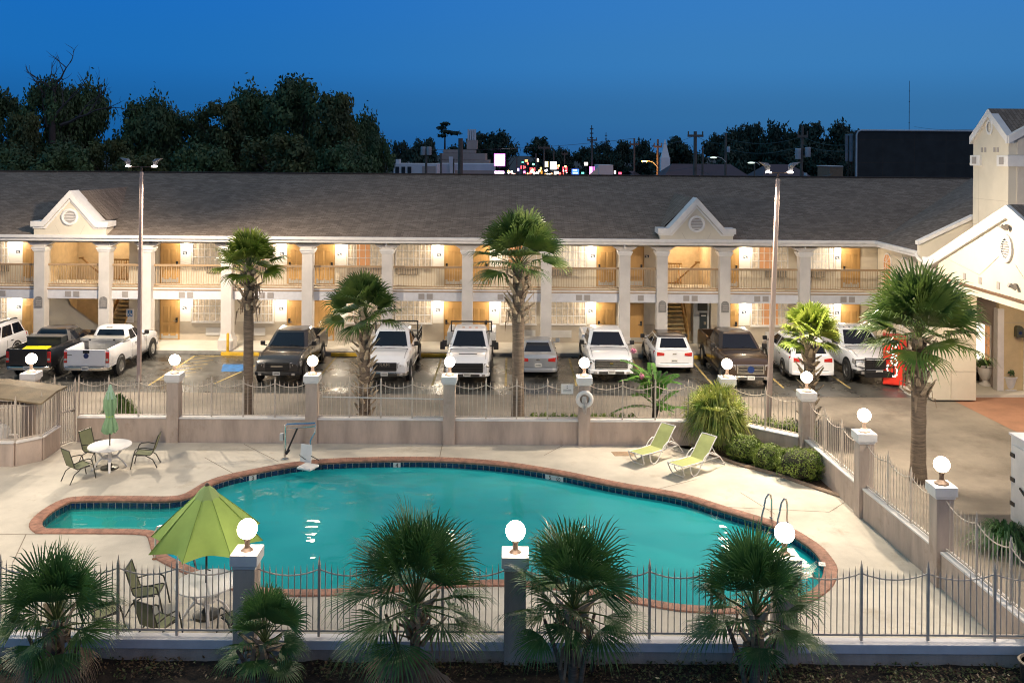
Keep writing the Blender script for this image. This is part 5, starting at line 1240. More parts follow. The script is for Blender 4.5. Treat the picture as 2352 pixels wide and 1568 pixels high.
def palm(name,label,X,Y,hubz,R,dia,nleaf,lm,seed,skirt=.8,boots=False,zb=0,low=-.5,lean=0,nb=26,pet=.5,yellow=0,wid=.035,group=None,updown=1.35):
    rnd=random.Random(seed)
    t=thing(name,label,'palm tree',(X,Y,zb),group=group)
    hz=hubz-zb
    b=MB(); k=14; pts=[];rs=[]
    for i in range(k+1):
        u=i/k; pts.append((lean*u*u,0,-.1+(hz)*u)); rs.append(dia/2*(1.18-.22*min(1,u*4)+.05*sin(i*2.3)))
    b.tube(pts,rs,14); b.build('trunk',trunkm,t,True,ang=180)
    # old leaf bases
    b=MB(); z0=.15 if boots else hz-skirt
    m=int((hz-z0)/.055)
    for i in range(m):
        a=i*2.4; u=(z0+(hz-z0)*i/m); r=dia/2*.92; x=lean*(u/hz)**2
        o=Vector((cos(a),sin(a),0)); s=Vector((-sin(a),cos(a),0)); c=Vector((x,0,u))+o*r
        ln=rnd.uniform(.26,.55)*(1.1 if not boots else 1.0); tip=c+o*ln*rnd.uniform(.45,.8)+Vector((0,0,ln*rnd.uniform(.3,.9)))
        w1,w2=.085,.045
        b.add([c-s*w1,c+s*w1,tip+s*w2,tip-s*w2,c-s*w1*.6+o*.06-Vector((0,0,.04)),c+s*w1*.6+o*.06-Vector((0,0,.04)),tip+s*w2*.6+o*.03,tip-s*w2*.6+o*.03],[(0,1,2,3),(7,6,5,4),(0,4,5,1),(1,5,6,2),(2,6,7,3),(3,7,4,0)])
    b.build('leaf_bases',bootm,t)
    if skirt>0:
        b=MB()
        for i in range(int(26*dia/.4)):
            a=rnd.uniform(0,2*pi); o=Vector((cos(a),sin(a),0)); s=Vector((-sin(a),cos(a),0)); u=hz-rnd.uniform(.1,skirt); c=Vector((lean,0,u))+o*dia*.5
            q=c+o*rnd.uniform(.15,.35)+Vector((0,0,rnd.uniform(-.1,.1))); e_=q+o*rnd.uniform(0,.12)-Vector((0,0,rnd.uniform(.25,.55))); w1=rnd.uniform(.03,.06)
            b.add([c-s*w1,c+s*w1,q+s*w1,q-s*w1,e_+s*w1*.4,e_-s*w1*.4],[(0,1,2,3),(3,2,4,5)])
        b.build('dead_skirt',deadm,t)
    b=MB(); st=MB()
    for i in range(nleaf):
        u=(i+.5)/nleaf; el=(pi/2*.96)*(1-u)**.85+low*u*updown
        a=i*2.39996+rnd.uniform(-.25,.25)
        o=Vector((cos(a)*cos(el),sin(a)*cos(el),sin(el)))
        base=Vector((lean,0,hz-.15*u*1.5)); pl=pet*R*rnd.uniform(.75,1.1)
        hub=base+o*pl-Vector((0,0,.06*pl*(1-sin(el))))
        st.tube([base,(base+hub)/2+Vector((0,0,.03)),hub],[.022,.016,.012],4)
        tm=1.25*(1-u)+.2; tw=rnd.uniform(-tm,tm); s0=Vector((-sin(a),cos(a),0)); side=(s0*cos(tw)+o.cross(s0)*sin(tw)).normalized()
        dd=o+Vector((0,0,-.25*(1-abs(sin(el)))))
        fan(b,hub,dd,side,R*(1-pet*.55)*rnd.uniform(*((.74,1.22) if name=='palmetto' else (.88,1.1)))*(1-.18*u),nb,2.5+rnd.uniform(-.2,.5),.25+.35*u,.35,wid,rnd)
    if name.startswith('palmetto') is False or True:
        b.mi=0
    b.build('crown',lm,t)
    st.build('leaf_stalks',mat('green_leaf_stalk',(.10,.14,.04),.5,var=.1),t)
    return t
palm('palm_tree','slim tall palm with yellow green crown, left of the dark grey pickup',-9.62,33.4,5.85,1.45,.37,30,palm_y,11,1.6,low=0)
palm('palm_tree','short palm with rough shaggy trunk, in front of the white pickup with the rack',-5.35,33.4,4.15,1.6,.42,30,palm_a,12,0,boots=True,low=-.1)
palm('palm_tree','tallest palm in the middle of the rear fence, its crown over the roof edge',.28,33.4,6.1,1.95,.46,34,palm_a,13,2.2,low=0)
palm('palm_tree','short stubby palm with a bright crown in front of the white minivan',10.85,33.0,3.5,1.3,.42,28,palm_y,14,0,boots=True,low=0)
palm('palm_tree','thick trunked palm with the widest green crown, standing in the driveway bed on the right',12.75,28.4,4.55,2.1,.46,42,palm_a,15,1.9,low=-.05)
PAL=[('palmetto','wide dark palmetto at the left corner in front of the pool wall',130,1600,17.0,1395,1.32,50,21,.2),
('palmetto','smallest dark palmetto, in front of the wall pillar beside the green umbrella',608,1590,17.1,1445,.95,30,22,.15),
('palmetto','largest dark palmetto left of the middle globe lamp, with dry grey fronds below',955,1620,16.9,1345,1.62,60,23,.25),
('palmetto','tall dark palmetto just right of the middle globe lamp',1318,1600,17.0,1360,1.4,54,24,.2),
('palmetto','dark palmetto with several thin stems in front of the rightmost globe lamp',1735,1590,17.0,1375,1.42,48,25,.2)]
for nm,lab,px,pb,Y,pc_,R,nl,sd,di in PAL:
    q=at_y(px,pc_,Y); h=q.z
    t=palm(nm,lab,q.x,Y,h-.14*R,R,.20,int(nl*.66),palm_d,sd,skirt=min(.9,h*.4),low=-.22,nb=28,pet=.52,wid=.016,group='dark palmettos in front of the pool wall')
    t['category']='palmetto'
    rnd=random.Random(sd+50); b=MB()
    for k in range(3):
        a=rnd.uniform(0,6.28); b.tube([(0.1*cos(a),.1*sin(a),-.1),(.3*cos(a),.2*sin(a),h*.4),(.55*cos(a),.35*sin(a),h*.75)],[.06,.045,.03],7)
    b.build('side_stem',trunkm,t,True)
    if sd in(21,23):
        b=MB(); 
        for k in range(7):
            a=rnd.uniform(pi,2*pi); o=Vector((cos(a)*.35*R,sin(a)*.3*R,h*rnd.uniform(.35,.6))); fan(b,o,(cos(a)*.5,sin(a)*.4,-.9),(-sin(a),cos(a),0),R*.5,16,1.6,.6,.3,.014,rnd)
        b.build('dry_fronds',deadm,t)
def strap_bush(name,label,loc,h,r,n,m,seed,wid=.014,cat='grass clump',arch=1.):
    rnd=random.Random(seed); t=thing(name,label,cat,loc); b=MB()
    for i in range(n):
        a=rnd.uniform(0,2*pi); q=rnd.random()**.55; o=Vector((cos(a),sin(a),0)); s=Vector((-sin(a),cos(a),0))*wid
        b0=o*rnd.uniform(0,.18*r); hh=h*rnd.uniform(.65,1.05)*(1-.45*q*q)
        ex=r*q*rnd.uniform(.8,1.1)
        pts=[b0,b0+o*ex*.30+Vector((0,0,hh*.62)),b0+o*ex*.65+Vector((0,0,hh*.98)),b0+o*ex*(1.0)+Vector((0,0,hh*(.85-.45*arch*q))),b0+o*ex*1.15+Vector((0,0,hh*(.62-.75*arch*q)))]
        ws=[.7,1,.9,.55,.05]
        b.add([p+s*w_*k for p,w_ in zip(pts,ws) for k in(-1,1)],[(2*j,2*j+1,2*j+3,2*j+2) for j in range(4)])
    b.build('blades',m,t); b=MB(); b.lathe([(.25*r,-.02),(.2*r,.15),(.02,.25)],n=10); b.build('root_crown',soil,t)
    return t
p=at_z(1640,1022,0)
FG=strap_bush('fountain_grass','large yellow green fountain grass clump in the corner bed beside the loungers',(p.x,p.y-.3,0),2.25,1.15,700,bush_y,31,.017,arch=.45)
rnd=random.Random(77); b=MB()
for k in range(85):
    a=rnd.uniform(0,2*pi); el=rnd.uniform(-.45,1.35); o=Vector((cos(a)*cos(el),sin(a)*cos(el),sin(el))); s0=Vector((-sin(a),cos(a),0)); tw=rnd.uniform(-1.3,1.3)
    fan(b,Vector((0,0,1.05))+o*rnd.uniform(.35,.75),o+Vector((0,0,.15)),(s0*cos(tw)+o.cross(s0)*sin(tw)),rnd.uniform(.6,.95),15,1.9,.5,.3,.017,rnd)
b.build('fan_leaves',bush_y,FG)
p=at_z(308,957,0); strap_bush('lily_clump','dark green strap leaved clump behind the rear fence, right of the closed umbrella',(p.x,33.2,0),1.25,.8,320,palm_a,32,.028,'plant',.8)
def leafball(b,c,rx,ry,rz,n,ls,rnd,hollow=.72,lump=.2,sd=0):
    for i in range(n):
        v=Vector((rnd.gauss(0,1),rnd.gauss(0,1),rnd.gauss(0,1))).normalized()
        q=hollow+(1-hollow)*rnd.random(); q*=1+lump*noise.noise(v*2.3+Vector((sd,sd*.7,0)))*2
        p=Vector((c[0]+v.x*rx*q,c[1]+v.y*ry*q,c[2]+v.z*rz*q))
        a=(v+Vector((rnd.uniform(-1,1),rnd.uniform(-1,1),rnd.uniform(-1,1)))*.8).normalized(); u=a.orthogonal().normalized(); w_=a.cross(u); th=rnd.uniform(0,6.28)
        uu=(u*cos(th)+w_*sin(th))*ls*rnd.uniform(.6,1.3); vv=(w_*cos(th)-u*sin(th))*ls*.55
        b.add([p-uu,p+vv,p+uu,p-vv],[(0,1,2,3)])
for i,(px,py,wr,hh,lab) in enumerate(((1712,1062,.62,.85,'rounded boxwood nearest the fountain grass, behind the other two'),(1772,1082,.60,.80,'middle rounded boxwood in the curved bed'),(1842,1103,.80,.95,'largest rounded boxwood, at the front end of the curved bed'))):
    p=at_z(px,py,0); rnd=random.Random(40+i); t=thing('boxwood_shrub',lab,'shrub',(p.x,p.y+.2,0),group='clipped boxwoods in the curved bed')
    b=MB(); leafball(b,(0,0,hh*.48),wr,wr*.85,hh*.52,3800,.030,rnd,.80,.16,i*3); leafball(b,(.25*wr,-.1,hh*.5),wr*.7,wr*.7,hh*.5,1500,.03,rnd,.8,.16,i*5+1); b.build('foliage',box_m,t)
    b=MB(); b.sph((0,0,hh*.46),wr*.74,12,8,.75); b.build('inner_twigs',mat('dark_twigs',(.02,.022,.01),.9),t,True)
    b=MB(); b.cyl((0,0,-.02),(0,0,.3),.05); b.build('stem',barkm,t)
# curved bed, its kerb and mulch
bp_=[at_z(x,y,.004).xy for x,y in ((1585,1022),(1620,1040),(1690,1066),(1800,1096),(1880,1124),(1937,1143))]
pts=[tuple(q) for q in bp_]+[(10.35,26.1),(9.75,29.4),(7.6,31.55),(5.7,31.55)]
b=MB(); b.sheet(pts,z=.012); b.build('mulch_bed',mat('bark_mulch',(.10,.055,.03),.95,var=.5,scale=9,bump=1,bscale=30),kind='structure')
b=MB(); sm=[Vector((*q,.03)) for q in bp_]; b.tube(sm,.07,6)
tag(b.build('bed_edging',mat('edging_concrete',(.34,.24,.17),.85,var=.2,scale=3)),'curved tan edging kerb around the boxwood bed','edging')
# hedges outside the rear fence
for i,(x0_,x1_,lab) in enumerate(((1215,1330,'low clipped hedge behind the fence panel left of the life ring'),(1355,1462,'low clipped hedge behind the fence panel right of the life ring'))):
    a=at_y(x0_,950,32.8); c=at_y(x1_,950,32.8); rnd=random.Random(60+i); t=thing('low_hedge',lab,'hedge',((a.x+c.x)/2,32.9,0)); hw_=(c.x-a.x)/2
    b=MB()
    for k in range(5): leafball(b,(-hw_+hw_*2*(k+.5)/5,0,.40),hw_/4,.3,.36,1100,.03,rnd,.7,.1,k)
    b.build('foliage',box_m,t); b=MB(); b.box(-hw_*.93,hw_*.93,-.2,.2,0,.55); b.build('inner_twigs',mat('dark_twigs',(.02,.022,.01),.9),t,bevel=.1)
t=thing('low_hedge','yellow green hedge behind the angled fence, at the foot of the leaning lamp post','hedge',(9.0,32.0,0)); b=MB(); rnd=random.Random(66)
for k in range(6): leafball(b,(-1.5+.55*k,.25-.16*k,.5),.42,.4,.5,1000,.032,rnd,.7,.15,k)
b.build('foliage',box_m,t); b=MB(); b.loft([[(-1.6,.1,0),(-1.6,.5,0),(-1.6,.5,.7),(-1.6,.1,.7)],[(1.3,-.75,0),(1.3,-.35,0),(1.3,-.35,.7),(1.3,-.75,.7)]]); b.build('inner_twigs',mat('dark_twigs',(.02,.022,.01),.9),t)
# flowering shrub with pinnate fronds
p=at_y(1500,870,33.2); t=thing('mimosa_shrub','bright green feathery shrub with two pink blossoms behind the rear fence','shrub',(p.x,33.2,0)); rnd=random.Random(71); b=MB(); st=MB()
for i in range(30):
    a=rnd.uniform(0,2*pi) if i>12 else pi*i/12.; el=rnd.uniform(.15,1.15); o=Vector((cos(a)*cos(el),sin(a)*cos(el)*.6,sin(el))); L_=rnd.uniform(.9,1.6) if i>12 else rnd.uniform(1.2,1.7)
    base=Vector((0,0,rnd.uniform(.7,2.0))); pts=[base+o*L_*u+Vector((0,0,-.45*u*u*L_*(1-sin(el)*.5))) for u in [k/16 for k in range(17)]]; st.tube(pts,[.02*(1-.8*k/16) for k in range(17)],4)
    s=o.cross(Vector((0,0,1))).normalized()
    for k in range(3,17):
        for sgn in(-1,1):
            for q in range(2):
                c=pts[k]+(pts[k-1]-pts[k])*(.5*q); ll=.20*(1-.4*abs(k/16-.5)); tip=c+s*sgn*ll+o*.07-Vector((0,0,.04+rnd.uniform(0,.05))); w_=o*.028
                b.add([c,(c+tip)/2+w_,tip,(c+tip)/2-w_],[(0,1,2,3)])
b.build('fronds',shrub_m,t); st.build('stalks',mat('green_leaf_stalk',(.10,.14,.04),.5,var=.1),t)
b=MB(); b.tube([(0,0,-.05),(.05,0,.8),(0,0,2.1)],[.09,.07,.03],7); b.tube([(.02,0,.1),(.25,0,1.2)],[.06,.03],6); b.build('trunk',barkm,t,True)
pk=leafmat('pink_petal',(.62,.22,.34),(.75,.38,.48),5,.6)
for px,py in((1474,864),(1455,806)):
    q=at_y(px,py,33.0)-Vector((p.x,33.2,0)); b=MB(); leafball(b,q,.10,.10,.10,150,.045,rnd,.3); b.build('blossom',pk,t)
# grass tuft outside the side wall
t=strap_bush('grass_clump','dark green grass clump outside the side wall near the box trailer',(12.9,23.6,0),.7,1.0,420,palm_d,34,.014)
# ---- trees behind the motel
def crown(b,rnd,R,Hc,n,ls,nclump):
    cs=[]
    for k in range(nclump):
        a=rnd.uniform(0,2*pi); q=sqrt(rnd.random())*.78; z=rnd.uniform(-.85,.9); s=sqrt(max(.05,1-z*z))
        cs.append((cos(a)*q*s*R*1.1,sin(a)*q*s*R*1.1,z*Hc*.80-.3,R*rnd.uniform(.28,.46)))
    for c in cs: leafball(b,c[:3],c[3],c[3],c[3]*.85,n//nclump,ls,rnd,.25,.30,rnd.random()*9)
protos=[]
def tree_proto(name,m,seed,R=4.5,Hc=6,n=16000,ls=.27,ncl=46):
    rnd=random.Random(seed); t=thing(name,'tree','tree',(0,0,0)); zc=Hc+5.5
    b=MB(); crown(b,rnd,R,Hc,n,ls,ncl); b.v=[(x,y,z+zc) for x,y,z in b.v]; b.build('crown',m,t)
    b=MB(); b.tube([(0,0,-.2),(.1,0,4),(.3,.2,zc)],[.45,.35,.15],8)
    for k in range(7):
        a=rnd.uniform(0,6.28); z=rnd.uniform(4.5,zc); b.tube([(.1,0,z),(cos(a)*R*.4,sin(a)*R*.4,z+1.5),(cos(a)*R*.75,sin(a)*R*.75,z+3.2)],[.16,.10,.04],5)
    b.build('trunk',barkm,t,True)
    return t,zc+Hc*.95,R
TP=[tree_proto('dark_tree',tree_m,101),tree_proto('dark_tree',tree_m2,102,4.2,6.5,16000,.27,46),tree_proto('dark_tree',tree_m,103,4.8,5.2,16000,.28,46)]
FP=[tree_proto('distant_tree',tree_far,111,4.5,5,4500,.45,30),tree_proto('distant_tree',tree_far,112,5,4.5,4500,.45,28)]
used=set(); cnt={'dark_tree':0,'distant_tree':0}
def tree_at(protos_,i,px,pyt,hwpx,Y,label,group):
    pr,top,R=protos_[i%len(protos_)]; q=at_y(px,pyt,Y); sw=hwpx*Y/F/R*(1.08 if protos_ is TP else 1.15); sz=q.z/top
    if pr.name not in used: used.add(pr.name); o=pr; o.location=(q.x,Y,0); o.scale=(sw,sw,sz); o['label']=label
    else: o=dup(pr,loc=(q.x,Y,0),rz=random.uniform(0,6.28),label=label,scale=(sw,sw,sz))
    if i%2: o.rotation_euler[2]=1.1*i
    o['group']=group; return o
random.seed(9)
LT=[(-10,190,60,82,'dark tree at the very left edge of the skyline'),(52,232,52,76,'lower dark tree between the left edge and the bare topped tree'),(190,178,58,84,'dark leafy crown right of the bare topped snag'),(118,165,60,80,'ragged dark tree under the bare dead branches'),(250,300,55,78,'low dark tree in the dip left of the small peaked tree'),(338,210,62,82,'peaked dark tree alone between the two large masses'),(420,248,60,88,'rounded dark tree left of the big dark mass'),(505,208,62,84,'left shoulder tree of the big dark mass'),(590,190,66,90,'dark tree left of the highest crown'),(688,163,78,86,'highest dark tree crown of the big mass'),(770,185,62,80,'dark tree on the right side of the highest crown'),(828,250,46,84,'dark tree on the right slope of the big mass'),(872,300,42,80,'last low dark tree before the town opens up'),(640,285,80,72,'front dark tree filling below the big mass'),(470,320,75,72,'front dark tree above the middle of the left roof'),(150,320,80,70,'front dark tree above the left gable'),(320,335,75,70,'front dark tree behind the left lamp heads'),(780,320,70,72,'front dark tree low at the right end of the big mass'),(20,330,70,72,'front dark tree low at the left edge')]
for i,(px,py,hw_,Y,lab) in enumerate(LT): tree_at(TP,i,px,py,hw_,Y,lab,'dark trees behind the motel')
RT=[(922,318,24,150,'small distant tree just right of the dark mass'),(970,322,30,150,'distant tree above the white columned store'),(985,312,24,160,'distant tree left of the tan stepped building'),(1075,322,26,170,'distant tree behind the tan building tower'),(1110,298,36,190,'broad distant tree right of the stone tower'),(1155,302,34,190,'distant tree above the big blank lit sign'),(1240,310,30,200,'lone round distant tree above the coloured signs'),(1290,340,26,180,'low distant tree right of the lone round one'),(1345,332,26,180,'low distant tree beneath the tall thin mast'),(1385,326,26,175,'distant tree left of the steeple gap'),(1432,318,28,170,'distant tree behind the pole with the orange street light'),(1480,322,30,165,'distant tree left of the white steeple'),(1555,308,34,160,'rounded distant tree right of the white steeple'),(1600,352,30,175,'low distant tree behind the wide utility crossarm'),(1650,300,34,150,'distant tree left of the middle utility pole'),(1695,290,34,150,'distant tree right of the middle utility pole'),(1728,276,34,150,'tall knobbly distant tree'),(1785,282,36,145,'round topped distant tree left of the transformer pole'),(1858,274,44,150,'largest distant tree behind the transformer pole'),(1925,280,40,150,'distant tree touching the left end of the billboard'),(1965,292,24,155,'last distant tree half behind the billboard'),(1690,340,40,140,'low distant tree above the dark warehouse roof'),(1800,335,44,140,'low distant tree behind the transformers'),(1900,340,44,140,'low distant tree left of the billboard frame'),(1500,345,36,160,'low distant tree behind the steeple base'),(1040,335,30,200,'distant tree behind the thick dark pole')]
for i,(px,py,hw_,Y,lab) in enumerate(RT): tree_at(FP,i,px,py,hw_,Y,lab,'distant trees beyond the town')
for pr,_,_ in TP+FP: pass
# dead branches on the snag
q=at_y(125,180,79); t=thing('dead_snag','bare dead branching tree top rising over the left trees','tree',(q.x,78.5,0)); b=MB(); rnd=random.Random(5)
def branch(b,p,d,L,r,dep):
    pts=[Vector(p)]; dd=Vector(d).normalized()
    for k in range(4): dd=(dd+Vector((rnd.uniform(-.28,.28),rnd.uniform(-.2,.2),rnd.uniform(-.15,.25)))).normalized(); pts.append(pts[-1]+dd*L/4)
    b.tube(pts,[r*(1-.18*k) for k in range(5)],5)
    if dep>0:
        for k in range(3): a=rnd.uniform(-1,1); branch(b,pts[2+k%3],dd+Vector((a*1.1,rnd.uniform(-.5,.5),rnd.uniform(-.3,.4))),L*.62,r*.5,dep-1)
branch(b,(0,0,12.6),(-.05,0,1),3.4,.20,3); branch(b,(.8,0,12.2),(1,0,.3),3.6,.16,3); branch(b,(.2,0,12.6),(.6,0,.9),3,.13,2); b.tube([(0,0,0),(.1,0,12.7)],[.5,.25],8); branch(b,(-.3,0,12),(-.5,0,1),2.6,.14,2)
b.build('bare_branches',mat('dead_wood',(.06,.05,.05),.9),t)
# small growth at the foot of the front wall
rnd=random.Random(88); b=MB()
for k in range(5200):
    x=rnd.uniform(-10.5,11); y=rnd.uniform(17.25,17.95); 
    if noise.noise(Vector((x*.8,y*.8,3)))<(.0 if x<2 else -.25) and rnd.random()<.8: continue
    s=rnd.uniform(.015,.045); a=rnd.uniform(0,6.28); hgt=rnd.uniform(.0,.07); u=Vector((cos(a),sin(a),rnd.uniform(-.5,.9)))*s; v_=Vector((-sin(a),cos(a),rnd.uniform(-.3,.6)))*s*.6; p=Vector((x,y,.10+hgt)); b.mi=rnd.choice((0,0,1)) if x>2 else rnd.choice((0,1,1)); b.add([p-u,p-v_,p+u,p+v_],[(0,1,2,3)])
b.build('ground_litter',[leafmat('weed_leaf',(.05,.08,.02),(.14,.15,.05),4),leafmat('dry_litter',(.07,.045,.02),(.20,.12,.06),4)],kind='stuff')
# ================================================================ pool furniture
sling=mat('olive_sling_fabric',(.21,.225,.125),.85,var=.08,scale=6,bump=.2,bscale=160)
slinglt=mat('light_green_sling',(.36,.40,.15),.8,var=.06,scale=5,bump=.2,bscale=160)
frg=mat('dark_bronze_tube',(.06,.058,.045),.4,metal=.4,var=.1)
tw_=mat('white_resin',(.74,.73,.72),.4,var=.05)
umbg=mat('lime_umbrella_cloth',(.37,.53,.12),.85,var=.06,scale=3)
umbp=mat('pale_green_umbrella_cloth',(.24,.40,.22),.85,var=.10,scale=3)
def patio_chair(lab,x,y,rz):
    t=thing('patio_chair',lab,'chair',(x,y,0),rz,group='green sling patio chairs')
    prof=[(.27,.44),(.22,.455),(.0,.42),(-.18,.40),(-.26,.46),(-.34,.70),(-.44,1.02)]
    b=MB(); b.loft([[(-.24,y_,z),(.24,y_,z),(.24,y_-.004,z-.012),(-.24,y_-.004,z-.012)] for y_,z in prof]); b.build('sling_seat',sling,t,True,ang=50)
    b=MB()
    for s in(-1,1):
        b.tube([(s*.25,y_,z) for y_,z in prof],.016,6)
    b.tube([(-.25,-.44,1.02),(.25,-.44,1.02)],.016,6); b.tube([(-.25,.27,.44),(.25,.27,.44)],.016,6); b.build('seat_frame',frg,t,True)
    for s in(-1,1):
        b=MB(); b.tube([(s*.29,.38,0),(s*.29,.30,.40),(s*.29,.24,.60),(s*.29,.16,.65),(s*.29,-.05,.66),(s*.27,-.30,.60)],.017,6); b.build('front_leg_arm',frg,t,True)
        b=MB(); b.tube([(s*.27,-.42,0),(s*.27,-.28,.28),(s*.26,-.05,.41),(s*.27,.2,.42)],.016,6); b.build('rear_leg',frg,t,True)
    return t
def resin_table(lab,x,y,r=.66):
    t=thing('round_table',lab,'table',(x,y,0),.4,group='round white patio tables')
    b=MB(); b.lathe([(.03,.70),(r-.03,.70),(r,.71),(r,.735),(r-.015,.742),(r-.04,.732),(.03,.732)],n=40); b.build('table_top',tw_,t,True)
    for k in range(4):
        a=pi/2*k; o=Vector((cos(a),sin(a),0)); s=Vector((-sin(a),cos(a),0))
        b=MB(); b.loft([[c-s*w_-o*.03,c+s*w_-o*.03,c+s*w_+o*.03,c-s*w_+o*.03] for c,w_ in ((o*.50,.035),(o*.36+Vector((0,0,.22)),.035),(o*.20+Vector((0,0,.36)),.06),(o*.34+Vector((0,0,.55)),.045),(o*.5+Vector((0,0,.70)),.07))]); b.build('leg',tw_,t,True,bevel=.01)
    b=MB(); b.lathe([(.22,.34),(.22,.38),(.05,.40)],n=16); b.build('centre_brace',tw_,t)
    return t
T1=(-12.75,29.0); T2=(-6.6,19.85)
resin_table('round white resin table holding the closed umbrella, on the left of the deck',*T1)
resin_table('round white resin table under the open lime umbrella, close to the front fence',*T2)
patio_chair('green sling patio chair in front of the rear left table, seen from behind',-13.25,28.0,-.65)
patio_chair('green sling patio chair behind the rear left table, by the gate',-13.45,29.5,-1.95)
patio_chair('green sling patio chair on the pool side of the rear left table',-11.72,29.25,1.75)
patio_chair('patio chair left of the front table, tipped beside the fence bars',-7.95,20.1,-1.45)
patio_chair('patio chair in front of the front table, low behind the fence',-7.2,18.75,-.45)
patio_chair('patio chair right of the front table beside the wall pillar',-5.65,19.0,.75)
patio_chair('folded patio chair leaning at the far left of the front table',-8.55,19.2,-.9)
# closed umbrella
u=thing('closed_umbrella','closed pale green umbrella standing through the rear left table','umbrella',(*T1,0))
b=MB(); b.tube([(0,0,.03),(0,0,2.6)],.022,8); b.build('pole',frg,u,True)
b=MB(); b.lathe([(.27,.0),(.27,.05),(.10,.09),(.04,.2),(.03,.3)],n=18); b.build('base',frg,u,True)
b=MB(); R=[]; rnd=random.Random(3)
for z,r,tw in ((1.13,.17,0),(1.2,.22,.1),(1.38,.19,.2),(1.62,.11,.3),(1.72,.115,.3),(1.95,.17,.25),(2.2,.16,.2),(2.4,.10,.1),(2.44,.09,.1)):
    R.append([((r*(1+.22*cos(8*a+z*2)))*cos(a+tw),(r*(1+.22*cos(8*a+z*2)))*sin(a+tw),z-.03*cos(8*a) if z<1.3 else z) for a in [2*pi*k/48 for k in range(48)]])
b.loft(R,False,True); b.build('folded_cloth',umbp,u,True,ang=180)
b=MB(); b.lathe([(.17,2.22),(.15,2.3),(.08,2.5),(.05,2.62),(.02,2.66)],n=8); b.build('vent_flap',mat('faded_mint_cloth',(.30,.46,.34),.85,var=.05),u)
b=MB(); b.lathe([(.125,1.64),(.125,1.68)],n=16); b.build('tie_strap',umbg,u)
# open umbrella
u=thing('open_umbrella','half opened lime green umbrella over the front table, beside the large left globe lamp','umbrella',(*T2,0))
b=MB(); b.tube([(0,0,.03),(0,0,2.8)],.024,8); b.tube([(0,0,1.02),(.1,-.02,1.0)],.012,5); b.build('pole',blackm,u,True)
b=MB(); b.lathe([(.28,.0),(.28,.06),(.10,.1),(.04,.2),(.03,.3)],n=18); b.build('base',frg,u,True)
b=MB(); R=[]; n_=96
for i in range(9):
    q=i/8; ring=[]
    for k in range(n_):
        a=2*pi*k/n_; f=abs(sin(4*a+.25)); # 8 ribs where f=0
        r=(.10+1.10*q)*(1-.25*q*f**.75)*(1.04); z=2.74-1.06*q+.02*sin(q*pi)+.02*q*f
        ring.append((r*cos(a),r*sin(a),z))
    R.append(ring)
b.loft(R,False,False); b.build('canopy',umbg,u,True,ang=60)
b=MB(); R=[]
for r,z,am in ((.03,2.86,0),(.17,2.74,.05),(.36,2.52,.14)):
    R.append([(r*(1-am*abs(sin(4*a+.25)))*cos(a),r*(1-am*abs(sin(4*a+.25)))*sin(a),z-(.03*abs(cos(4*a+.25)) if am>.1 else 0)) for a in [2*pi*k/n_ for k in range(n_)]])
b.loft(R,False,False); b.build('vent_flap',mat('pale_lime_cloth',(.34,.46,.16),.85,var=.05),u,True,ang=60)
b=MB(); b.lathe([(.05,2.83),(.055,2.86),(.02,2.90)],n=10); b.build('finial',bronze,u,True)
b=MB()
for k in range(8):
    a=(pi*k-.25)/4; b.tube([((.10+1.10*q)*1.04*cos(a),(.10+1.10*q)*1.04*sin(a),2.745-1.06*q+.02*sin(q*pi)) for q in (0,.25,.5,.75,1)],.010,4)
b.build('canopy_seams',mat('umbrella_seam',(.22,.33,.06),.8),u)
for k in range(8):
    a=(pi*k-.25)/4; b=MB(); b.tube([(.05*cos(a),.05*sin(a),2.70),(1.17*cos(a),1.17*sin(a),1.70)],.009,4); b.build('rib',blackm,u)
# loungers
def lounger(lab,x,y,rz):
    t=thing('sun_lounger',lab,'sun lounger',(x,y,0),rz,group='green sling sun loungers')
    w_=.29; seat=[(0,.42),(.06,.405),(.6,.37),(1.16,.36)]; back=[(1.16,.36),(1.33,.52),(1.53,.75),(1.70,.93),(1.79,1.0)]
    for nm,pr in(('seat_sling',seat),('back_sling',back)):
        b=MB(); b.loft([[(-w_+.015,y_,z),(w_-.015,y_,z),(w_-.015,y_+.003,z-.01),(-w_+.015,y_+.003,z-.01)] for y_,z in pr]); b.build(nm,slinglt,t,True,ang=50)
    b=MB()
    for s in(-1,1): b.tube([(s*w_,y_,z) for y_,z in seat+[(1.95,.33)]],.019,6)
    b.tube([(-w_,0,.42),(w_,0,.42)],.019,6); b.tube([(-w_,1.95,.33),(w_,1.95,.33)],.016,6); b.build('seat_frame',white,t,True)
    b=MB()
    for s in(-1,1): b.tube([(s*w_,y_,z) for y_,z in back],.019,6)
    b.tube([(-w_,1.79,1.0),(w_,1.79,1.0)],.019,6); b.build('back_frame',white,t,True)
    b=MB()
    b.tube([(-w_,.02,.40),(-w_+.03,.16,.12),(-w_+.10,.22,.03),(w_-.10,.22,.03),(w_-.03,.16,.12),(w_,.02,.40)],.017,6); b.build('foot_loop',white,t,True)
    for s in(-1,1):
        b=MB(); X=s*(w_+.035)
        b.tube([(X,.36,.36),(X,.42,.14),(X,.52,.03),(X,.66,.02),(X,.80,.10),(X,.98,.34),(X,1.12,.50),(X,1.30,.58),(X,1.52,.56),(X,1.72,.44)],.018,6); b.build('side_leg_arm',white,t,True)
        b=MB(); b.tube([(s*w_,1.52,.74),(s*w_,1.70,.50),(s*w_,1.95,.33),(s*(w_+.02),2.22,.02)],.015,6); b.build('rear_leg',white,t,True)
    b=MB(); b.tube([(-w_-.02,2.22,.02),(w_+.02,2.22,.02)],.014,6); b.build('rear_cross_bar',white,t,True)
    return t
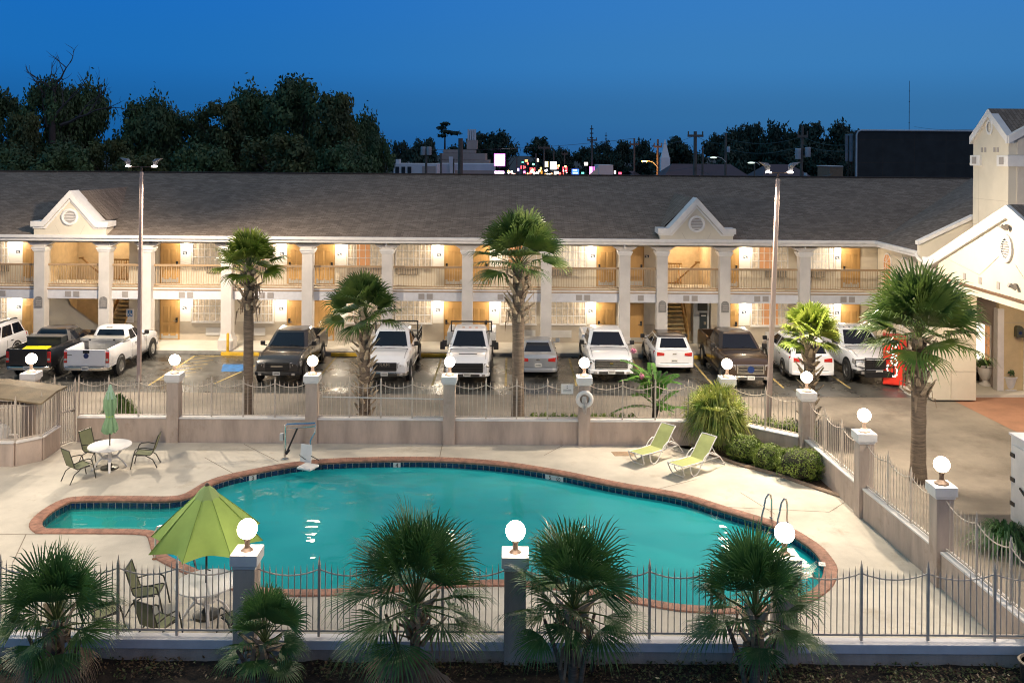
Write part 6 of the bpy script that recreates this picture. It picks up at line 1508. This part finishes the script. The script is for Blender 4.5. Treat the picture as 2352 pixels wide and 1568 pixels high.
lounger('light green sun lounger with white frame farther from the pool, behind its twin',4.06,29.56,radians(-47))
lounger('light green sun lounger with white frame nearer the pool and the boxwoods',5.16,28.5,radians(-49))
# pool lift
bx=-7.4; by=29.95
l=thing('pool_lift','steel pool lift arm with a white hanging seat at the rear pool edge','pool lift',(bx,by,0),world=True)
b=MB(); b.tube([(bx,by,0),(bx,by,1.12)],.045,8); b.lathe([(.12,0),(.12,.03),(.05,.05)],(bx,by,0),12); b.build('mast',chrome,l,True)
b=MB(); b.box(bx-.17,bx-.05,by-.06,by+.06,.62,.86); b.build('battery_box',ltgrey,l,bevel=.02)
b=MB(); b.tube([(bx,by,1.08),(bx+.08,by-.02,1.16),(bx+1.05,by-.22,1.26)],.035,8); b.tube([(bx+.05,by,1.0),(bx+1.05,by-.22,1.16)],.02,6); b.build('lifting_arm',chrome,l,True)
b=MB(); b.tube([(bx+.42,by-.08,1.05),(bx+.1,by-.1,.30)],.03,8); b.tube([(bx+.16,by-.1,.36),(bx+.06,by-.12,.22)],.05,8); b.build('actuator',blackm,l,True)
b=MB(); b.tube([(bx+1.05,by-.22,1.24),(bx+1.05,by-.3,1.0),(bx+.92,by-.4,.75),(bx+.92,by-.45,.25)],.022,6); b.build('seat_hanger',chrome,l,True)
b=MB(); b.loft([[(bx+.62,by-.55,.12),(bx+1.02,by-.72,.12),(bx+1.02,by-.68,.12),(bx+.62,by-.51,.12)],[(bx+.62,by-.43,.66),(bx+1.02,by-.60,.66),(bx+1.02,by-.56,.66),(bx+.62,by-.39,.66)]]); b.build('seat_back',white,l,bevel=.02)
b=MB(); b.obox((bx+.98,by-.98,.10),.52,.50,.08,-.4); b.build('seat_base',white,l,bevel=.03)
b=MB(); b.tube([(bx+.62,by-.6,.34),(bx+.9,by-1.0,.34)],.014,5); b.tube([(bx+1.02,by-.72,.36),(bx+1.34,by-1.1,.36)],.014,5); b.build('arm_rest',blackm,l)
# ladder
a1=at_z(1772,1192,0); a2=at_z(1808,1203,0)
l=thing('pool_ladder','pair of curved steel ladder rails at the right end of the pool','ladder',(a1.x,a1.y,0),world=True)
dirp=(at_z(1731,1214,0)-a1); dirp.z=0; dirp=dirp.normalized()
for a in(a1,a2):
    b=MB(); b.tube([a,a+Vector((0,0,.55)),a+dirp*.06+Vector((0,0,.68)),a+dirp*.18+Vector((0,0,.74)),a+dirp*.32+Vector((0,0,.66)),a+dirp*.50+Vector((0,0,.25)),a+dirp*.62+Vector((0,0,-.25)),a+dirp*.64+Vector((0,0,-1.0))],.026,8); b.build('rail',chrome,l,True)
    b=MB(); b.lathe([(.06,.036),(.06,.05),(.03,.06)],(a.x,a.y,0),12); b.build('anchor_ring',chrome,l)
for z in(-.3,-.6,-.9):
    b=MB(); b.tube([a1+dirp*.63+Vector((0,0,z)),a2+dirp*.63+Vector((0,0,z))],.03,6); b.build('rung',chrome,l)
# grab rail and steps beside the umbrella
a=at_z(356,1283,0); l=thing('grab_rail','single steel grab rail over the pool steps, half behind the open umbrella','handrail',(a.x,a.y,0))
b=MB(); b.tube([(0,0,0),(0,0,.68),(.06,0,.80),(.2,0,.84),(.5,-.05,.70),(1.0,-.12,.1),(1.1,-.12,-.4)],.028,8); b.build('rail',chrome,l,True)
b=MB(); b.lathe([(.07,0),(.07,.02),(.03,.04)],n=10); b.build('anchor_ring',mat('copper_ring',(.3,.15,.08),.4,metal=.6),l)
# deck clutter
rnd=random.Random(12)
p=at_z(80,1189,.0)
# planters by the lobby
def planter(lab,p,kind):
    t=thing('potted_plant',lab,'planter',p)
    b=MB()
    if kind=='urn': b.lathe([(.26,0),(.26,.06),(.14,.12),(.11,.22),(.2,.32),(.30,.55),(.30,.78),(.36,.86),(.36,.90),(.28,.90),(.27,.8)],n=22)
    else: b.lathe([(.34,0),(.34,.03),(.22,.05),(.26,.1),(.34,.5),(.38,.52),(.38,.58),(.32,.58),(.31,.5)],n=22)
    b.build('pot',white,t,True)
    b=MB(); rnd=random.Random(5 if kind=='urn' else 6); z=.95 if kind=='urn' else .72
    leafball(b,(0,0,z),.42 if kind=='urn' else .26,.35,.22,420 if kind=='urn' else 160,.085,rnd,.3,.3)
    if kind!='urn': leafball(b,(-.1,0,1.05),.16,.16,.18,60,.07,rnd,.3,.3); b.tube([(0,0,.5),(-.1,0,1.1)],.012,4)
    b.build('leaves',leafmat('pot_plant_leaf',(.03,.07,.02),(.07,.13,.03),4) if 'pot_plant_leaf' not in MATS else MATS['pot_plant_leaf'],t)
q=at_z(2263,884,.09); planter('white urn planter with trailing leaves below the lit lobby window',q,'urn')
q=at_z(2315,893,.09); planter('round white pot with a small sprouting plant by the entrance door',q,'pot')
t=thing('dark_crate','small black crate behind the white urn planter',"crate",at_z(2238,872,.09)); b=MB(); b.box(-.2,.2,-.15,.15,0,.42); b.build('crate_body',blackm,t,bevel=.02); b=MB(); b.box(-.22,.22,-.17,.17,.421,.46); b.build('crate_lid',dark,t)
# bin at lower right
q=at_z(2345,1568,0); t=thing('litter_bin','dark round litter bin with a pale rim at the lower right corner','bin',(10.05,17.35,0))
b=MB(); b.lathe([(.24,0),(.27,.45),(.27,.5)],n=20); b.build('bin_body',dark,t,True); b=MB(); b.lathe([(.28,.48),(.30,.52),(.26,.54),(.24,.50)],n=20); b.build('rim',mat('bin_rim',(.3,.24,.17),.6),t,True)
q=at_z(1363,1560,0); t=thing('timber_stake','short dark timber stake in the weeds below the front wall','stake',(at_y(1362,1540,17.5).x,17.6,0)); b=MB(); b.loft([[(-.03,-.03,-.1),(.03,-.03,-.1),(.03,.03,-.1),(-.03,.03,-.1)],[(-.028,-.03,.42),(.03,-.028,.45),(.03,.03,.43),(-.03,.03,.40)]]); b.build('stake_post',barkm,t)
# ================================================================ town beyond the roof
def G(px,py,Y): return at_y(px,py,Y)
def tbox(b,x0,x1,yt,yb,Y,dep):
    a=G(x0,yt,Y); c=G(x1,yb,Y); b.box(a.x,c.x,Y,Y+dep,c.z,a.z)
stone=mat('tan_civic_stone',(.42,.35,.32),.9,var=.12,scale=.3)
whb=mat('white_store_wall',(.62,.64,.68),.9,var=.1,scale=.3)
drk=mat('dark_store_glass',(.01,.015,.02),.4,var=.1)
t=thing('stepped_stone_building','tan stepped stone building with a small fluted tower among the far trees','building',(G(1070,400,165).x,165,0),world=True)
b=MB(); tbox(b,1012,1122,368,460,165,14); tbox(b,1010,1115,352,367.9,165,12); tbox(b,1018,1092,343,351.9,165,10); b.build('wall_tier',stone,t)
b=MB(); tbox(b,1072,1095,322,342.9,166,5); b.build('tower_base',stone,t)
b=MB()
for k in range(4): tbox(b,1074+5.2*k,1077.2+5.2*k,297,321.9,166.5,1)
tbox(b,1074,1093,300,321.9,168,1); b.build('fluted_columns',whb,t)
t=thing('white_store','low white store with dark column bays behind the motel roof','building',(G(960,400,140).x,140,0),world=True)
b=MB(); tbox(b,904,1003,376,470,140,12); b.build('wall',whb,t)
for k in range(3): b=MB(); tbox(b,908+14*k,916+14*k,383,470,139.9,.08); b.build('dark_bay',drk,t)
b=MB(); tbox(b,970,1000,382,470,139.9,.08); b.build('shutter',stone,t); b=MB(); tbox(b,909,917,366,375.9,141,2); b.build('roof_unit',whb,t)
t=thing('long_blue_white_hall','long pale hall in front of the stepped stone building','building',(G(1070,400,150).x,150,0),world=True)
b=MB(); tbox(b,1005,1135,376,470,150,10); b.build('wall',mat('pale_blue_wall',(.55,.60,.68),.9,var=.1,scale=.3),t); b=MB(); tbox(b,1040,1134,391,400,149.9,.08); b.build('lower_band',stone,t)
b=MB(); b.add([G(1031,360,149.5),G(1040,360,149.5),G(1045,398,149.5),G(1033,398,149.5),G(1031,360,149.8),G(1040,360,149.8),G(1045,398,149.8),G(1033,398,149.8)],[(0,3,2,1),(4,5,6,7)]); b.build('banner',whb,t)
def lit_sign(lab,x0,x1,yt,yb,Y,col,s,rim=None,inner=None,cat='sign',post=True):
    a=G(x0,yt,Y); c=G(x1,yb,Y); cx=(a.x+c.x)/2
    t=thing('lit_sign',lab,cat,(cx,Y,0),group='lit street signs in the far town')
    w_=(c.x-a.x)/2
    b=MB(); b.box(-w_,w_,0,.35,c.z,a.z); b.build('sign_case',glow('sign_rim_%d'%int(sum(rim)*999),rim,1.2) if rim else drk,t)
    k=.10*min(2*w_,a.z-c.z)
    b=MB(); b.box(-w_+k,w_-k,-.03,-.002,c.z+k,a.z-k); f=b.build('lit_face',glow('sign_%d_%d_%d'%tuple(int(v*99) for v in col)+'_%d'%int(s*10),col,s),t)
    if inner:
        hh=(a.z-c.z)
        for q in range(inner[1]):
            b=MB()
            z=c.z+hh*(.30+.45*q/max(1,inner[1]-1)); b.box(-w_*.55,w_*(.55-.2*(q%2)),-.06,-.031,z-hh*.05,z+hh*.05)
            b.build('sign_graphic',glow('sg_%d_%d'%(int(inner[0][0]*99),int(inner[0][2]*99)),inner[0],1.5),f)
    if post and c.z>1: b=MB(); b.box(-.1,.1,.1,.3,-.2,c.z-.003); b.build('sign_post',drk,t)
    return t
lit_sign('big blank white lit sign with a purple rim, beside the stone building',1135,1160,353,382,135,(1,.97,1),4,rim=(.55,.1,.6))
lit_sign('thin white lit panel just above the motel ridge under the big blank sign',1136,1158,393,399,130,(1,.92,1),3,rim=(.6,.1,.6))
SG=[(1205,1213,366,373,(1,.25,.05),'small orange sign highest in the cluster'),(1216,1230,384,394,(1,.03,.03),'red sign face right of the orange one'),(1195,1205,380,389,(.9,.04,.05),'small red sign left in the cluster'),(1187,1193,386,394,(.5,.35,1),'violet lit sign at the left of the cluster'),(1233,1238,364,372,(1,.75,.5),'tall pale sliver of light in the cluster'),(1202,1207,393,398,(1,.25,.4),'tiny pink light near the ridge'),(1212,1224,398,401,(1,.1,.05),'thin red light strip on the ridge line'),(1225,1238,396,400,(1,.6,.35),'peach lit shopfront strip'),(1240,1246,392,400,(1,.35,.02),'small amber sign left of the yellow topped one'),(1249,1259,371,384,(1,.98,.9),'white sign with a yellow head'),(1262,1280,370,391,(1,1,.97),'largest white lit sign in the middle of the cluster'),(1252,1258,388,394,(.95,.85,1),'small lilac white sign below the yellow topped one'),(1240,1245,384,390,(1,.7,.1),'small yellow sign beside the yellow topped white one'),(1272,1284,393,400,(1,.95,.9),'low white lit block on the ridge line'),(1291,1304,382,397,(1,.02,.03),'red pylon sign with a pale stripe'),(1312,1331,387,402,(.01,.10,.75),'blue square sign with a white swirl'),(1341,1351,372,381,(1,.95,.85),'pale lit upper facade right of the blue sign'),(1354,1361,383,401,(.9,.35,.6),'pink and white tall sign'),(1364,1373,383,401,(1,.1,.2),'red sign right of the pink tall one'),(1420,1428,395,401,(1,.06,.12),'small red light near the grey house'),(1410,1415,392,400,(1,.85,.8),'tiny white light left of the small red one'),(1335,1342,395,400,(.1,.5,.4),'teal lit strip near the blue sign'),(1222,1228,375,380,(.2,.9,.55),'small green traffic coloured light'),(1198,1203,371,375,(.1,.8,.4),'tiny green light high in the cluster'),(1264,1269,397,401,(1,.5,.2),'tiny orange light low in the middle of the cluster'),(1180,1184,398,402,(1,.4,.3),'tiny warm light at the left foot of the cluster')]
for k,(x0,x1,yt,yb,col,lab) in enumerate(SG):
    Y=120+ (k*37%60)
    inner=None
    if 'swirl' in lab: inner=((1,1,1),2)
    elif 'pale stripe' in lab: inner=((1,.95,.9),1)
    elif 'yellow head' in lab: inner=((1,.85,.1),1)
    elif 'largest white' in lab: inner=((.3,.3,.28),2)
    lit_sign(lab,x0,x1,yt,yb,Y,col,1.5,rim=(1,.8,.1) if 'yellow head' in lab else (.6,.2,.5) if 'pink' in lab else None,inner=inner,post=(yb<396))
rnd=random.Random(99); lit_sign_lights=[]
for nm,col,cnt_ in (('white',(1,.9,.75),18),('red',(1,.05,.03),14),('amber',(1,.5,.12),9)):
    pr=None
    for k in range(cnt_):
        q=G(rnd.uniform(1165,1305),rnd.choice((rnd.uniform(392,402),rnd.uniform(376,402))),rnd.uniform(125,175)); lab='one of many tiny %s lights in the traffic and shops of the far town street'%nm
        if pr is None:
            pr=thing('far_street_light',lab,'light',q,group='tiny %s lights of the far town street'%nm)
            b=MB(); b.sph((0,0,0),.17,8,6); b.build('lit_lens',glow('far_'+nm,col,4),pr,True); b=MB(); b.box(-.05,.05,.12,.2,-1.2,.1); b.build('bracket',drk,pr)
        else: dup(pr,loc=q,rz=0,label=lab)
# swirl on the blue sign is added as a real curve
# grey gabled house, warehouses, steeple
t=thing('grey_house','small grey gabled house with pale siding right of the signs','building',(G(1392,395,120).x,120,0),world=True)
b=MB(); tbox(b,1375,1408,379,430,120,6); b.build('wall',whb,t); b=MB(); a=G(1355,401,118);c=G(1374,385,118);d=G(1412,398,118); b.add([G(1352,402,117),G(1374,384,119),G(1374,402,117)],[(0,2,1)]); b.build('roof_slope',stone,t)
whm=mat('dark_ribbed_roof',(.035,.032,.06),.7,var=.15,scale=.4,streak=.1)
for i,(x0,x1,yt,lab) in enumerate(((1440,1500,396,'low dark warehouse roof at the left of the steeple'),(1532,1752,378,'long dark ribbed warehouse roof behind the right ridge'),(1765,1900,379,'second dark warehouse roof near the transformer pole'))):
    a=G(x0,yt,110); c=G(x1,yt,110); t=thing('warehouse',lab,'building',((a.x+c.x)/2,110,0),world=True); dx=(c.x-a.x)
    b=MB(); b.add([(a.x-2,108,5),(c.x+2,108,5),(c.x-2,118,a.z),(a.x+2,118,a.z),(a.x-2,128,5),(c.x+2,128,5)],[(0,1,2,3),(3,2,5,4),(0,3,4),(1,5,2)]); b.build('roof',whm,t)
    b=MB(); b.box(a.x,c.x,109,127,0,5.0); b.build('wall',drk,t)
t=thing('church_steeple','slim white church steeple above the dark roofs','steeple',(G(1527,380,125).x,125,0))
s0=G(1527,385,125).z; 
b=MB(); q=1.25*1.0; b.box(-.62,.62,-.62,.62,4,G(1527,362,125).z); b.build('steeple_base',white if False else mat('pale_steeple_white',(.70,.80,.86),.7,var=.05),t)  # even pale bluish white for the steeple
b=MB(); a=.42; z1=G(1527,362,125).z; z2=G(1527,320,125).z; b.loft([[(-.55,-.55,z1),(.55,-.55,z1),(.55,.55,z1),(-.55,.55,z1)],[(-.03,-.03,z2),(.03,-.03,z2),(.03,.03,z2),(-.03,.03,z2)]]); b.build('spire',MATS['pale_steeple_white'],t)
t=thing('small_tan_shed','small tan flat roofed shed left of the billboard','building',(G(1921,392,100).x,100,0),world=True)
b=MB(); tbox(b,1906,1936,383,440,100,4); b.build('wall',mat('tan_shed_wall',(.22,.15,.10),.9),t); b=MB(); tbox(b,1905,1937,381,383,99.9,4.2); b.build('roof_edge',whb,t)
# billboard seen from behind
YB=75; t=thing('billboard','large dark panelled billboard back with pale rounded rim, left of the tower','billboard',(G(2100,400,YB).x,YB,0),world=True)
a=G(1968,300,YB); c=G(2262,470,YB)
b=MB(); b.box(a.x,c.x,YB,YB+.5,6.5,a.z); b.build('dark_panel',brickmat('billboard_sheets',(.014,.018,.02),(.018,.022,.024),(.03,.025,.02),2.6,1.9,.03,.7,.1,'xz',0,.5),t)
b=MB(); b.tube([(a.x-.04,YB-.08,5),(a.x-.04,YB-.08,a.z-.35),(a.x+.08,YB-.08,a.z-.08),(a.x+.35,YB-.08,a.z+.02),(c.x,YB-.08,a.z+.02)],.07,6); b.build('pale_rim',mat('pale_rim',(.42,.45,.5),.5),t,True)
e_=G(1954,300,YB+1.5); b=MB(); b.box(e_.x,a.x-.1,YB+.8,YB+2.4,a.z-2.6,a.z-.25); b.build('side_wrap',mat('blue_grey_sheet',(.10,.14,.18),.6),t,bevel=.3)
b=MB(); 
for x in (e_.x+.1,a.x-.12): b.tube([(x,YB+1.5,0),(x,YB+1.5,a.z-.4)],.06,6)
for k in range(3): b.tube([(e_.x+.1,YB+1.5,7.2+k),(a.x-.12,YB+1.5,8.0+k)],.04,5)
for x in (a.x+2,a.x+6,a.x+10): b.box(x-.15,x+.15,YB+.55,YB+.85,0,9)
b.build('steel_frame',mat('rust_steel',(.05,.035,.03),.8),t)
# utility poles, masts, lights, wires
polem=mat('utility_pole_wood',(.13,.11,.10),.9,var=.2,scale=2)
tops={}
def upole(px,pyt,Y,w_,lab,arm=0,armd=1.2,tr=None,lean=0):
    a=G(px,pyt,Y); t=thing('utility_pole',lab,'utility pole',(a.x,Y,0),group='utility poles beyond the motel')
    b=MB(); b.tube([(lean,0,0),(0,0,a.z)],[w_*1.25,w_],8); b.build('pole',polem,t,True)
    if arm: b=MB(); b.box(-arm,arm,-.18,-.06,a.z-armd-.12,a.z-armd+.12); 
    if arm:
        for x in(-arm*.9,arm*.9): b.lathe([(.07,0),(.07,.3),(.02,.35)],(x,-.12,a.z-armd+.12),6)
        b.build('cross_arm',polem,t)
    for i,(dx,dz,r,h) in enumerate(tr or ()):
        b=MB(); b.lathe([(r*.9,0),(r,.05),(r,h-.05),(r*.8,h)],(dx,-.2,a.z+dz),12); b.build('transformer',mat('transformer_grey',(.40,.44,.50),.5),t,True)
    tops[px]=Vector((a.x,Y,a.z)); return t
upole(1597,302,92,.17,'thick dark pole with a wide single crossarm',.8*1.0,.45)
upole(1614,336,92,.10,'short thin pale pole right of the wide crossarm')
upole(1667,305,88,.11,'pole with a curved street light arm over the warehouse',0,0,[(.22,-1.9,.16,.55)])
upole(1843,290,80,.12,'pole carrying two grey transformers left of the billboard',.45,.9,[(-.42,-2.9,.25,.95),(.42,-2.7,.25,.85),(.25,-4.6,.14,.5)],lean=-.2)
upole(1058,318,110,.28,'thick dark pole in front of the stone building',0,0,None)
upole(979,345,110,.14,'dark pole with a pale box in front of the white store',0,0,[(-.35,-.6,.3,1.0),(.35,-.6,.3,1.0)])
upole(1013,352,110,.10,'thin pale pole right of the white store')
upole(1042,365,112,.09,'very thin pole between the store and the stone building')
upole(1457,318,120,.12,'thin tall pole left of the orange street light',.6,.8)
upole(1511,320,110,.12,'pole carrying the orange street light',.5,.9)
upole(1360,318,150,.12,'thin pole with a small crossarm above the pink sign',.8,.3)
upole(1250,336,150,.14,'pole left of the largest white sign',1.0,.3)
upole(1231,352,140,.10,'short pole left of the yellow topped sign')
upole(1272,345,150,.10,'thin pole above the largest white sign')
upole(1297,350,150,.10,'thin pole above the red pylon sign',.5,.3)
upole(1187,362,140,.10,'thin pole at the left of the sign cluster')
upole(1733,372,95,.07,'small thin pole between the warehouses')
def mast(px,pyt,Y,w_,lab):
    a=G(px,pyt,Y); t=thing('radio_mast',lab,'mast',(a.x,Y,0)); b=MB(); b.tube([(0,0,0),(0,0,a.z)],[w_,w_*.5],4); b.build('mast_body',mat('mast_steel',(.05,.05,.06),.6),t)
    b=MB(); 
    for k in range(6): z=a.z*(.4+.1*k); b.box(-w_*1.6,w_*1.6,-.02,.02,z,z+w_); 
    b.build('struts',MATS['mast_steel'],t)
mast(2089,186,300,.14,'very tall thin radio mast above the billboard'); mast(1359,288,600,.75,'tall thin lattice mast above the coloured signs'); mast(1392,304,600,.5,'shorter thin mast right of the tall lattice mast')
sodium=glow('sodium_lamp_glow',(1,.42,.06),14); coolp=glow('cool_street_lens',(.6,.75,.6),.6)  # cool lens emits faintly, also where its lamp is off
for px,py,hx,hy,Y,m_,lab in ((1667,372,1641,361,88,coolp,'curved arm street light, unlit, on the pole above the warehouse'),(1511,385,1482,370,110,sodium,'orange lit street light left of the steeple'),(1745,379,1728,373,84,coolp,'small pale street light between the warehouses')):
    a=G(px,py,Y-.2); c=G(hx,hy,Y-.2); t=thing('street_light',lab,'street light',a); d=c-a
    b=MB(); b.tube([(0,0,0),(d.x*.35,0,d.z*.8),(d.x*.7,0,d.z*1.02),(d.x,0,d.z)],.035,5); b.build('arm',ltgrey,t,True)
    b=MB(); b.lathe([(.02,0),(.15,.02),(.17,.1),(.05,.16)],(d.x-.1,0,d.z-.12),10,sx=2); b.build('lamp_lens',m_,t,True)
l=bpy.data.lights.new('sodium','POINT'); l.energy=250; l.color=(1,.4,.08); q=bpy.data.objects.new('sodium_light',l); COL.objects.link(q); q.location=G(1482,372,109)-Vector((0,0,.5))
def wire(p,q,sag,lab,r=.02):
    m=[p*(1-u)+q*u-Vector((0,0,sag*4*u*(1-u))) for u in [k/14 for k in range(15)]]
    b=MB(); b.tube(m,r,3); o=b.build('overhead_wire',mat('wire_grey',(.10,.10,.10),.6),org=p); tag(o,lab,'wire')
W=tops
wire(W[1667]-Vector((0,0,.5)),W[1843]-Vector((0,0,.9)),.6,'upper overhead wire between the street light pole and the transformer pole')
wire(W[1597]-Vector((0,0,.4)),W[1667]-Vector((0,0,1.0)),.3,'short overhead wire right of the wide crossarm')
wire(W[1843]-Vector((0,0,.9)),G(1960,330,74),.4,'overhead wire from the transformer pole to the billboard')
wire(W[1843]-Vector((0,0,1.6)),G(1960,345,74),.3,'lower overhead wire from the transformer pole to the billboard')
wire(W[1667]-Vector((0,0,1.5)),W[1843]-Vector((0,0,1.7)),.6,'lower overhead wire between the street light pole and the transformer pole')
wire(W[1843]-Vector((0,0,4.3)),G(1912,400,70),.2,'pale guy wire falling right from the transformer pole',.025)
wire(G(1500,395,100),W[1597]-Vector((0,0,3.6)),.1,'wire rising from the left to the wide crossarm pole')
wire(W[1597]-Vector((0,0,3.6)),W[1843]-Vector((0,0,5.3)),1.0,'long low sagging wire past the warehouse roof')
wire(G(900,340,150),W[1457],.8,'long high wire over the far town',.03)
wire(W[1511]-Vector((0,0,.5)),W[1597]-Vector((0,0,.4)),.3,'wire from the orange light pole to the wide crossarm pole')
wire(G(2100,291,78),Vector((20.2,38.5,11.3)),.15,'thin dark wire running from beyond the billboard to the tower',.012)
# odd sign pole cluster against the sky and lit antenna tree
a=G(1022,300,200); t=thing('pine_top','thin lone pine top sticking above the far trees','tree',(a.x,200,0)); b=MB(); b.tube([(0,0,0),(0,0,a.z)],[.5,.12],6); b.build('trunk',barkm,t); b=MB(); rnd=random.Random(9)
for dx,y_,s in((0,285,1.1),(-.8,294,1.2),(.3,303,1.6),(2.2,306,1.6),(-.6,312,1.2)): leafball(b,(dx,0,G(1022,y_,200).z),s,s,.45,160,.35,rnd,.2)
b.build('crown',tree_far,t)
for o in SC.objects:
    if o.get('label') and len(o['label'].split())>16: print('LONG',len(o['label'].split()),o.name,o['label'])
    if o.get('label') and len(o['label'].split())<4: print('SHORT',o['label'])
